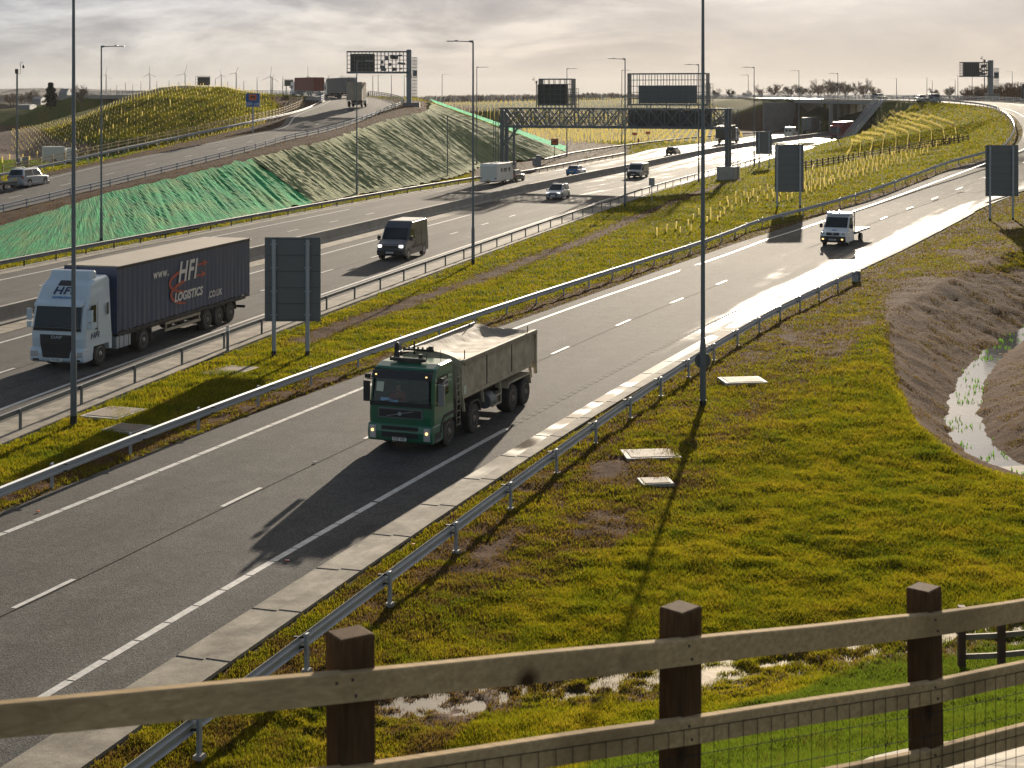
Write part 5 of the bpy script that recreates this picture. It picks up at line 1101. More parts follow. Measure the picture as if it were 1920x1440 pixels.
far_board(1917, 1930, 157, 166, 186, 300, 'dark sign box cut by the right edge of the photo')

# ================================================================== CONCRETE CHAMBER COVERS, CABINETS
def cover(u, v, w, d_, ang, label, z=0):
    p = W(u, v, z); zg = gz(p.x, p.y); q_ = MB(); q_.box((0, 0, .0), (w, d_, .16), M['concrete']); q_.box((0, 0, .085), (w * .82, d_ * .8, .02), M['cover_in']); o = q_.build('chamber_cover', bevel=.02); o.location = (p.x, p.y, zg - .0); o.rotation_euler = (0, 0, R(ang)); return tag(o, label, 'chamber cover', 'concrete chamber covers set in the grass')
M['cover_in'] = mat('mossy cover', (0.20, 0.155, 0.11), 0.8, 0, .35, 5, .4, 30, dirt=.7, dirtcol=(.07, .05, .03, 1))
cover(213, 777, 1.6, 1.9, -20, 'pale square chamber cover on the central grass right of the leftmost tall lamp column')
cover(432, 697, 1.6, 2.0, -20, 'dark speckled chamber cover on the central grass left of the big sign back')
cover(238, 806, 1.3, 1.2, -20, 'half-hidden chamber cover close to the crash barrier below the pale square one')
cover(1392, 722, 1.7, 1.3, 8, 'wet shiny chamber cover just right of the nearest lamp column')
cover(1220, 858, 1.75, 1.25, 6, 'largest concrete chamber cover left of the near lamp column shadow')
cover(1229, 908, .95, .8, 8, 'smallest cracked chamber cover below the largest one')
for u, lb_ in ((150, 'smaller grey roadside cabinet right of the left camera mast'), (185, 'larger grey roadside cabinet nearest to the white box van')): pass
for u, v, w, lb_ in ((36.5, 310, 5.5, 'narrow grey roadside cabinet right of the left camera mast'), (47.5, 308, 9, 'wider grey roadside cabinet nearest to the white box van')):
    p = W(u, v, .5); k = p.y / F; q_ = MB(); q_.box((0, 0, 6.5 * k), (w * k, .6, 13 * k), M['gantry_lt']); q_.box((0, 0, 13.2 * k), (w * k + .1, .7, .08), M['concrete']); o = q_.build('roadside_cabinet', bevel=.03); o.location = p; tag(o, lb_, 'cabinet')
for u, v, w, h_, lb_ in ((1002, 311, 7, 14, 'narrow dark cabinet by the gantry foot'), (1010, 311, 9, 19, 'taller dark cabinet by the gantry foot')):
    p = Wm(u, v, .6); k = p.y / F; q_ = MB(); q_.box((0, 0, h_ / 2 * k), (w * k, .8, h_ * k), M['gantry_lt']); q_.box((0, 0, h_ * k + .03), (w * k + .1, .9, .08), M['galv_dark']); o = q_.build('roadside_cabinet', bevel=.03); o.location = p; tag(o, lb_, 'cabinet')

# ================================================================== TIMBER FENCES
P3 = [Vector((-2.6, 4.3, 9.73)), Vector((-.52, 4.97, 9.675)), Vector((.643, 5.9, 9.45)), Vector((1.86, 6.98, 9.18)), Vector((3.12, 8.1, 8.95))]
root = empty('rail_fence', (0, 0, 0), 0, 'timber post-and-rail fence across the foreground with wire mesh behind its lower rails', 'fence')
def plank(name, line, w, h, m, parent, dy=0.0, seed=0):
    ln = resample(line, step=.12); q_ = MB(); n_ = lambda i, a: noise.noise(Vector((i * .13, seed, a))) * .006
    cs = [[p + Vector((0, dy, 0)) + Vector((0, s_ * w / 2, t_ * h / 2 + n_(i, t_))) for i, p in enumerate(ln)] for s_, t_ in ((-1, -1), (-1, 1), (1, 1), (1, -1), (-1, -1))]
    q_.loft(cs, M[m]); q_.add([c[0] for c in cs[:4]], [(0, 1, 2, 3)], M[m]); q_.add([c[-1] for c in cs[:4]], [(3, 2, 1, 0)], M[m]); return q_.build(name, parent, bevel=.006)
def wood_mat(name, c1, c2, knot, sc=(3, 30, 30)):
    m, n, p, out = newmat(name); l = n.links.new; tc = N(n, 'ShaderNodeTexCoord'); mp = N(n, 'ShaderNodeMapping'); mp.inputs['Scale'].default_value = sc; l(tc.outputs['Object'], mp.inputs[0])
    a = N(n, 'ShaderNodeTexNoise', i_Scale=1.6, i_Detail=8.0, i_Roughness=.6, i_Distortion=.6); l(mp.outputs[0], a.inputs['Vector']); c = N(n, 'ShaderNodeValToRGB'); l(a.outputs[0], c.inputs[0]); e = c.color_ramp.elements; e[0].position = .3; e[0].color = c2; e[1].position = .7; e[1].color = c1
    v = N(n, 'ShaderNodeTexVoronoi', i_Scale=2.3); l(tc.outputs['Object'], v.inputs['Vector']); r = N(n, 'ShaderNodeMapRange'); r.inputs[1].default_value = .05; r.inputs[2].default_value = .16; r.inputs[3].default_value = 1; r.inputs[4].default_value = 0; l(v.outputs[0], r.inputs[0])
    b = N(n, 'ShaderNodeTexNoise', i_Scale=1.7, i_Detail=4.0); l(tc.outputs['Object'], b.inputs['Vector']); r2 = N(n, 'ShaderNodeMapRange'); r2.inputs[1].default_value = .5; r2.inputs[2].default_value = .66; r2.inputs[4].default_value = .55; l(b.outputs[0], r2.inputs[0])
    m1 = N(n, 'ShaderNodeMix', data_type='RGBA'); l(r2.outputs[0], m1.inputs[0]); l(c.outputs[0], m1.inputs[6]); m1.inputs[7].default_value = tuple(x * .55 for x in c2[:3]) + (1,)
    m2 = N(n, 'ShaderNodeMix', data_type='RGBA'); l(r.outputs[0], m2.inputs[0]); l(m1.outputs[2], m2.inputs[6]); m2.inputs[7].default_value = knot; l(m2.outputs[2], p.inputs['Base Color']); p.inputs['Roughness'].default_value = .85; p.inputs['Specular IOR Level'].default_value = .06
    bp = N(n, 'ShaderNodeBump', i_Strength=.35, i_Distance=.004); l(a.outputs[0], bp.inputs['Height']); l(bp.outputs[0], p.inputs['Normal']); return m
M['rail'] = wood_mat('sawn rail timber', (0.52, 0.39, 0.225, 1), (0.32, 0.23, 0.125, 1), (0.05, 0.03, 0.018, 1))
M['wire'] = mat('fence wire', (.03, .03, .03), .9, 0, .1, 5, spec=.02); M['post_w'] = wood_mat('treated post timber', (0.115, 0.068, 0.036, 1), (0.055, 0.032, 0.018, 1), (0.02, 0.012, 0.008, 1), (30, 30, 3))
for k_, z_ in enumerate((-.045, -.345, -.645)):
    plank('rail', [p + Vector((0, -.085, z_)) for p in P3], .045, .097, 'rail', root, seed=k_)
for i, p in enumerate(P3[:]):
    q_ = MB(); a_ = math.atan2(P3[min(i + 1, 4)].y - P3[max(i - 1, 0)].y, P3[min(i + 1, 4)].x - P3[max(i - 1, 0)].x); q_.box((0, 0, -.5), (.125, .115, 1.19), M['post_w']); pass
    o = q_.build('post', root, bevel=.008); o.location = p + Vector((0, .0, -.0)); o.rotation_euler = (R(random.uniform(-1, 1)), 0, a_ + .1)
q_ = MB(); 
for a_, b_ in zip(P3[1:], P3[2:]):
    for i in range(19):
        p = a_.lerp(b_, i / 19) + Vector((0, -.115, 0)); q_.beam(p + Vector((0, 0, -.33)), p + Vector((0, 0, -1.2)), .0022, .0022, M['wire'], up=(1, 0, 0))
    for j in range(8): z_ = -.33 - .1 * j; q_.beam(a_ + Vector((0, -.115, z_)), b_ + Vector((0, -.115, z_)), .0022, .0022, M['wire'])
q_.build('wire_mesh', root)
q_ = MB()
for p in P3:
    for z_ in (-.045, -.345, -.645):
        for dx, dz in ((-.03, .02), (.03, -.02), (.02, .03)): q_.box(p + Vector((dx, -.115, z_ + dz)), (.008, .008, .008), M['chassis'])
q_.build('fixing', root)
# second fence further back on the right
def rail_fence(name, line, label, h=1.2, rails=(.3, .62, .95), post=1.9, m='wood', mp_='wood_d', pw=.12, group=None, rw=.05, rh=.1):
    o0 = line[0].copy(); ln = [p - o0 for p in line]; r = empty(name, o0, 0, label, 'fence', group); q_ = MB()
    for z in rails:
        a, b = offset(ln, -rw / 2 - .06), offset(ln, rw / 2 - .06); q_.loft([[p + Vector((0, 0, z - rh / 2)) for p in a], [p + Vector((0, 0, z + rh / 2)) for p in a], [p + Vector((0, 0, z + rh / 2)) for p in b], [p + Vector((0, 0, z - rh / 2)) for p in b], [p + Vector((0, 0, z - rh / 2)) for p in a]], M[m])
    q_.build('rail', r, clean=False); me = MB().box((0, 0, h / 2 - .15), (pw, pw, h + .3), M[mp_]).mesh('post')
    for p in resample(ln, min(99, max(2, int(plen(ln) / post) + 1))): o = bpy.data.objects.new('post', me); COL.objects.link(o); o.parent = r; o.location = p
    return r
fA, fB = W(1803, 1212, .85), W(1862, 1213, .9); f0 = [Vector((p.x, p.y, gz(p.x, p.y))) for p in (fA, fB, W(1925, 1212, .9), W(2100, 1208, 1.0))]
rail_fence('rail_fence', resample(f0, step=.6), 'small timber rail fence at the right edge beyond the foreground fence', 1.22, (.22, .6, 1.05), .62 * 1.0, 'wood', 'wood_d', .13)
rail_fence('rail_fence', drape(smooth([W(1500, 322, 1.1), W(1560, 312, 1.3), W(1620, 300, 1.7), W(1690, 288, 2.4), W(1760, 276, 3.3), W(1815, 266, 4.5)], 2), 0), 'dark timber fence crossing the foot of the planted loop embankment', 1.25, (.3, .65, 1.0), 2.2, 'wood_d', 'wood_d', .16, rh=.12)
rail_fence('rail_fence', [p + Vector((0, 0, .0)) for p in offset([q for q in LB if q.y > 170], -3.2, -.1)], 'pale timber rail fence running behind the sunlit barrier up towards the link bridge', 1.3, (.35, .75, 1.15), 2.4, 'wood_f', 'wood_f', .12, rh=.12)
q_ = MB(); q_.tube([(0, 0, 0), (0, 0, 2)], .1, M['wood_d'], 8)

# ================================================================== TREE GUARDS
gp = MB(); gp.tube([(0, 0, 0), (0, 0, .75)], .055, M['tube'], 7, cap=False); gp.box((.07, 0, .42), (.025, .025, .9), M['wood_f']); gme = gp.mesh('tube'); 
gcount = [0]
def guard(p, s_=1.0, label='pale yellow tree guard standing on the grass belt beside the slip road', first=[None]):
    o = bpy.data.objects.new('tree_guard', gme); COL.objects.link(o); o.location = (p.x, p.y, gz(p.x, p.y)); o.scale = (1.15, 1.15, s_ * .82); o.rotation_euler = (R(random.uniform(-4, 4)), R(random.uniform(-4, 4)), random.uniform(0, 6)); tag(o, label, 'tree guard', 'plastic tree guards on the belt between the crash barrier and the motorway'); gcount[0] += 1
random.seed(11)
gA = [(1232, 437), (1252, 430), (1270, 425), (1290, 420), (1278, 434), (1300, 412), (1293, 430), (1312, 405), (1330, 400), (1347, 393), (1318, 420), (1335, 414), (1352, 408), (1368, 395), (1366, 385), (1382, 388), (1328, 416), (1398, 380), (1343, 415), (1360, 402), (1376, 398), (1390, 394), (1407, 380), (1415, 378), (1403, 388), (1420, 386), (1432, 376), (1440, 382), (1438, 368), (1446, 376), (1424, 370), (1410, 372), (1395, 375), (1380, 378)]
for u, v in gA: guard(W(u + random.uniform(-3, 3), v + random.uniform(-1.5, 1.5), .35), random.uniform(.9, 1.15))
for v0, u0, u1, dv, k_ in ((381, 1462, 1560, -.32, 9), (372, 1450, 1640, -.30, 17), (361, 1510, 1700, -.30, 22), (351, 1508, 1740, -.275, 30), (341, 1508, 1775, -.262, 38), (332, 1508, 1800, -.25, 48)):
    for i in range(k_):
        u = u0 + (u1 - u0) * i / (k_ - 1) + random.uniform(-2.5, 2.5); v = v0 + dv * (u - u0) + random.uniform(-1.5, 1.5); z_ = .5
        p = og(u, v)
        if p is None or p.y < 110: continue
        guard(p, random.uniform(.85, 1.15))
# contour rows on the loop embankment: curved lines of guards
def on_ground(u, v):
    lo, hi = 20.0, 900.0; d_ = Vector(((u - 960) / F, 1.0, -(v - HY) / F)); hit = TIN.ray_cast(Vector((0, 0, H)), d_.normalized()); return hit[0]
rowsC = [[(1520, 333), (1523, 322), (1526, 312)], [(1587, 307), (1588, 293), (1596, 278), (1598, 272)], [(1610, 303), (1612, 288), (1614, 270), (1608, 268), (1596, 266)], [(1631, 300), (1632, 285), (1637, 265), (1628, 262), (1614, 262), (1604, 260)],
         [(1654, 296), (1655, 278), (1658, 260), (1650, 255), (1632, 253), (1616, 252)], [(1677, 290), (1680, 265), (1678, 254), (1665, 250), (1645, 245), (1625, 244)], [(1700, 285), (1703, 258), (1698, 250), (1680, 244), (1655, 240), (1630, 235)],
         [(1723, 277), (1725, 255), (1718, 247), (1695, 240), (1665, 232), (1636, 226)], [(1747, 272), (1746, 250), (1735, 242), (1705, 233), (1675, 226), (1645, 220)], [(1771, 262), (1768, 245), (1755, 237), (1725, 226), (1690, 220), (1660, 215)], [(1793, 255), (1790, 240), (1776, 231), (1745, 221), (1710, 215), (1674, 211)]]
cg = []
for row in rowsC:
    pts = [on_ground(u, v) for u, v in row]; pts = [p for p in pts if p is not None and 190 < p.y < 400]
    if len(pts) > 1: cg += resample(pts, step=.95)
random.shuffle(cg); cg.sort(key=lambda p: p.y); room = 298 - gcount[0]
for p in cg[:room]: guard(p, random.uniform(.6, .8), 'pale yellow tree guard in the curving contour rows on the loop embankment')
def guard_mass(name, pts, label, r=.06, h=.8, ex=1.0):
    q_ = MB(); rr = random.Random(5)
    for p in pts:
        z = gz(p.x, p.y); hh = h * rr.uniform(.8, 1.2); a = rr.uniform(-.06, .06); q_.add([(p.x + r * ex * c, p.y + r * s_, z + t_ * hh) for t_ in (0, 1) for c, s_ in ((1, 0), (-.5, .87), (-.5, -.87))], [(0, 1, 4, 3), (1, 2, 5, 4), (2, 0, 3, 5), (3, 4, 5)], M['tube'])
    return tag(q_.build(name, clean=False), label, 'tree guards', kind='stuff')
rest = cg[room:]
# hill: rows following the slope
hp = []
for row in range(44):
    for i in range(70):
        x = -135 + row * 2.6 + i * .26 + random.uniform(-.05, .05); y_ = 252 + i * 1.6 + random.uniform(-.08, .08)
        p = Vector((x, y_, 0)); p.z = gz(x, y_)
        if p.z < .35 or y_ > 348: continue
        u = 960 + F * x / y_; v = HY + F * (H - p.z) / y_
        if 20 < u < 500 and v > 158: hp.append(p)
guard_mass('tree_guards', hp, 'hundreds of pale tree guards in rows over the left hill', .055, .48)
guard_mass('tree_guards', rest, 'upper contour rows of tree guards on the loop embankment', .06, .6)
fl = []
for i in range(42): 
    p = W(-60 + i * 13 + random.uniform(-2, 2), 303 - i * .9 + (6 if i % 2 else 0), .2); fl.append(p)
guard_mass('tree_guards', fl, 'row of pale tree guards on the flat grass below the left hill', .10, 1.0)
fp = []
for j in range(44):
    for i in range(60):
        x = -26 + i * 1.6 + j * .35 + random.uniform(-.3, .3); y_ = 318 + j * 2.6 + random.uniform(-.4, .4); z = gz(x, y_); u = 960 + F * x / y_; v = HY + F * (H - z) / y_
        if 980 + max(0, (262 - v) * 0) < u < 1395 and v > 236 and v < 288 - max(0, (u - 1180)) * .14 + 0 and u > 960 + (v - 236) * 1.9: fp.append(Vector((x, y_, z)))
for j in range(9):
    for i in range(90):
        x = -30 + i * 1.25; y_ = 440 + j * 2.4; fp.append(Vector((x + random.uniform(-.3, .3), y_, 0)))
for j in range(8):
    for i in range(70): x = -60 + i * 1.7; y_ = 474 + j * 15; fp.append(Vector((x + random.uniform(-.4, .4), y_, 0)))
guard_mass('tree_guards', [p for p in fp if p.x < 60], 'dense field of yellow tree guards beyond the portal gantry', .08, .85)
dbp = [Vector((-300 + i * 3.2 + random.uniform(-.8, .8), 566 + j * 5, 0)) for i in range(62) for j in range(4)]
guard_mass('tree_guards', dbp, 'faint tree guards on the dark bank left of the hill', .11, .9)

# ================================================================== TREES AND FAR LAND
def bark(name, col):
    m, n, p, out = newmat(name); p.inputs['Base Color'].default_value = (*col, 1); p.inputs['Roughness'].default_value = .9; p.inputs['Specular IOR Level'].default_value = .1; return m
M['twig'] = bark('bare twigs', (0.15, 0.115, 0.085)); M['trunk'] = bark('trunk bark', (0.07, 0.055, 0.042)); M['conifer'] = bark('conifer needles', (0.018, 0.028, 0.016)); M['twig_r'] = bark('reddish twigs', (0.19, 0.12, 0.075))
def bare_tree(seed, h=12, spread=.55, n0=12, m='twig', dens=1.25):
    rr = random.Random(seed); root = empty('bare_tree', (0, 0, 0)); t = MB(); t.tube([(0, 0, -.3), (rr.uniform(-.1, .1), 0, h * .18), (rr.uniform(-.3, .3), 0, h * .42)], [h * .022, h * .017, h * .010], M['trunk'], 6); t.build('trunk', root)
    c = MB()
    def br(p, d, l, r_, lv):
        q_ = p + d * l; w = max(r_, .033)
        s_ = d.cross(Vector((rr.random(), rr.random(), rr.random()))).normalized() * w; s2 = d.cross(s_).normalized() * w
        c.add([p + s_, p - s_ * .5 + s2, p - s_ * .5 - s2, q_ + s_ * .5, q_ - s_ * .3 + s2 * .5, q_ - s_ * .3 - s2 * .5], [(0, 1, 4, 3), (1, 2, 5, 4), (2, 0, 3, 5)], M[m])
        if lv == 0: return
        for _ in range(int((4 if lv > 1 else 5) * dens)):
            t_ = rr.uniform(.35, 1.0); nd = (d + Vector((rr.uniform(-1, 1), rr.uniform(-1, 1), rr.uniform(-.25, .8))) * spread * 1.15).normalized(); br(p + d * l * t_, nd, l * rr.uniform(.5, .72), r_ * .6, lv - 1)
    for i in range(n0):
        a = 6.28 * i / n0 + rr.random(); z = h * rr.uniform(.08, .40); br(Vector((0, 0, z)), Vector((math.cos(a) * spread, math.sin(a) * spread, rr.uniform(.7, 1.6))).normalized(), h * rr.uniform(.24, .34), h * .008, 3)
    c.build('crown', root, clean=False); return root
TR = [bare_tree(1, 12, .62), bare_tree(2, 13, .5), bare_tree(3, 11, .75, 8), bare_tree(4, 14, .4, 8, 'twig_r'), bare_tree(5, 9, .8, 9, 'twig_r')]
used = set()
def tree(i, u, vb, Y, vt, label, group='bare trees on the skyline', wx=1.0):
    p = WY(u, vb, Y); h = (vb - vt) * Y / F; h0 = (12, 13, 11, 14, 9)[i] * .98; s_ = h / h0
    if i in used: o = copy_tree(TR[i])
    else: o = TR[i]; used.add(i)
    o.location = p; o.scale = (s_ * wx, s_ * wx, s_); o.rotation_euler = (0, 0, random.uniform(0, 6)); tag(o, label, 'tree', group); return o
random.seed(21)
tree(0, 152, 205, 330, 157, 'big round-crowned bare tree right of the dark conifer', wx=1.15)
rt = [(1342, 169), (1370, 168), (1400, 170), (1425, 163), (1452, 160), (1478, 161), (1500, 160), (1520, 158), (1535, 153), (1552, 155), (1566, 151), (1585, 153), (1605, 151), (1620, 153), (1640, 165), (1752, 168), (1780, 163), (1811, 166)]
for k_, (u, vt) in enumerate(rt): tree(k_ % 5, u, 190, 640 + (k_ * 37) % 60, vt - 4, 'bare winter tree behind the overbridge, number %d of the row from the left' % (k_ + 1) if k_ < 15 else 'lone hazy bare tree above the bend, %s of three' % ('first', 'second', 'third')[k_ - 15], wx=1.35)
for k_ in range(22): u = 1815 + k_ * 7 + random.uniform(-2, 2); tree((3, 4, 1)[k_ % 3], u, 199, 430 + random.uniform(-15, 25), 163 + random.uniform(-5, 5) - k_ * .6, 'leafless brown tree in the dense wood at the right edge', 'bare trees of the right-hand wood', wx=1.1)
for k_, (u, vt) in enumerate([(840, 180), (870, 180), (900, 178), (935, 177), (985, 175), (1090, 175), (1110, 177), (1150, 172), (1170, 176), (745, 178), (715, 182), (60, 165), (40, 168), (20, 172), (95, 172), (108, 168), (130, 170), (180, 172), (200, 176), (1000, 180)]): tree((2, 4, 0)[k_ % 3], u, 196 if u > 300 else 205, 950 if u > 300 else 600, vt, 'hazy bare tree in the far fields, %s' % ('beyond the matting' if 700 < u < 950 else 'behind the portal gantry' if u > 950 else 'left of the hill'), 'hazy bare trees far away', wx=1.3)
# dark conifer
cf = empty('conifer_tree', WY(95, 203, 320), 0, 'dark upright conifer standing left of the hill', 'tree'); t = MB(); t.tube([(0, 0, -.3), (0, 0, 5.2)], [.2, .05], M['trunk'], 6); t.build('trunk', cf)
t = MB(); rr = random.Random(4)
for i in range(2600):
    z = .3 + 5.0 * rr.random() ** .85; rad = 1.35 * (1 - (z / 5.6)) ** .62 * (1 + .25 * math.sin(z * 5 + 1)) * (.35 + .75 * rr.random()); a = rr.random() * 6.28; c_ = Vector((math.cos(a) * rad * 1.25, math.sin(a) * rad * 1.25, z)); s_ = .22; d1 = Vector((rr.uniform(-1, 1), rr.uniform(-1, 1), rr.uniform(-.6, .6))).normalized() * s_; d2 = Vector((rr.uniform(-1, 1), rr.uniform(-1, 1), rr.uniform(-.3, 1))).normalized() * s_; t.add([c_ + d1, c_ - d1 * .5 + d2 * .6, c_ - d1 * .5 - d2 * .6], [(0, 1, 2)], M['conifer'])
t.build('crown', cf, clean=False)
# far hills and woods
def ridge(name, Y, pts, z0, m, label, kind, depth=200, jag=.6, seed=1, step=4):
    q_ = MB(); rr = random.Random(seed); xs_ = np.arange(pts[0][0], pts[-1][0], step); top, bot, bk = [], [], []
    for u in xs_:
        v = np.interp(u, [p[0] for p in pts], [p[1] for p in pts]) + (noise.noise(Vector((u * .05, seed, 0))) * 1.2 + noise.noise(Vector((u * .25, seed, 2))) * 1.0 + rr.uniform(-.5, .5)) * jag
        p = WY(u, v, Y + noise.noise(Vector((u * .03, seed, 5))) * depth * .2); top.append(p); bot.append(Vector((p.x, Y - depth * .5, z0))); bk.append(Vector((p.x * 1.1, Y + depth, z0)))
    mid = [a.lerp(b, .3) + Vector((0, 0, (a.z - b.z) * .22)) for a, b in zip(top, bot)]
    q_.loft([bot, mid, top, bk], m, False); o = q_.build(name, clean=False); return tag(o, label, None if kind == 'structure' else 'woodland', kind=kind)
M['far_wood'] = mat('far woodland', (0.050, 0.042, 0.030), .95, 0, .35, .02, spec=.05); M['far_field'] = mat('far fields', (0.09, 0.11, 0.05), .95, 0, .3, .004, spec=.05)
ridge('hills', 3600, [(-900, 172), (-200, 167), (0, 167), (100, 165), (200, 168), (300, 170), (420, 172), (560, 176), (700, 179)], 0, M['far_wood'], 'low hazy hills on the left horizon', 'structure', 900, .8, 3, 6)
ridge('distant_wood', 1500, [(-700, 180), (0, 176), (60, 178), (150, 181), (300, 180), (440, 182), (800, 180), (850, 178), (950, 177), (1060, 178), (1100, 174), (1180, 175), (1250, 179), (1400, 180), (1700, 180), (1760, 178), (2000, 176), (2600, 172)], 0, M['far_wood'], 'belt of hazy distant woodland along the horizon', 'stuff', 120, 1.6, 5, 2)
ridge('distant_wood', 900, [(1130, 184), (1330, 183), (1420, 182), (1640, 183), (1700, 181), (1800, 182), (1900, 180), (2300, 176)], 0, M['far_wood'], 'nearer strip of brown woodland behind the loop', 'stuff', 60, 1.8, 6, 1.5)
ridge('hedge', 470, [(1770, 187), (1812, 179), (1860, 174), (1920, 169), (2000, 165), (2300, 160)], 1, mat('undergrowth', (0.075, 0.05, 0.032), .95, 0, .3, .3, spec=.05), 'thick brown undergrowth below the right-hand wood', 'stuff', 30, 2.2, 8, 1.2)
ridge('hedge', 640, [(-400, 196), (0, 192), (60, 194), (110, 190), (160, 192), (230, 190), (330, 190)], 0, mat('hedge', (0.05, 0.045, 0.028), .95, 0, .3, .3, spec=.05), 'dull hedge line behind the conifer', 'stuff', 40, 2.5, 9, 1.5)
# farm buildings half hidden by haze
for u0, u1, v0, v1, Y, lb_ in ((66, 82, 181, 192, 480, 'low grey farm shed left of the dark conifer'), (115, 130, 166, 186, 520, 'tall grey barn left of the round bare tree'), (40, 62, 195, 202, 420, 'low dark shed with a white door at the far left')):
    p = WY((u0 + u1) / 2, 205, Y); k = Y / F; r = empty('farm_building', p, 0, lb_, 'building'); w, hh = (u1 - u0) * k, (205 - v0) * k; q_ = MB(); q_.box((0, 0, hh * .4), (w, 6, hh * .8), M['gantry_lt']); q_.build('wall', r)
    q_ = MB(); q_.prism([(-3.3, hh * .8), (3.3, hh * .8), (0, hh)], -w * .52, w * .52, M['galv_dark']); o = q_.build('roof', r); o.rotation_euler = (0, 0, R(90))
# wind turbines
M['turb'] = mat('turbine white', (0.42, 0.42, 0.42), .6, 0, .02)
for k_, (u, vt, vh) in enumerate([(199, 127, 140), (281, 125, 138), (347, 121, 138), (415, 131, 141), (443, 125, 137), (508, 126, 143), (578, 125, 143), (442, 130, 140), (511, 140, 146)]):
    if k_ == 7: continue
    Y = 3000; p = WY(u, 176, Y); k = Y / F; hh = (176 - vh) * k; r = empty('wind_turbine', p, 0, 'far pale wind turbine on the left horizon, %s from the left' % ('first', 'second', 'third', 'fourth', 'fifth', 'sixth', 'seventh', '', 'small eighth')[k_], 'wind turbine', 'wind turbines on the horizon')
    q_ = MB(); q_.tube([(0, 0, -8), (0, 0, hh)], [1.7, .9], M['turb'], 8); q_.build('tower', r); q_ = MB(); q_.box((0, 0, hh), (2.6, 5, 2.6), M['turb']); q_.build('nacelle', r)
    ph = (8, 0, 15, -8, 20, 5, -3, 0, 30)[k_]; Lb = (vh - vt) * k * 1.05
    for j in range(3):
        a = R(90 + ph * -1 + 120 * j); q_ = MB(); q_.beam((0, -3, hh), (math.cos(a) * Lb, -3, hh + math.sin(a) * Lb), .85, .85, M['turb']); q_.build('blade', r)
# ================================================================== VEHICLES  (local +x forward, +y left, z up, origin under the front bumper)
def see_glass(name, tint=(0.55, 0.62, 0.66, 1), refl=0.35):
    m = bpy.data.materials.new(name); m.use_nodes = True; n = m.node_tree; n.nodes.clear(); l = n.links.new; out = n.nodes.new('ShaderNodeOutputMaterial')
    t = N(n, 'ShaderNodeBsdfTransparent'); t.inputs[0].default_value = tint; g = N(n, 'ShaderNodeBsdfGlossy'); g.inputs['Roughness'].default_value = .03; g.inputs[0].default_value = (.8, .9, 1, 1); fr = N(n, 'ShaderNodeLayerWeight', i_Blend=refl); mx = N(n, 'ShaderNodeMixShader')
    l(fr.outputs['Facing'], mx.inputs[0]); l(t.outputs[0], mx.inputs[1]); l(g.outputs[0], mx.inputs[2]); l(mx.outputs[0], out.inputs[0]); return m
M['screen'] = see_glass('clear windscreen', refl=.25)
M['g_paint'] = mat('green cab paint', (0.004, 0.125, 0.065), 0.3, 0, .08, 2, dirt=.35, dirtcol=(0.05, 0.055, 0.04, 1), coat=.5)
M['tip_body'] = mat('dusty tipper body', (0.46, 0.41, 0.30), .7, 0, .14, .9, .15, 12, dirt=.75, dirtcol=(0.13, 0.10, 0.065, 1))
M['tarp'] = mat('dusty tarpaulin', (0.27, 0.225, 0.165), .75, 0, .2, 1.2, .5, 6, dirt=.6, dirtcol=(.13, .105, .08, 1))
M['w_paint'] = mat('white cab paint', (0.50, 0.60, 0.68), .3, 0, .05, 1, dirt=.2, dirtcol=(.2, .2, .2, 1), coat=.5)
M['curtain'] = None
M['silver'] = mat('silver car paint', (0.36, 0.41, 0.46), .28, .5, .05, 1, dirt=.15, coat=.6)
M['slate'] = mat('slate blue van paint', (0.026, 0.036, 0.055), .35, .1, .08, 1, dirt=.15, coat=.2)
M['blue'] = mat('bright blue car paint', (0.01, 0.17, 0.42), .25, .2, .05, 1, coat=.8)
M['dkcar'] = mat('dark car paint', (0.03, 0.028, 0.028), .25, .3, .05, 1, coat=.8)
M['grey_v'] = mat('grey van paint', (0.24, 0.26, 0.28), .3, .4, .06, 1, dirt=.2, coat=.5)
M['cream'] = mat('caravan white', (0.66, 0.65, 0.60), .35, 0, .04, 1, dirt=.15)
M['red_box'] = mat('red container', (0.20, 0.032, 0.022), .55, 0, .12, 1, dirt=.4); M['beige_box'] = mat('beige box body', (0.36, 0.31, 0.235), .6, 0, .12, 1, dirt=.5, dirtcol=(.17, .13, .09, 1)); M['grey_box'] = mat('grey box body', (0.16, 0.16, 0.16), .6, 0, .1, 1, dirt=.4); M['dark_box'] = mat('dark box body', (0.045, 0.035, 0.028), .6, 0, .1, 1, dirt=.3); M['red_l'] = mat('red curtain', (0.22, 0.02, 0.025), .5, 0, .1, 1)
M['skin'] = mat('skin', (0.42, 0.24, 0.17), .5, 0, .05); M['hivis'] = mat('red hi-vis jacket', (0.55, 0.04, 0.035), .7, 0, .05); M['darkcloth'] = mat('dark clothing', (0.03, 0.035, 0.05), .8, 0, .1); M['paper'] = mat('paper', (0.55, 0.6, 0.5), .7, 0, .1, 8)
M['curtain'] = mat('navy curtain', (0.028, 0.046, 0.10), .5, 0, .12, .8, .3, 3, dirt=.18, dirtcol=(.075, .065, .055, 1)); M['roof_t'] = mat('trailer roof sheet', (0.30, 0.265, 0.205), .6, 0, .12, .6, dirt=.5, dirtcol=(.19, .15, .11, 1))
M['logo_w'] = mat('logo white', (0.62, 0.60, 0.56), .5, 0, .05); M['logo_r'] = mat('logo red', (0.36, 0.055, 0.03), .5, 0, .05); M['logo_b'] = mat('logo blue', (0.01, 0.16, 0.42), .4, 0, .05); M['logo_n'] = mat('logo navy', (0.01, 0.02, 0.08), .4, 0, .05)
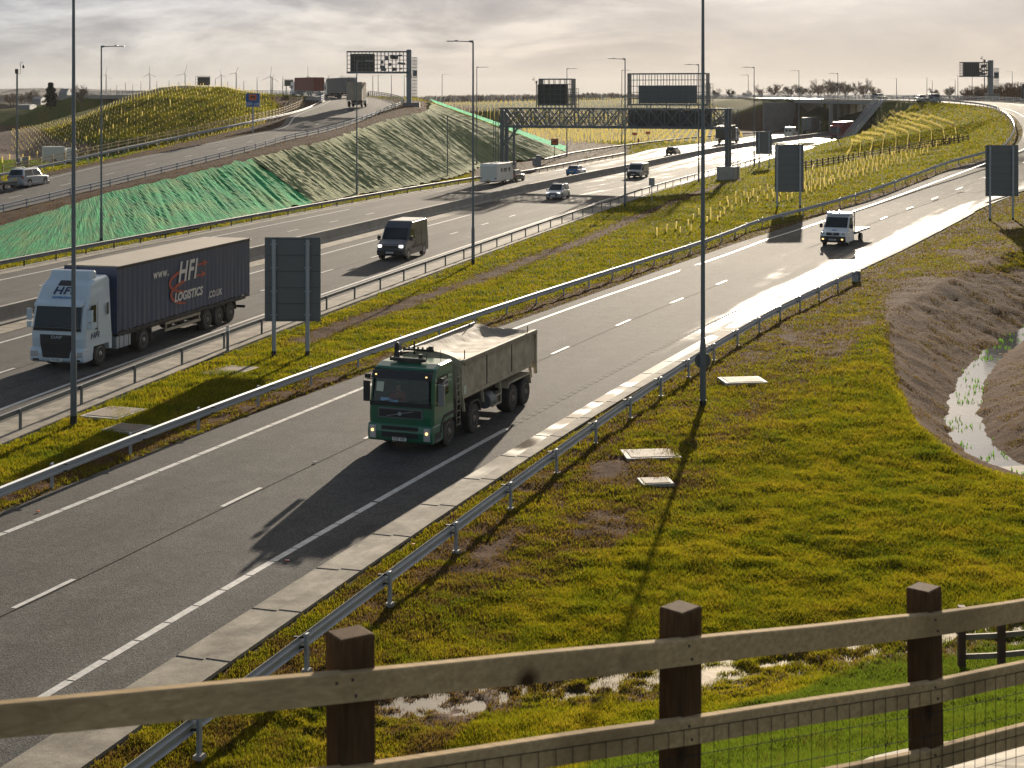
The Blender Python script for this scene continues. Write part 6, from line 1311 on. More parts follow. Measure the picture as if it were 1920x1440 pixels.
def wheel(parent, x, y, r, w, m='rim', hero=False, hubout=.02):
    """y is the outer face; the rim is dished towards it"""
    s = 1 if y > 0 else -1; q_ = MB(); q_.lathe((0, 0, 0), [(r * .62, 0), (r * .93, 0), (r, -s * w * .12), (r, -s * w * .88), (r * .93, -s * w), (r * .3, -s * w)], M['rubber'], 24)
    if hero:
        o = q_.build('wheel', parent); o.location = (x, y, r); h = MB(); h.lathe((0, 0, 0), [(r * .64, -s * .005), (r * .60, s * .012), (r * .55, -s * .05), (r * .36, -s * .09), (r * .30, -s * .02), (r * .18, s * .02), (r * .12, s * .06), (.02, s * .06)], M[m], 24)
        for k in range(10): a = k * .628; h.box((math.cos(a) * r * .42, -s * .05, math.sin(a) * r * .42), (.035, .05, .035), M['chassis'])
        for k in range(10): a = k * .628 + .314; h.lathe((math.cos(a) * r * .49, -s * .065, math.sin(a) * r * .49), [(.03, 0), (.03, s * .012)], M['black'], 8)
        h.build('rim', o); return o
    q_.lathe((0, 0, 0), [(r * .64, s * .006), (r * .56, -s * .04), (r * .2, -s * .01), (.02, s * .01)], M[m], 16)
    for k in range(5): a = k * 1.257; q_.box((math.cos(a) * r * .38, -s * .012, math.sin(a) * r * .38), (r * .12, .02, r * .12), M['black'])
    o = q_.build('wheel', parent); o.location = (x, y, r); return o
def quad_on(c, ins, off, m, name, parent, centre):
    """glass pane set just proud of the face c (4 corners a,b,c,d) with insets (left,right,bottom,top) as fractions"""
    a, b, c_, d = [Vector(p) for p in c]; f = lambda s, t: a.lerp(b, s).lerp(d.lerp(c_, s), t); l, r, bo_, to = ins
    pts = [f(l, bo_), f(1 - r, bo_), f(1 - r, 1 - to), f(l, 1 - to)]; n_ = (b - a).cross(d - a).normalized()
    if n_.dot((a + b + c_ + d) / 4 - Vector(centre)) < 0: n_ = -n_
    pts = [p + n_ * off for p in pts]; q_ = MB(); q_.add(pts + [p - n_ * off * .7 for p in pts], [(0, 1, 2, 3), (0, 1, 5, 4), (1, 2, 6, 5), (2, 3, 7, 6), (3, 0, 4, 7)], m); return q_.build(name, parent)
def plate(parent, x, z, front=True, text='', y=0.0, yaw=None):
    q_ = MB(); q_.box((0, 0, 0), (.02, .52, .115), M['plate_w' if front else 'plate_y']); o = q_.build('number_plate', parent); o.location = (x, y, z)
    if text: lettering(text, .12, 'ink', o, (.012 if front else -.012, 0, 0), (R(90), 0, R(90 if front else -90)), .002, sx=.72, bold=.003)
    return o
def small(parent, name, c, d, m, bevel=.01, **k): q_ = MB(); q_.box((0, 0, 0), d, M[m], **k); o = q_.build(name, parent, bevel=bevel); o.location = c; return o
def place(root, anchor, uvz, dirv, zfun=None):
    """put the vehicle so that the local anchor (x,y) touches the road at the photo point"""
    u, v, z = uvz; p = Wm(u, v) if z is None else (W(u, v, z) if not callable(z) else z(u, v)); d_ = Vector((dirv[0], dirv[1], 0)).normalized(); lf = Vector((-d_.y, d_.x, 0))
    o = p - d_ * anchor[0] - lf * anchor[1]; root.location = (o.x, o.y, p.z + .04); root.rotation_euler = (0, 0, math.atan2(d_.y, d_.x)); return root
def tan_at(line, y):
    for a, b in zip(line, line[1:]):
        if a.y <= y <= b.y: return (b - a).normalized()
    return (line[-1] - line[-2]).normalized()
def person(label, jacket='darkcloth', group=None):
    """seated figure, hip at the origin, facing +x"""
    me = bpy.data.meshes.new('person'); J = [(0, 0, .05), (-.03, 0, .28), (-.02, 0, .48), (0, 0, .58), (.02, 0, .70), (.03, 0, .80), (0, .19, .47), (.12, .25, .25), (.36, .17, .30), (.42, .15, .31), (0, -.19, .47), (.12, -.25, .25), (.36, -.17, .30), (.42, -.15, .31), (.2, .11, .04), (.46, .13, .03), (.48, .13, -.36), (.2, -.11, .04), (.46, -.13, .03), (.48, -.13, -.36)]
    E = [(0, 1), (1, 2), (2, 3), (3, 4), (4, 5), (2, 6), (6, 7), (7, 8), (8, 9), (2, 10), (10, 11), (11, 12), (12, 13), (0, 14), (14, 15), (15, 16), (0, 17), (17, 18), (18, 19)]; rad = [.15, .15, .15, .06, .095, .075, .07, .05, .035, .04, .07, .05, .035, .04, .09, .065, .045, .09, .065, .045]
    me.from_pydata(J, E, []); o = bpy.data.objects.new('person', me); COL.objects.link(o); me.materials.append(M['skin']); sk = o.modifiers.new('skin', 'SKIN')
    for i, v in enumerate(me.skin_vertices[0].data): v.radius = (rad[i], rad[i]); v.use_root = (i == 0)
    o.modifiers.new('sub', 'SUBSURF').levels = 1; o.modifiers['sub'].render_levels = 1
    q_ = MB(); q_.loft([[Vector((-.02 + math.cos(a) * r1, math.sin(a) * r2, z)) for a in [k * math.pi / 6 for k in range(12)]] for z, r1, r2 in ((-.02, .20, .21), (.2, .19, .22), (.4, .18, .25), (.52, .13, .2), (.57, .085, .1))], M[jacket], True, True)
    for s_ in (1, -1): q_.tube([(0, .19 * s_, .48), (.12, .26 * s_, .26), (.33, .18 * s_, .30)], [.09, .075, .05], M[jacket], 8)
    q_.build('jacket', o); q_ = MB(); q_.ball((-.005, 0, .79), .105, M['ink'], sz=.75); q_.build('hair', o); tag(o, label, 'person', group); return o
def seat_person(veh, label, loc, jacket='darkcloth'):
    """drivers sit inside the vehicle but are things of their own"""
    bpy.context.view_layer.update(); o = person(label, jacket); mw = veh.matrix_world; o.location = mw @ Vector(loc); o.rotation_euler = veh.rotation_euler; return o

# ---------------------------------------------------------------- green tipper truck
D_slip = lambda y: -tan_at(CL, y)
tp = empty('tipper_truck', (0, 0, 0), 0, 'green four-axle tipper truck with dusty sheeted body driving down the slip road', 'truck')
W2 = 1.22
# cab shell: side profile lofted across with slightly rounded front corners
cabp = [(-.02, .95), (.0, 1.2), (-.02, 1.55), (-.14, 2.48), (-.34, 2.86), (-.75, 2.96), (-1.78, 2.98), (-1.82, 2.9), (-1.82, 1.0), (-1.82, .95)]
q_ = MB(); ys = [-W2, -W2 + .1, -.5, .5, W2 - .1, W2]; rows_ = []
for y in ys:
    back = .11 if abs(y) >= W2 - .01 else (.03 if abs(y) > 1 else 0.0); k_ = []
    for x, z in cabp: k_.append(Vector((x - (back if x > -.9 else 0), y * (1 - max(0, z - 1.6) * .035), z - (.05 if (abs(y) > 1.2 and z > 2.7) else 0))))
    rows_.append(k_)
q_.loft(rows_, M['g_paint']); q_.cutf(len(cabp) - 1, {(i, 2) for i in (1, 2, 3)}); q_.add(rows_[0], [tuple(range(len(cabp)))], M['g_paint']); q_.add(rows_[-1], [tuple(range(len(cabp)))], M['g_paint']); q_.build('cab', tp, bevel=.02)
# lower front: bumper with lamps and step, mudguards
q_ = MB(); q_.prism([(-.9, .95), (.03, .95), (.08, .7), (.05, .38), (-.1, .33), (-.9, .36)], -W2 - .0, W2 + .0, M['g_paint']); q_.build('bumper', tp, bevel=.04)
for z, h_, w_ in ((.83, .13, 1.35), (.60, .17, 1.35)): small(tp, 'air_intake', (.075, 0, z), (.06, w_, h_), 'black')
q_ = MB(); q_.box((.0, 0, 1.33), (.06, 1.68, .34), M['galv_dark']); q_.box((.02, 0, 1.33), (.06, 1.58, .25), M['black']); q_.build('grille', tp, bevel=.01)
q_ = MB(); 
for k in range(6): q_.box((.052, 0, 1.235 + k * .038), (.008, 1.56, .012), M['chassis'])
q_.beam((.062, -.5, 1.23), (.062, .5, 1.43), .018, .012, M['galv'], up=(1, 0, 0)); q_.lathe((.062, 0, 1.33), [(.07, 0), (.07, .02), (.05, .03)], M['galv'], 16, axis='x'); q_.build('badge', tp)
q_ = MB(); q_.box((-.05, 0, 1.62), (.1, 2.34, .13), M['black']); q_.build('wiper_panel', tp, bevel=.01)
def on_screen(y, t, off=.02):   # windscreen plane between z 1.7 and 2.5
    return Vector((-.045 - .125 * t + off, y, 1.70 + .80 * t))
q_ = MB(); q_.add([on_screen(-1.05, 0), on_screen(1.05, 0), on_screen(1.0, 1), on_screen(-1.0, 1)], [(0, 1, 2, 3)], M['screen']); q_.build('windscreen', tp)
q_ = MB(); x0_, x1_, y_, za_, zb_ = -.12, -1.7, 1.1, 1.45, 2.8
q_.add([(x0_, -y_, za_), (x0_, y_, za_), (x1_, y_, za_), (x1_, -y_, za_), (x0_ - .15, -y_, zb_), (x0_ - .15, y_, zb_), (x1_, y_, zb_), (x1_, -y_, zb_)], [(0, 1, 2, 3), (4, 5, 6, 7), (1, 2, 6, 5), (2, 3, 7, 6), (3, 0, 4, 7)], M['chassis']); q_.box((-.3, 0, 1.6), (.36, 2.0, .14), M['black']); q_.build('interior', tp)
for y in (-.55, .55): q_ = MB(); q_.box((-1.2, y, 1.55), (.5, .5, .2), M['darkcloth']); q_.box((-1.45, y, 1.95), (.16, .5, .8), M['darkcloth']); q_.build('seat', tp, bevel=.05)
q_ = MB(); q_.tube([(-.55 + .08 * math.sin(a), -.55 + .22 * math.cos(a), 1.78 + .18 * math.sin(a)) for a in [k * math.pi / 8 for k in range(17)]], .018, M['black'], 6, cap=False); q_.build('steering_wheel', tp)
for y0_, t0_, w_, h_, c_ in ((-.82, .62, .26, .42, 'paper'), (-.62, .10, .30, .16, 'papb'), (-.28, .06, .34, .13, 'papb')):
    if 'papb' not in M: M['papb'] = mat('pale blue paper', (.22, .34, .48), .7, 0, .1, 8)
    q_ = MB(); q_.add([on_screen(y0_ - w_ / 2, t0_ - h_ / 2 + .02, .028), on_screen(y0_ + w_ / 2, t0_ - h_ / 2, .028), on_screen(y0_ + w_ / 2 + .02, t0_ + h_ / 2, .028), on_screen(y0_ - w_ / 2, t0_ + h_ / 2, .028)], [(0, 1, 2, 3)], M[c_]); q_.build('dashboard_paper', tp)
q_ = MB(); q_.beam(on_screen(.15, .0, .04), on_screen(.95, .14, .04), .02, .02, M['black']); q_.build('wiper', tp); q_ = MB(); q_.beam(on_screen(-.75, .0, .04), on_screen(.02, .16, .04), .02, .02, M['black']); q_.build('wiper', tp)
q_ = MB(); q_.prism([(.02, 2.5), (-.16, 2.75), (-.30, 2.76), (-.14, 2.48)], -1.12, 1.12, M['black']); q_.build('sun_visor', tp, bevel=.01)
for y in (-.95, .95): small(tp, 'marker_lamp', (-.05, y, 2.62), (.04, .06, .04), 'lamp_lit')
for s_ in (1, -1):
    q_ = MB(); q_.add([(-.38, s_ * (W2 + .006), 1.72), (-1.35, s_ * (W2 + .006), 1.9), (-1.35, s_ * (W2 - .018), 2.55), (-.5, s_ * (W2 - .018), 2.55)], [(0, 1, 2, 3)], M['glass']); q_.build('side_window', tp)
    q_ = MB(); q_.box((-.28, s_ * 1.42, 1.98), (.12, .22, .72), M['black'] if s_ < 0 else M['grey_v']); q_.tube([(-.3, s_ * 1.2, 2.4), (-.28, s_ * 1.42, 2.38)], .02, M['black'], 6); q_.tube([(-.3, s_ * 1.2, 1.65), (-.28, s_ * 1.42, 1.62)], .02, M['black'], 6); q_.box((-.28, s_ * 1.38, 2.5), (.1, .2, .16), M['chassis']); q_.build('mirror', tp, bevel=.02)
    hl = small(tp, 'headlight', (.05, s_ * 1.02, .66), (.08, .24, .44), 'lamp', .02); q_ = MB(); q_.lathe((0, 0, 0), [(.05, 0), (.05, .02)], M['lamp_lit'], 12, axis='x'); o = q_.build('bulb', hl); o.location = (.045, 0, .06)
    small(tp, 'indicator', (-.02, s_ * 1.17, .78), (.12, .08, .2), 'amber')
    q_ = MB(); q_.prism([(-.62, .62), (-.7, .95), (-.95, 1.18), (-1.8, 1.2), (-1.98, 1.1), (-2.05, .75), (-1.98, .75), (-1.9, 1.0), (-1.75, 1.1), (-1.0, 1.08), (-.8, .9), (-.74, .62)], s_ * .8, s_ * 1.24, M['chassis']); q_.build('mudguard', tp)
    q_ = MB(); q_.box((-.42, s_ * 1.17, .52), (.5, .12, .34), M['black']); q_.box((-.42, s_ * 1.23, .42), (.42, .02, .1), M['galv_dark']); q_.build('step', tp)
plate(tp, .095, .47, True, 'KW57 WEX')
# roof things
q_ = MB(); q_.tube([(-.72, -.72, 3.06), (-.72, .62, 3.06)], .06, M['g_dull'] if 'g_dull' in M else M['chassis'], 8); q_.box((-.72, 0, 3.01), (.1, .9, .08), M['chassis']); q_.build('roof_light_bar', tp)
q_ = MB(); q_.tube([(-1.3, -.75, 2.98), (-1.3, -.75, 3.2), (-1.34, -.75, 3.45)], [.13, .09, .05], M['chassis'], 8); q_.ball((-1.33, -.75, 3.38), .1, M['black'], sz=1.8); q_.build('air_horn', tp)
q_ = MB(); q_.tube([(-1.2, .45, 2.98), (-1.2, .45, 3.25)], .015, M['black'], 5); q_.tube([(-1.4, .9, 2.96), (-1.4, .9, 3.35)], .01, M['black'], 5); q_.box((-1.25, .2, 3.08), (.12, .12, .2), M['black']); q_.build('aerial', tp)
# chassis and running gear
q_ = MB()
for s_ in (.45, -.45): q_.box((-5.6, s_, .95), (8.8, .12, .28), M['chassis'])
for x in (-1.4, -3.75, -7.75, -9.15): q_.box((x, 0, .52), (.2, 1.9, .2), M['chassis'])
q_.box((-2.3, 0, 1.2), (.5, 2.0, .5), M['chassis']); q_.build('chassis', tp)
for x in (-1.4, -3.75, -7.75, -9.15):
    for s_ in (1, -1): wheel(tp, x, s_ * 1.22, .52, .32 if x > -5 else .55, 'rim_dirty', True)
for s_ in (1, -1):
    q_ = MB(); q_.prism([(x - .35, z) for x, z in [(-2.75, .7), (-2.85, 1.02), (-3.05, 1.18), (-3.75, 1.18), (-3.95, 1.02), (-4.05, .7), (-3.98, .7), (-3.88, .98), (-3.7, 1.12), (-3.1, 1.12), (-2.92, .98), (-2.82, .7)]], s_ * .85, s_ * 1.24, M['chassis']); q_.build('mudguard', tp)
    q_ = MB(); q_.prism([(x - 1.17, z) for x, z in [(-5.95, 1.0), (-6.1, 1.2), (-8.5, 1.2), (-8.6, .75), (-8.55, .75), (-8.45, 1.14), (-6.15, 1.14), (-6.02, 1.0)]], s_ * .7, s_ * 1.24, M['tip_body']); q_.build('mudguard', tp)
q_ = MB(); q_.lathe((-5.5, .98, .85), [(.28, -.4), (.3, -.3), (.3, .2), (.28, .25)], M['galv_dark'], 16, axis='x'); q_.box((-6.0, 1.0, .85), (.45, .45, .5), M['chassis'])
for z in (.62, .95): q_.box((-6.0, 1.21, z), (.95, .05, .07), M['tip_body'])
for x in (-5.55, -6.0, -6.45): q_.box((x, 1.21, .8), (.05, .05, .4), M['tip_body'])
q_.build('side_tank', tp); q_ = MB(); q_.box((-5.6, -1.0, .85), (1.4, .45, .55), M['chassis']); q_.build('fuel_tank', tp, bevel=.05)
# ladder behind the cab, stack
q_ = MB()
for dx in (-.16, .16): q_.tube([(-2.18 + dx, 1.24, .55), (-2.18 + dx, 1.26, 1.6), (-2.16 + dx, 1.2, 2.5)], .02, M['tip_body'], 6)
for k in range(8): q_.tube([(-2.34, 1.25, .62 + k * .24), (-2.02, 1.25, .62 + k * .24)], .016, M['tip_body'], 6)
q_.build('ladder', tp); q_ = MB(); q_.tube([(-2.0, 1.05, 1.2), (-2.0, 1.05, 2.75), (-2.0, 1.0, 2.95)], .07, M['galv_dark'], 10); q_.build('exhaust_stack', tp)
# tipper body
bx0, bx1, bz0, bz1, bw = -2.5, -10.15, 1.32, 2.78, 1.25
q_ = MB(); bt = .06
for s_ in (1, -1):
    q_.add([(bx0, s_ * bw, bz0 + .25), (bx1, s_ * bw, bz0 + .25), (bx1, s_ * bw, bz1), (bx0, s_ * bw, bz1), (bx0, s_ * (bw - bt), bz0 + .25), (bx1, s_ * (bw - bt), bz0 + .25), (bx1, s_ * (bw - bt), bz1), (bx0, s_ * (bw - bt), bz1)], [(0, 1, 2, 3), (4, 5, 6, 7), (0, 1, 5, 4), (3, 2, 6, 7), (0, 3, 7, 4), (1, 2, 6, 5)], M['tip_body'])
    q_.add([(bx0, s_ * bw, bz0 + .25), (bx1, s_ * bw, bz0 + .25), (bx1, s_ * (bw - .32), bz0), (bx0, s_ * (bw - .32), bz0)], [(0, 1, 2, 3)], M['tip_body'])
q_.box(((bx0 + bx1) / 2, 0, bz0 + .02), (bx0 - bx1, 1.9, .06), M['tip_body']); q_.build('body_side', tp)
q_ = MB(); arch = [Vector((bx0 + .03, y, bz1 + .30 * (1 - (y / bw) ** 2))) for y in np.linspace(-bw, bw, 11)]; q_.add(arch + [Vector((bx0 + .03, bw, bz0 + .25)), Vector((bx0 + .03, bw - .32, bz0)), Vector((bx0 + .03, -bw + .32, bz0)), Vector((bx0 + .03, -bw, bz0 + .25))], [tuple(range(15))], M['tip_body'])
q_.add([p + Vector((-.08, 0, 0)) for p in arch] + [Vector((bx0 - .05, bw, bz0 + .25)), Vector((bx0 - .05, -bw, bz0 + .25))], [tuple(range(13))], M['tip_body'])
for k in range(10): q_.beam(arch[k] + Vector((-.02, 0, .01)), arch[k + 1] + Vector((-.02, 0, .01)), .1, .05, M['tip_body'])
q_.build('headboard', tp); q_ = MB(); q_.box((bx1 - .03, 0, 2.05), (.08, 2.5, 1.5), M['tip_body']); q_.box((bx1 - .02, bw + .02, 1.95), (.14, .1, 1.75), M['tip_body']); q_.box((bx1 - .02, -bw - .02, 1.95), (.14, .1, 1.75), M['tip_body']); q_.build('tailgate', tp)
q_ = MB()
for s_ in (1, -1):
    q_.beam((bx0, s_ * (bw + .02), bz1), (bx1, s_ * (bw + .02), bz1), .12, .12, M['tip_body'])
    for x in (-4.9, -7.5): q_.box((x, s_ * (bw + .008), 2.15), (.04, .03, 1.2), M['chassis'])
    q_.beam((bx0, s_ * (bw - .03), bz0 + .2), (bx1 + .5, s_ * (bw - .03), bz0 + .2), .14, .14, M['tip_body'])
    for x in (-2.75, -4.6, -6.4, -9.8): q_.beam((x, s_ * 1.16, bz0 + .1), (x - .05, s_ * 1.2, .95), .06, .1, M['tip_body'], up=(0, 1, 0))
    q_.box((-2.75, s_ * bw, bz1 + .1), (.03, .03, .55), M['chassis']); q_.box((-9.3, s_ * bw, bz1 + .12), (.03, .03, .4), M['chassis'])
q_.build('top_rail', tp)
rows_ = []
for i in range(41):
    x = bx0 - .02 + (bx1 - bx0) * i / 40; t = i / 40; r_ = []
    for k in range(25):
        y = -bw + 2 * bw * k / 24; s_ = y / bw
        z = bz1 + .29 * (1 - s_ * s_) * (1 - sst(0, .3, t)) + .10 * (1 - s_ * s_) * 0 - .20 * math.sin(math.pi * min(1, t * 1.02)) ** .6 * (1 - abs(s_) ** 3) * (.5 + .8 * sst(-1, 1, s_ * -1 + t - .4)) - .10 * sst(.6, .9, t) * (1 - abs(s_) ** 2) * sst(1.0, .93, t)
        z += .13 * sst(-.4, -1, s_) + noise.noise(Vector((x * 1.4, y * 3, 2))) * .045 * (1 - s_ ** 8) + .03
        r_.append(Vector((x, y * 1.01, z)))
    rows_.append(r_)
q_ = MB(); q_.loft(rows_, M['tarp'], True)
for s_ in (1, -1): q_.loft([[r[-1 if s_ > 0 else 0] + Vector((0, s_ * .07, -.0)) for r in rows_], [r[-1 if s_ > 0 else 0] + Vector((0, s_ * (.09 + .015 * math.sin(i * 1.3)), -.12 - .02 * math.sin(i * 2.1))) for i, r in enumerate(rows_)]], M['tarp'], True)
q_.build('tarpaulin', tp, clean=False)
q_ = MB(); q_.tube([(bx0 - .1, -bw - .05, bz1 + .16), (bx1 + .2, -bw - .05, bz1 + .22)], .045, M['galv'], 8); q_.build('sheet_roller', tp)
q_ = MB(); q_.beam((bx0 + .1, -1.0, 3.12), (bx0 + .1, .2, 3.12), .06, .08, M['black']); 
for k in range(7): q_.box((bx0 + .1, -.95 + k * .18, 3.18), (.07, .05, .1), M['black'])
q_.box((bx0 + .12, -.55, 3.2), (.05, .05, .5), M['black']); q_.box((bx0 + .12, .1, 3.2), (.14, .14, .16), M['black']); q_.build('sheeting_gear', tp)
q_ = MB(); q_.box((0, 0, 0), (.22, .02, .3), M['paper']); o = q_.build('sticker', tp); o.location = (-2.75, bw + .012, 1.72)
tp.scale = (.93, .93, .93); place(tp, (-1.4 * .93, 1.2 * .93), (841, 839, 0), D_slip(50.5))
seat_person(tp, 'driver in a red hi-vis jacket behind the windscreen of the green tipper truck', (-.9, -.5, 1.32), 'hivis')

# ---------------------------------------------------------------- white tractor unit with curtain trailer
D_main = lambda y: -tan_at(MN, y)
hg = empty('articulated_lorry', (0, 0, 0), 0, 'white lorry cab pulling a long navy curtain-sided trailer with a red arrow logo', 'lorry')
CW_ = 1.245
prof_ = [(-.02, .9), (.02, 1.3), (-.03, 1.72), (-.22, 2.62), (-.34, 2.86), (-.62, 3.42), (-1.0, 3.66), (-2.2, 3.74), (-2.28, 3.6), (-2.28, 1.0), (-2.28, .9)]
rows_ = []
for y in (-CW_, -CW_ + .12, -.6, .6, CW_ - .12, CW_):
    back = .14 if abs(y) >= CW_ - .01 else (.04 if abs(y) > 1.05 else 0); rows_.append([Vector((x - (back if x > -1.1 else 0), y * (1 - max(0, z - 2.8) * .13), z - (.06 if (abs(y) > 1.2 and z > 3.5) else 0))) for x, z in prof_])
q_ = MB(); q_.loft(rows_, M['w_paint']); q_.add(rows_[0], [tuple(range(len(prof_)))], M['w_paint']); q_.add(rows_[-1], [tuple(range(len(prof_)))], M['w_paint']); q_.build('cab', hg, bevel=.03)
q_ = MB(); q_.prism([(-.75, .92), (.02, .92), (.08, .7), (.06, .38), (-.08, .3), (-.75, .34)], -CW_, CW_, M['w_paint']); q_.build('bumper', hg, bevel=.06)
q_ = MB(); q_.add([(.035, -.78, 1.46), (.035, .78, 1.46), (.06, .74, 1.05), (.10, .60, .52), (.10, -.60, .52), (.06, -.74, 1.05)], [tuple(range(6))], M['black']); q_.add([(-.0, -.78, 1.46), (-.0, .78, 1.46), (.0, .74, 1.05), (.0, .60, .52), (.0, -.60, .52), (.0, -.74, 1.05), (.035, -.78, 1.46), (.035, .78, 1.46), (.06, .74, 1.05), (.10, .60, .52), (.10, -.60, .52), (.06, -.74, 1.05)], [(i, (i + 1) % 6, 6 + (i + 1) % 6, 6 + i) for i in range(6)], M['black'])
for k in range(9): z = .58 + k * .085; q_.box((.105 - .05 * (z - .52) / .9 + .0, 0, z), (.02, 1.3, .02), M['chassis'])
q_.build('grille', hg); lettering('DAF', .17, 'galv', hg, (.058, 0, 1.36), (R(90), 0, R(90)), .008, sx=1.6, bold=.006)
q_ = MB(); q_.add([(.012, -1.08, 1.76), (.012, 1.08, 1.76), (-.185, 1.04, 2.60), (-.185, -1.04, 2.60)], [(0, 1, 2, 3)], M['glass']); q_.build('windscreen', hg)
q_ = MB(); q_.box((-.0, 0, 1.68), (.06, 2.2, .13), M['black']); q_.build('wiper_panel', hg, bevel=.01)
for y in (-.5, .4): q_ = MB(); q_.beam((.03, y, 1.77), (-.0, y + .6, 1.92), .015, .015, M['black']); q_.build('wiper', hg)
q_ = MB(); q_.prism([(-.02, 2.62), (-.05, 2.72), (-.32, 2.88), (-.3, 2.66)], -1.1, 1.1, M['w_paint']); q_.build('sun_visor', hg, bevel=.02)
q_ = MB(); q_.prism([(-.95, 3.62), (-1.15, 3.98), (-1.35, 4.03), (-1.5, 3.92), (-1.5, 3.66)], -.98, .98, M['w_paint']); q_.build('roof_deflector', hg, bevel=.06)
q_ = MB(); q_.box((-.72, 0, 3.52), (.3, .62, .03), M['black'], rot=Matrix.Rotation(R(35), 3, 'Y')); q_.build('roof_hatch', hg)
lettering('HFI', .46, 'logo_n', hg, (-.475, 0, 3.22), (R(63), 0, R(90)), .004, sx=1.3, shear=.25, bold=.008, space=1.12)
lettering('DISTRIBUTION', .115, 'logo_b', hg, (-.35, 0, 2.96), (R(63), 0, R(90)), .004, sx=1.15, bold=.003)
for s_ in (1, -1):
    q_ = MB(); q_.add([(-.42, s_ * (CW_ + .008), 1.95), (-.98, s_ * (CW_ + .008), 1.9), (-.98, s_ * (CW_ + .006), 2.62), (-.6, s_ * (CW_ + .006), 2.62)], [(0, 1, 2, 3)], M['glass']); q_.build('side_window', hg)
    q_ = MB(); q_.box((-1.95, s_ * (CW_ + .0), 2.35), (.14, .012, .5), M['black']); q_.build('quarter_window', hg)
    q_ = MB(); q_.box((-.22, s_ * 1.42, 2.25), (.12, .2, .48), M['w_paint']); q_.box((-.22, s_ * 1.42, 1.83), (.12, .2, .24), M['w_paint']); q_.tube([(-.35, s_ * 1.2, 2.5), (-.22, s_ * 1.4, 2.5), (-.22, s_ * 1.4, 1.7), (-.35, s_ * 1.2, 1.7)], .02, M['black'], 6); q_.build('mirror', hg, bevel=.03)
    hl = small(hg, 'headlight', (.02, s_ * 1.02, .68), (.14, .38, .26), 'lamp', .04); small(hg, 'fog_light', (.03, s_ * .95, .42), (.08, .3, .1), 'black', .02)
    q_ = MB(); q_.prism([(-.72, .62), (-.78, .95), (-1.0, 1.16), (-1.8, 1.16), (-2.0, 1.0), (-2.08, .62), (-2.28, .62), (-2.28, 1.3), (-.5, 1.3), (-.5, .6)], s_ * .9, s_ * (CW_ + .004), M['w_paint']); q_.build('wheel_arch', hg)
    q_ = MB(); q_.box((-.48, s_ * 1.2, .72), (.34, .06, .42), M['chassis']); q_.build('step', hg)
    q_ = MB(); q_.box((-1.12, s_ * (CW_ + .004), 2.0), (.03, .012, 1.4), M['galv_dark']); q_.box((-1.0, s_ * (CW_ + .02), 1.62), (.14, .03, .05), M['black']); q_.build('door_handle', hg)
    q_ = MB(); q_.prism([(-3.1, .5), (-2.35, .5), (-2.35, .6), (-3.05, 1.05), (-3.1, 1.05)], s_ * .7, s_ * 1.2, M['galv_dark']) if False else q_.box((-3.35, s_ * .98, .74), (1.25, .5, .52), M['galv']); 
    for x in (-2.95, -3.35, -3.75): q_.box((x, s_ * .98, .74), (.05, .53, .55), M['chassis'])
    q_.build('fuel_tank', hg, bevel=.06)
    q_ = MB(); q_.prism([(-4.45, .55), (-4.55, .95), (-4.8, 1.14), (-5.6, 1.14), (-5.85, .95), (-5.9, .35), (-5.84, .35), (-5.78, .92), (-5.55, 1.08), (-4.85, 1.08), (-4.62, .92), (-4.5, .55)], s_ * .65, s_ * 1.24, M['chassis']); q_.build('mudguard', hg)
lettering('HFI', .34, 'logo_n', hg, (-.86, CW_ + .012, 1.34), (R(90), 0, R(180)), .003, sx=1.3, shear=.25, bold=.006, space=1.12)
plate(hg, .085, .42, True, 'PY14 KWL'); q_ = MB(); q_.box((-4.1, 0, .95), (3.8, .9, .25), M['chassis']); q_.box((-2.8, 0, 1.3), (.3, 2.0, .6), M['chassis']); q_.build('chassis', hg)
for x in (-1.4, -5.2):
    for s_ in (1, -1): wheel(hg, x, s_ * 1.2, .5, .3 if x > -3 else .55, 'rim', True)
tx0, tx1, tz0, tz1, tw = -2.75, -16.3, 1.12, 3.98, 1.27
tr = MB(); tr.box(((tx0 + tx1) / 2, 0, tz1 + .03), (tx0 - tx1, 2 * tw, .07), M['roof_t']); tr.build('trailer_roof', hg, bevel=.02)
q_ = MB(); q_.box((tx0 + .03, 0, (tz0 + tz1) / 2), (.08, 2 * tw, tz1 - tz0), M['navy_f'] if 'navy_f' in M else M['curtain']); q_.build('trailer_front', hg)
q_ = MB(); q_.box((tx1, 0, (tz0 + tz1) / 2), (.08, 2 * tw, tz1 - tz0), M['grey_box']); q_.build('rear_door', hg)
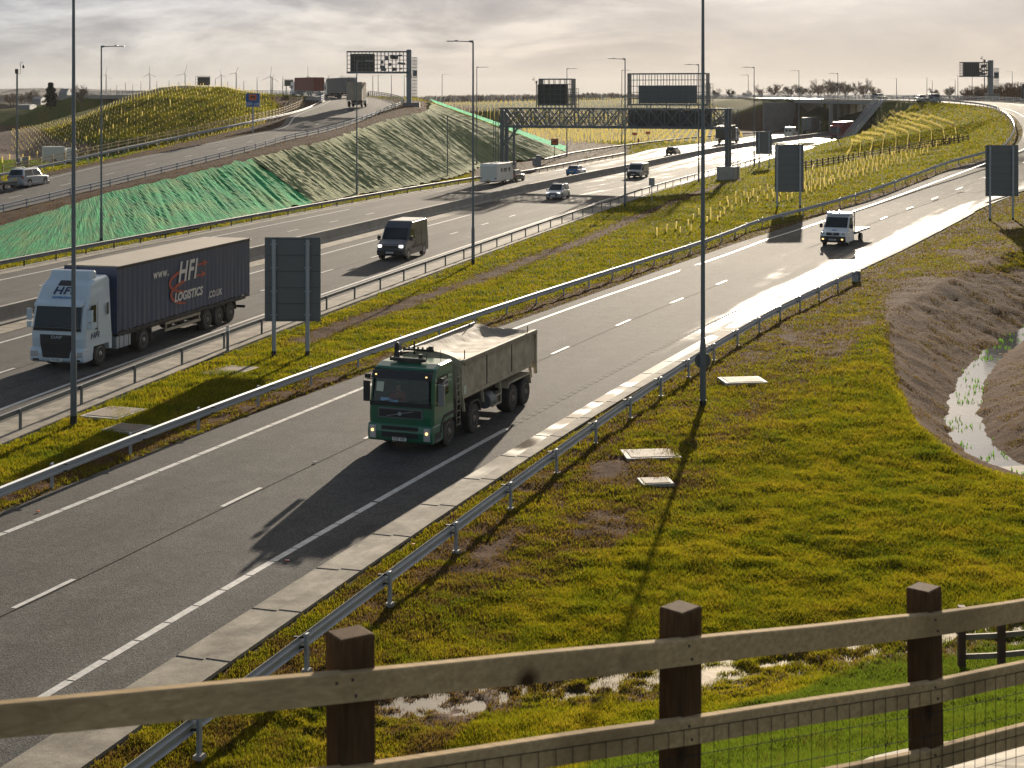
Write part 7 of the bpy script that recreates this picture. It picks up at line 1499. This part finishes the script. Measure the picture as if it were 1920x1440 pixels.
for s_ in (1, -1):
    rows_ = []
    for zi in range(9):
        z = tz0 + .08 + (tz1 - tz0 - .08) * zi / 8; r_ = []
        for i in range(136):
            x = tx0 + (tx1 - tx0) * i / 135; a = .012 * math.sin(i * 1.45) + .02 * noise.noise(Vector((x * 1.7, z * .5, s_))); r_.append(Vector((x, s_ * (tw + a * (1.4 - zi / 8)), z + (.03 * math.sin(i * 1.45) if zi == 0 else 0))))
        rows_.append(r_)
    q_ = MB(); q_.loft(rows_, M['curtain'], True); q_.build('curtain', hg, clean=False)
    q_ = MB(); q_.beam((tx0, s_ * (tw + .015), tz1 - .02), (tx1, s_ * (tw + .015), tz1 - .02), .04, .12, M['chassis'])
    for i in range(22): x = tx0 - .4 - i * .6; q_.box((x, s_ * (tw + .02), tz0 + .02), (.035, .02, .3), M['black'])
    q_.beam((tx0, s_ * tw, tz0), (tx1, s_ * tw, tz0), .05, .1, M['chassis']); q_.build('side_rail', hg)
    q_ = MB()
    for z in (.62, .93): q_.box((-9.0, s_ * 1.2, z), (3.6, .04, .12), M['beige_box'])
    for x in (-7.3, -10.7): q_.box((x, s_ * 1.2, .78), (.08, .04, .42), M['beige_box'])
    q_.build('side_guard', hg); q_ = MB(); q_.box((-6.3, s_ * .9, .75), (.15, .15, .8), M['chassis']); q_.box((-6.3, s_ * .9, .38), (.4, .3, .05), M['chassis']); q_.build('landing_leg', hg)
    q_ = MB(); 
    for x in (-11.6, -12.9, -14.2): q_.prism([(x + .62, .6), (x + .5, .98), (x, 1.1), (x - .5, .98), (x - .62, .6), (x - .56, .6), (x - .45, .94), (x, 1.05), (x + .45, .94), (x + .56, .6)], s_ * .7, s_ * 1.25, M['chassis'])
    q_.build('mudguard', hg)
    for x in (-11.6, -12.9, -14.2): wheel(hg, x, s_ * 1.2, .5, .38, 'rim_dirty', True)
q_ = MB(); q_.box((-9.5, 0, 1.02), (13.2, 2.3, .14), M['chassis']); q_.box((-9.5, 0, .85), (13.2, .8, .3), M['chassis']); q_.box((-16.1, 0, .55), (.12, 2.2, .14), M['black']); q_.build('trailer_chassis', hg)
ly = tw + .05
def sidetext(t, size, m, x, z, **k): return lettering(t, size, m, hg, (x, ly, z), (R(90), 0, R(180)), .003, **k)
sidetext('www.', .55, 'logo_w', -6.6, 3.30, space=1.2, bold=.012); sidetext('HFI', 1.3, 'logo_w', -9.2, 3.1, shear=.28, bold=.03, sx=.95, space=1.1)
sidetext('LOGISTICS', .56, 'logo_w', -9.35, 2.0, shear=.22, bold=.018, sx=1.08); sidetext('.CO.UK', .44, 'logo_w', -12.2, 1.7, sx=1.05, bold=.008)
q_ = MB()
def arcstrip(cx, cz, rx, rz, a0, a1, w, head=None):
    n = 16; o_, i_ = [], []
    for k in range(n + 1): a = R(a0 + (a1 - a0) * k / n); ww = w * (.35 + .65 * math.sin(math.pi * min(1, .15 + .85 * k / n))); o_.append(Vector((-(cx + rx * math.cos(a)), ly - .004, cz + rz * math.sin(a)))); i_.append(Vector((-(cx + (rx - ww) * math.cos(a)), ly - .004, cz + (rz - ww) * math.sin(a))))
    q_.loft([o_, i_], M['logo_r'])
for ag in ((9.1, 2.72, 1.75, .55, 95, 265, .2), (9.3, 2.18, 1.8, .58, 100, 262, .2)): q_ = MB(); arcstrip(*ag); q_.build('logo_swoosh', hg, clean=False)
for z_, x_ in ((3.3, 11.3), (2.78, 11.15)):
    q_ = MB()
    q_.add([(-(x_ - 1.0), ly - .004, z_ - .05), (-(x_ - .35), ly - .004, z_ - .03), (-(x_ - .35), ly - .004, z_ + .05), (-(x_ - 1.0), ly - .004, z_ + .05)], [(0, 1, 2, 3)], M['logo_r']); q_.add([(-(x_ - .5), ly - .004, z_ - .17), (-(x_ + .1), ly - .004, z_ + .02), (-(x_ - .5), ly - .004, z_ + .19), (-(x_ - .32), ly - .004, z_ + .01)], [(0, 1, 2, 3)], M['logo_r']); q_.build('logo_arrow', hg, clean=False)
place(hg, (-1.4, 1.2), (188, 687, 0), Vector((-.262, -1, 0)))

# ---------------------------------------------------------------- generic cars
def car(name, label, cat, paint, L_=4.2, Wd=1.78, Hh=1.48, belt=.93, hood=.92, nose=.72, ws=(-1.05, -1.75), rear=(-3.55, -4.05), tail=.95, r=.32, wb=(-.85, -3.4), rails=False, clad=None, notch=False, lights='lamp', front_plate='', wint=None):
    root = empty(name, (0, 0, 0), 0, label, cat); w = Wd / 2; P = M[paint]; gap = .2
    # body: stations along the length
    def sec(x, wk, zb, zs, zt, wt): return [Vector((x, -wk * .93, zb)), Vector((x, -wk, zb + .12)), Vector((x, -wk, zs)), Vector((x, -wk * wt, zt)), Vector((x, wk * wt, zt)), Vector((x, wk, zs)), Vector((x, wk, zb + .12)), Vector((x, wk * .93, zb))]
    st_ = [sec(0, w * .74, .3, nose - .14, nose - .06, .9), sec(-.12, w * .9, .22, nose - .04, nose + .03, .88), sec(-.5, w * .98, gap, nose + .03, nose + .12, .86), sec(ws[0], w, gap, belt - .1, hood, .86), sec(-L_ * .5, w, gap, belt - .04, belt + .01, .9), sec(-L_ + .55, w * .99, gap, belt - .03, (belt if not notch else tail), .88), sec(-L_ + .14, w * .92, .24, belt - .08, tail - .03, .88), sec(-L_, w * .8, .34, belt - .16, tail - .12, .88)]
    q_ = MB(); q_.loft(st_, P, closed=True); q_.add(st_[0], [tuple(range(8))], P); q_.add(st_[-1], [tuple(range(8))], P); q_.build('body', root, bevel=.035)
    if clad: q_ = MB(); q_.box((-L_ / 2, 0, .34), (L_ * .97, Wd * 1.015, .3), M[clad]); q_.build('cladding', root, bevel=.05)
    # arches
    q_ = MB()
    for x in wb:
        for s_ in (1, -1): q_.lathe((x, s_ * (w + .004), r + .02), [(r * 1.17, -s_ * .25), (r * 1.17, 0), (r * .9, .0)], M['black'], 22)
    q_.build('wheel_arch', root)
    b = belt - .02; bw_, tw_ = w * .9, w * .70; C_ = [(ws[0], b), (rear[1], b), (rear[0], Hh), (ws[1], Hh)]
    bl = [Vector((ws[0], bw_, b)), Vector((rear[1], bw_, b)), Vector((rear[0], tw_, Hh - .03)), Vector((ws[1], tw_, Hh - .02))]; br_ = [Vector((p.x, -p.y, p.z)) for p in bl]
    q_ = MB(); mid = Vector(((ws[1] + rear[0]) / 2, 0, Hh + .025)); q_.add(bl + br_ + [Vector((mid.x, tw_ * .9, Hh + .01)), Vector((mid.x, -tw_ * .9, Hh + .01))], [(0, 1, 2, 3), (4, 7, 6, 5), (0, 3, 7, 4), (1, 5, 6, 2), (3, 2, 8), (7, 9, 6), (3, 8, 9, 7), (8, 2, 6, 9), (0, 4, 5, 1)], P); q_.build('roof', root, bevel=.05)
    ctr = ((ws[0] + rear[1]) / 2, 0, (b + Hh) / 2); G = M['glass']
    quad_on([br_[0], bl[0], bl[3], br_[3]], (.05, .05, .03, .06), .016, G, 'windscreen', root, ctr); quad_on([bl[1], br_[1], br_[2], bl[2]], (.07, .07, .12, .1), .016, G, 'rear_window', root, ctr)
    for f_ in (bl, br_): quad_on([f_[0], f_[0].lerp(f_[1], .44), f_[3].lerp(f_[2], .42), f_[3]], (.13, .02, .08, .12), .016, G, 'side_window', root, ctr); quad_on([f_[0].lerp(f_[1], .47), f_[1], f_[2], f_[3].lerp(f_[2], .45)], (.02, .16, .08, .12), .016, G, 'side_window', root, ctr)
    for x in wb:
        for s_ in (1, -1): wheel(root, x, s_ * (w + .01), r, .2)
    for s_ in (1, -1):
        small(root, 'headlight', (-.12, s_ * w * .68, nose - .04), (.18, .36, .13), lights, .03); small(root, 'tail_light', (-L_ + .07, s_ * w * .78, belt - .12), (.12, .2, .26), 'red_lamp', .03); small(root, 'mirror', (ws[0] - .25, s_ * (w + .08), belt + .06), (.12, .2, .14), paint, .03)
        if rails: q_ = MB(); q_.tube([(ws[1] - .1, s_ * tw_ * .95, Hh + .0), (ws[1] - .25, s_ * tw_ * .95, Hh + .07), (rear[0] + .2, s_ * tw_ * .95, Hh + .07), (rear[0] + .05, s_ * tw_ * .95, Hh)], .022, M['galv'], 6); q_.build('roof_rail', root)
    q_ = MB(); q_.box((.0, 0, nose - .3), (.05, w * 1.1, .2), M['black']); q_.box((-.005, 0, nose - .12), (.05, w * .75, .08), M['black']); q_.build('grille', root, bevel=.02); plate(root, .03, nose - .32); plate(root, -L_ - .02, belt - .26, False); return root
place(car('people_carrier', 'light silver people carrier with roof rails approaching in the gantry shadow', 'car', 'silver', 4.1, 1.76, 1.64, .98, 1.0, .78, (-.75, -1.65), (-3.75, -4.02), .98, .32, (-.78, -3.35), True, lights='lamp_white'), (-.78, .88), (1055, 375, None), D_main(185))
place(car('coupe_car', 'bright blue low car driving away beside the central concrete barrier', 'car', 'blue', 4.3, 1.82, 1.38, .88, .86, .68, (-1.2, -2.0), (-3.2, -3.9), .92, .33, (-.8, -3.4), notch=True), (-3.4, -.9), (1087, 330, None), tan_at(MN, 230))
place(car('hatchback_car', 'small black car driving away in the far carriageway', 'car', 'dkcar', 4.2, 1.8, 1.46), (-3.4, -.9), (1268, 291.5, None), tan_at(MN, 290))
tc_ = place(car('hatchback_car', 'dark car towing the white caravan', 'car', 'dkcar', 4.2, 1.8, 1.5), (-.85, -.9), (982, 339, None), tan_at(MN, 215))
suv = place(car('suv_car', 'silver off-road car towing a flat trailer up the link road at the left edge', 'car', 'silver', 4.55, 1.86, 1.72, 1.06, 1.06, .9, (-1.2, -1.75), (-4.2, -4.48), 1.02, .37, (-.85, -3.55), True, 'grey_v'), (-3.55, -.93), (56, 352, lambda u, v: WL(u, v)), tan_at(KN, 140))
k_ = [('silver car leading the pair on the loop bend', 'silver', (1733, 195, 9.35), 0), ('dark car on the overbridge in the distance', 'dkcar', (1660, 189.5, 9.98), 0)]
for lb_, pc, (u, v, z), _ in k_: c_ = car('distant_car', lb_, 'car', pc, 4.3, 1.8, 1.48); p = WY(u, v, 330 if u > 1700 else 372); p.z = 9.5 if u > 1700 else 10.05; c_.location = Vector((p.x, p.y, gz(p.x, p.y) + .06 if u > 1700 else 10.12)); t_ = -tan_at(CL, 300); c_.rotation_euler = (0, 0, math.atan2(t_.y, t_.x) if u > 1700 else R(-60))
# ---------------------------------------------------------------- vans
def van(name, label, paint, L_=5.4, Wd=2.0, Hh=2.5, nose=1.0, hood=(-.9, 1.3), wst=(-1.75, 2.15), top=-2.3, r=.35, wb=(-.95, -4.4), lights='lamp', lower='black', rear_glass=False, cat='van', white_roof=None, front_plate=True):
    root = empty(name, (0, 0, 0), 0, label, cat); w = Wd / 2; P = M[paint]
    prof_ = [(0, .35), (.02, .75), (-.08, nose), (hood[0], hood[1]), (wst[0], wst[1]), (top, Hh - .02), (-L_ + .15, Hh), (-L_ + .02, Hh - .12), (-L_, .45), (-L_ + .05, .3), (-.1, .28)]
    rows_ = []
    for y in (-w, -w + .09, -w * .5, w * .5, w - .09, w):
        e_ = abs(y) >= w - .001; e2 = abs(y) >= w - .1; rows_.append([Vector((x - (.28 if e_ else .1 if e2 else 0) * (1 if x > hood[0] - .05 and z < nose + .4 else .25 if x > top else 0), y * (1 - max(0, z - 1.1) * .075), z - (.05 if e_ and z > Hh - .2 else 0))) for x, z in prof_])
    q_ = MB(); q_.loft(rows_, P); q_.add(rows_[0], [tuple(range(len(prof_)))], P); q_.add(rows_[-1], [tuple(range(len(prof_)))], P); q_.build('body', root, bevel=.03)
    if white_roof: q_ = MB(); q_.box(((top - L_) / 2, 0, Hh + .01), (L_ + top - .3, Wd * .84, .03), M[white_roof]); q_.build('roof', root)
    q_ = MB(); q_.prism([(.05, .34), (.07, .66), (-.1, .78), (-.75, .78), (-.75, .34)], -w * .93, w * .93, M[lower]); q_.build('bumper', root, bevel=.05)
    wr = lambda z: w * (1 - max(0, z - 1.1) * .075); a, b = Vector((hood[0], -wr(hood[1]) * .93, hood[1])), Vector((hood[0], wr(hood[1]) * .93, hood[1])); c_, d_ = Vector((wst[0], wr(wst[1]) * .9, wst[1])), Vector((wst[0], -wr(wst[1]) * .9, wst[1])); ctr = (-L_ / 2, 0, 1.2)
    quad_on([a, b, c_, d_], (.03, .03, .05, .03), .02, M['glass'], 'windscreen', root, ctr)
    for s_ in (1, -1):
        z1_, z2_ = hood[1] + .04, wst[1] - .1; q_ = MB(); q_.add([(hood[0] - .25, s_ * (wr(z1_) + .012), z1_ - .05), (hood[0] - 1.45, s_ * (wr(z1_) + .012), z1_ - .05), (hood[0] - 1.45, s_ * (wr(z2_) + .012), z2_), (wst[0] - .12, s_ * (wr(z2_) + .012), z2_)], [(0, 1, 2, 3)], M['glass']); q_.build('side_window', root)
        small(root, 'mirror', (hood[0] - .2, s_ * (w + .14), hood[1] + .08), (.14, .22, .32), 'black', .03); small(root, 'headlight', (-.2, s_ * w * .74, nose - .12), (.34, .3, .2), lights, .05); small(root, 'tail_light', (-L_ + .0, s_ * w * .92, 1.0), (.06, .1, .45), 'red_lamp', .01)
        q_ = MB(); q_.box((-L_ * .62, s_ * (w + .0), .75), (L_ * .5, .03, .14), M['black']); q_.box((-L_ * .48, s_ * (w * .985 + .004), 1.35), (.02, .015, 1.2), M['black']); q_.box((-L_ * .72, s_ * (w * .985 + .004), 1.35), (.02, .015, 1.2), M['black']); q_.box((-L_ * .6, s_ * (w * .975 + .004), 1.62), (L_ * .3, .012, .03), M['black']); q_.build('side_trim', root)
        for x in wb: wheel(root, x, s_ * (w + .0), r, .22)
    q_ = MB()
    for x in wb:
        for s_ in (1, -1): q_.lathe((x, s_ * (w + .003), r + .02), [(r * 1.2, -s_ * .25), (r * 1.2, 0), (r * .9, .0)], M['black'], 20)
    q_.build('wheel_arch', root); q_ = MB(); q_.box((-.005, 0, nose - .16), (.1, w * 1.0, .17), M['black']); q_.box((.0, 0, nose - .05), (.1, w * 1.02, .02), M['galv']); q_.build('grille', root, bevel=.02); plate(root, .085, .52, True, 'OV66 KXN' if front_plate else '')
    if rear_glass:
        for s_ in (1, -1): small(root, 'rear_window', (-L_ - .0, s_ * w * .42, Hh - .75), (.03, w * .66, .5), 'glass', .01)
    plate(root, -L_ - .01, .9, False); return root
place(van('panel_van', 'dark slate high-roof panel van with bright headlights driving towards the camera', 'slate', 5.4, 2.05, 2.52, 1.06, (-.85, 1.35), (-1.55, 2.1), -2.1, .35, (-.95, -4.4), 'lamp_white', white_roof='cream'), (-.95, 1.02), (766, 487, 0.05), D_main(112))
place(van('compact_van', 'light grey low van approaching between two lamp columns near the gantry', 'grey_v', 4.8, 1.9, 1.96, .95, (-.8, 1.12), (-1.6, 1.78), -1.95, .33, (-.9, -3.9), 'lamp', 'black', front_plate=False), (-.9, .95), (1203, 334.5, None), D_main(210))
place(van('delivery_van', 'white van seen from behind just before the overbridge', 'cream', 5.6, 2.0, 2.35, rear_glass=True, front_plate=False), (-5.6, 0), (1478, 258, None), tan_at(MN, 330))
place(van('delivery_van', 'pale van following the grey lorry under the overbridge', 'cream', 5.6, 2.0, 2.3, rear_glass=True, front_plate=False), (-5.6, 0), (1511, 251, None), tan_at(MN, 380))
dv = van('dark_van', 'dark people van behind the silver car on the loop bend', 'slate', 4.9, 1.9, 1.95, .95, (-.8, 1.15), (-1.5, 1.75), -1.9, front_plate=False); p = WY(1757, 195, 326); dv.location = (p.x, p.y, gz(p.x, p.y) + .06); t_ = -tan_at(CL, 300); dv.rotation_euler = (0, 0, math.atan2(t_.y, t_.x))
# ---------------------------------------------------------------- caravan
cv = empty('caravan', (0, 0, 0), 0, 'white touring caravan with dark side windows seen from behind', 'caravan')
q_ = MB(); q_.prism([(0, .55), (-.1, 1.6), (-.7, 2.5), (-1.2, 2.62), (-5.7, 2.6), (-6.0, 2.35), (-6.05, .5), (-5.9, .42), (-.2, .42)], -1.12, 1.12, M['cream']); q_.build('body', cv, bevel=.06)
for s_ in (1, -1):
    for x, w_ in ((-1.5, .8), (-3.0, 1.1), (-4.3, .7)): small(cv, 'window', (x, s_ * 1.125, 1.75), (w_, .02, .5), 'glass', .01)
    small(cv, 'door', (-5.1, s_ * 1.125, 1.35), (.6, .02, 1.6), 'white'); wheel(cv, -3.3, s_ * 1.12, .33, .2); small(cv, 'tail_light', (-6.05, s_ * .95, .75), (.05, .25, .2), 'red_lamp')
small(cv, 'rear_window', (-6.03, 0, 1.95), (.04, 1.5, .02), 'cream'); small(cv, 'bumper', (-6.02, 0, .6), (.12, 2.2, .3), 'white', .04); plate(cv, -6.1, .62, False); q_ = MB(); q_.beam((0, 0, .5), (1.2, 0, .45), .1, .1, M['chassis']); q_.build('tow_bar', cv); small(cv, 'roof_vent', (-3.2, 0, 2.63), (.6, .5, .1), 'galv')
bpy.context.view_layer.update(); d_ = tan_at(MN, 215); p = tc_.matrix_world @ Vector((-5.4, 0, 0)); cv.location = p; cv.rotation_euler = tc_.rotation_euler
# ---------------------------------------------------------------- flat trailer behind the SUV
ft = empty('flat_trailer', (0, 0, 0), 0, 'low dark twin-axle flat trailer at the left edge behind the silver off-road car', 'trailer'); q_ = MB(); q_.box((-2.6, 0, .62), (4.4, 2.1, .16), M['chassis']); q_.box((-2.6, 1.05, .72), (4.4, .05, .14), M['galv_dark']); q_.box((-2.6, -1.05, .72), (4.4, .05, .14), M['galv_dark']); q_.build('deck', ft)
q_ = MB(); q_.beam((-.4, 0, .55), (.9, 0, .5), .12, .1, M['chassis']); q_.build('tow_bar', ft); q_ = MB(); q_.box((-2.6, -.98, .72), (1.9, .3, .05), M['galv_dark']); q_.build('mudguard', ft)
for x in (-2.2, -3.0):
    for s_ in (1, -1): wheel(ft, x, s_ * 1.05, .3, .18)
ft.location = suv.matrix_world @ Vector((-5.5, 0, 0)); bpy.context.view_layer.update(); ft.location = suv.matrix_world @ Vector((-5.5, 0, 0)); ft.rotation_euler = suv.rotation_euler
# ---------------------------------------------------------------- flatbed pickup
fb = empty('flatbed_truck', (0, 0, 0), 0, 'white flatbed truck with an empty bed on the wet slip road', 'truck'); w = .98
prof_ = [(0, .4), (.02, .8), (-.08, 1.05), (-.85, 1.32), (-1.5, 2.12), (-1.85, 2.28), (-2.45, 2.3), (-2.5, 2.2), (-2.5, .42), (-2.4, .35), (-.1, .32)]; rows_ = []
for y in (-w, -w + .08, -.5, .5, w - .08, w): e_ = abs(y) >= w - .001; rows_.append([Vector((x - (.2 if e_ and x > -.9 else 0), y * (1 - max(0, z - 1.1) * .11), z)) for x, z in prof_])
q_ = MB(); q_.loft(rows_, M['white']); q_.add(rows_[0], [tuple(range(11))], M['white']); q_.add(rows_[-1], [tuple(range(11))], M['white']); q_.build('cab', fb, bevel=.03)
quad_on([(-.85, -.9, 1.34), (-.85, .9, 1.34), (-1.5, .84, 2.12), (-1.5, -.84, 2.12)], (.03, .03, .05, .03), .02, M['glass'], 'windscreen', fb, (-2, 0, 1.2)); q_ = MB(); q_.prism([(.05, .38), (.08, .78), (-.1, .84), (-.6, .8), (-.6, .38)], -w * .96, w * .96, M['black']); q_.build('bumper', fb, bevel=.05)
q_ = MB(); q_.box((.0, 0, .97), (.1, .95, .2), M['black']); q_.lathe((.04, 0, .98), [(.09, 0), (.09, .02), (.07, .03)], M['galv'], 14, axis='x'); q_.build('grille', fb, bevel=.02); plate(fb, .1, .55, True, 'DN64 EKT')
for s_ in (1, -1):
    small(fb, 'headlight', (-.14, s_ * .78, .98), (.3, .26, .2), 'lamp', .05); small(fb, 'mirror', (-1.0, s_ * 1.14, 1.5), (.14, .22, .34), 'black', .03); q_ = MB(); q_.add([(-1.0, s_ * .97, 1.36), (-2.2, s_ * .97, 1.36), (-2.2, s_ * .885, 2.05), (-1.55, s_ * .885, 2.05)], [(0, 1, 2, 3)], M['glass']); q_.build('side_window', fb)
    small(fb, 'fog_light', (.08, s_ * .72, .58), (.03, .14, .1), 'lamp_lit', .01)
    for x in (-.95, -4.9): wheel(fb, x, s_ * (w - .02), .35, .22)
q_ = MB(); q_.prism([(-1.5, 2.26), (-1.7, 2.42), (-2.4, 2.44), (-2.45, 2.28)], -.9, .9, M['white']); q_.build('roof_bar', fb, bevel=.03); q_ = MB(); q_.tube([(-1.9, 0, 2.4), (-1.9, 0, 2.6)], .06, M['amber'], 10); q_.build('beacon', fb)
q_ = MB(); q_.box((-4.75, 0, .95), (4.5, 2.1, .08), M['wood']); q_.box((-4.75, 1.06, .93), (4.5, .05, .14), M['galv']); q_.box((-4.75, -1.06, .93), (4.5, .05, .14), M['galv']); q_.build('flat_bed', fb); q_ = MB()
for y in (-.95, .95): q_.box((-2.68, y, 1.7), (.06, .06, 1.6), M['chassis'])
for z in (1.3, 1.7, 2.1, 2.45): q_.box((-2.68, 0, z), (.05, 1.9, .05), M['chassis'])
q_.build('headboard', fb); q_ = MB(); q_.box((-4.3, 0, .65), (4.6, .8, .2), M['chassis']); q_.build('chassis', fb)
q_ = MB(); q_.add([(-.40, -.2, 1.19), (-.40, .2, 1.19), (-.52, .12, 1.235), (-.52, -.12, 1.235)], [(0, 1, 2, 3)], M['logo_b']); o = q_.build('logo', fb); o.location = (0.0, 0, .012)
place(fb, (-.95, .98), (1592, 463, 0.1), D_slip(115))
# ---------------------------------------------------------------- distant lorries
def box_lorry(name, label, m, L_=12, Hh=4.0, cabm='white', z0=1.1, cat='lorry', cabfront=True, Wd=2.5, door=None, ribs=True):
    root = empty(name, (0, 0, 0), 0, label, cat); q_ = MB(); q_.box((-2.4 - (L_ - 2.4) / 2, 0, (z0 + Hh) / 2), (L_ - 2.5, Wd, Hh - z0), M[m])
    if ribs:
        for i in range(int((L_ - 2.6) / .6)):
            for s_ in (1, -1): q_.box((-2.8 - i * .6, s_ * Wd / 2, (z0 + Hh) / 2), (.1, .05, Hh - z0 - .2), M[m])
    q_.build('box_body', root, bevel=.03); q_ = MB(); q_.box((-L_, 0, (z0 + Hh) / 2), (.06, Wd * .96, Hh - z0 - .1), M[door or m]); q_.box((-L_ - .04, 0, (z0 + Hh) / 2), (.02, .04, Hh - z0 - .2), M['black']); q_.build('rear_door', root); ch = min(3.2, Hh - .3)
    q_ = MB(); q_.prism([(0, .5), (0, 1.4), (-.2, ch - .3), (-.5, ch), (-2.1, ch), (-2.1, .6)], -1.2, 1.2, M[cabm]); q_.build('cab', root, bevel=.04)
    quad_on([(-.0, -1.1, 1.5), (-.0, 1.1, 1.5), (-.19, 1.05, ch - .35), (-.19, -1.05, ch - .35)], (.02, .02, .02, .02), .03, M['glass'], 'windscreen', root, (-2, 0, 1.5)); small(root, 'grille', (.02, 0, 1.05), (.05, 1.4, .5), 'black'); small(root, 'bumper', (.0, 0, .5), (.15, 2.4, .35), 'black')
    for s_ in (1, -1):
        q_ = MB(); q_.add([(-.4, s_ * 1.21, 1.6), (-1.3, s_ * 1.21, 1.6), (-1.3, s_ * 1.21, 2.4), (-.55, s_ * 1.21, 2.4)], [(0, 1, 2, 3)], M['glass']); q_.build('side_window', root); small(root, 'mirror', (-.2, s_ * 1.38, 2.1), (.12, .2, .6), 'black'); small(root, 'headlight', (.04, s_ * .95, .8), (.08, .3, .2), 'lamp'); small(root, 'tail_light', (-L_ - .02, s_ * 1.05, .85), (.06, .25, .15), 'red_lamp')
        for x in ([-1.3, -L_ + 3.3, -L_ + 2.0] if L_ > 9 else [-1.3, -L_ + 1.9]): wheel(root, x, s_ * 1.2, .5, .35, 'rim_dirty')
    q_ = MB(); q_.box((-L_ / 2 - .8, 0, .9), (L_ - 2, 1.0, .35), M['chassis']); q_.box((-L_ + .1, 0, .55), (.12, 2.2, .16), M['chassis']); q_.build('chassis', root); return root
def put(o, p, d_): o.location = p; o.rotation_euler = (0, 0, math.atan2(d_.y, d_.x)); return o
def lk(y, f=.5): 
    a = min(KF, key=lambda p: abs(p.y - y) + (0 if p.x > -60 else 99)); b = min(KN, key=lambda p: (p - a).length); return a.lerp(b, f)
p = lk(252, .42); t_ = tan_at(KN, 255); bl_ = box_lorry('box_lorry', 'beige box lorry climbing the link road behind the near lamp column', 'beige_box', 8.5, 4.05, 'white'); put(bl_, WY(671, 204, 256) + Vector((0, 0, 0)), Vector((.02, 1, 0))); 
d1 = Vector((-.05, 1, 0)).normalized(); bl_.location = WY(671, 203, 247) + d1 * 8.5; bl_.location.z = 9.35
d2 = Vector((-.42, 1, 0)).normalized(); o = put(box_lorry('curtain_lorry', 'dirty grey lorry with red lower panels turning along the link road bend', 'grey_box', 13, 4.0, 'cream', door='grey_box'), WY(653, 186, 300) + d2 * 13, d2); o.location.z = 10.62
d3 = Vector((-.50, .87, 0)).normalized(); o = put(box_lorry('container_lorry', 'red container lorry heading left over the link bridge', 'red_box', 13.5, 4.1, 'white'), WY(598, 178, 336) + d3 * 13.5, d3); o.location.z = 11.0
place(box_lorry('tipper_lorry', 'dark brown high-sided lorry driving away behind the gantry leg', 'dark_box', 8.5, 3.75, 'white', ribs=True), (-8.5, 0), (1353, 270, None), tan_at(MN, 330))
place(box_lorry('curtain_lorry', 'grey lorry with a sunlit roof passing under the overbridge', 'grey_box', 12, 4.1, 'white'), (-12, 0), (1512, 252, None), tan_at(MN, 370))
place(box_lorry('red_lorry', 'red lorry with a glaring roof driving towards the camera below the staircase', 'red_l', 13, 4.0, 'red_l'), (0, 0), (1566, 264, None), D_main(330))
bv = box_lorry('box_van', 'white box van parked behind the sunlit barrier at the left', 'cream', 6.2, 3.1, 'white', z0=.6, ribs=False, Wd=2.2, cat='van'); p = W(81, 310, .1); bv.location = (p.x, p.y, gz(p.x, p.y)); bv.scale = (.85, .9, .95); bv.rotation_euler = (0, 0, R(28)); bpy.context.view_layer.update(); bv.location = bv.location + (bv.matrix_world.to_3x3() @ Vector((6.2, 0, 0)))
# ---------------------------------------------------------------- litter on the road
for u, v, c_, lb_ in ((72, 963, 'orange', 'small orange scrap of debris by the left edge line'), (538, 1056, 'red_lamp', 'small red scrap of debris beside the right edge line'), (775, 1025, 'orange', 'orange leaf on the verge beside the kerb'), (590, 870, 'galv', 'small pale scrap in the middle of the slip road')):
    p = W(u, v, 0); q_ = MB(); q_.box((0, 0, .02), (.11, .06, .03), M[c_], rot=Matrix.Rotation(R(u), 3, 'Z')); o = q_.build('debris', bevel=.01); o.location = p + Vector((0, 0, .045)); tag(o, lb_, 'debris')
# ------------------------------------------------------------------ air
hz = MB(); hz.box((0, 4700, 48), (60000, 9700, 103), M['ink']); hm = bpy.data.materials.new('haze'); hm.use_nodes = True; hn = hm.node_tree; hn.nodes.clear()
ho = hn.nodes.new('ShaderNodeOutputMaterial'); hv = hn.nodes.new('ShaderNodeVolumePrincipled'); hv.inputs['Color'].default_value = (.92, .93, .95, 1); hv.inputs['Density'].default_value = HAZE; hv.inputs['Anisotropy'].default_value = .1; hn.links.new(hv.outputs[0], ho.inputs['Volume'])
h_ = hz.build('haze'); h_.data.materials.clear(); h_.data.materials.append(hm); tag(h_, 'thin winter haze over the whole junction', kind='stuff')
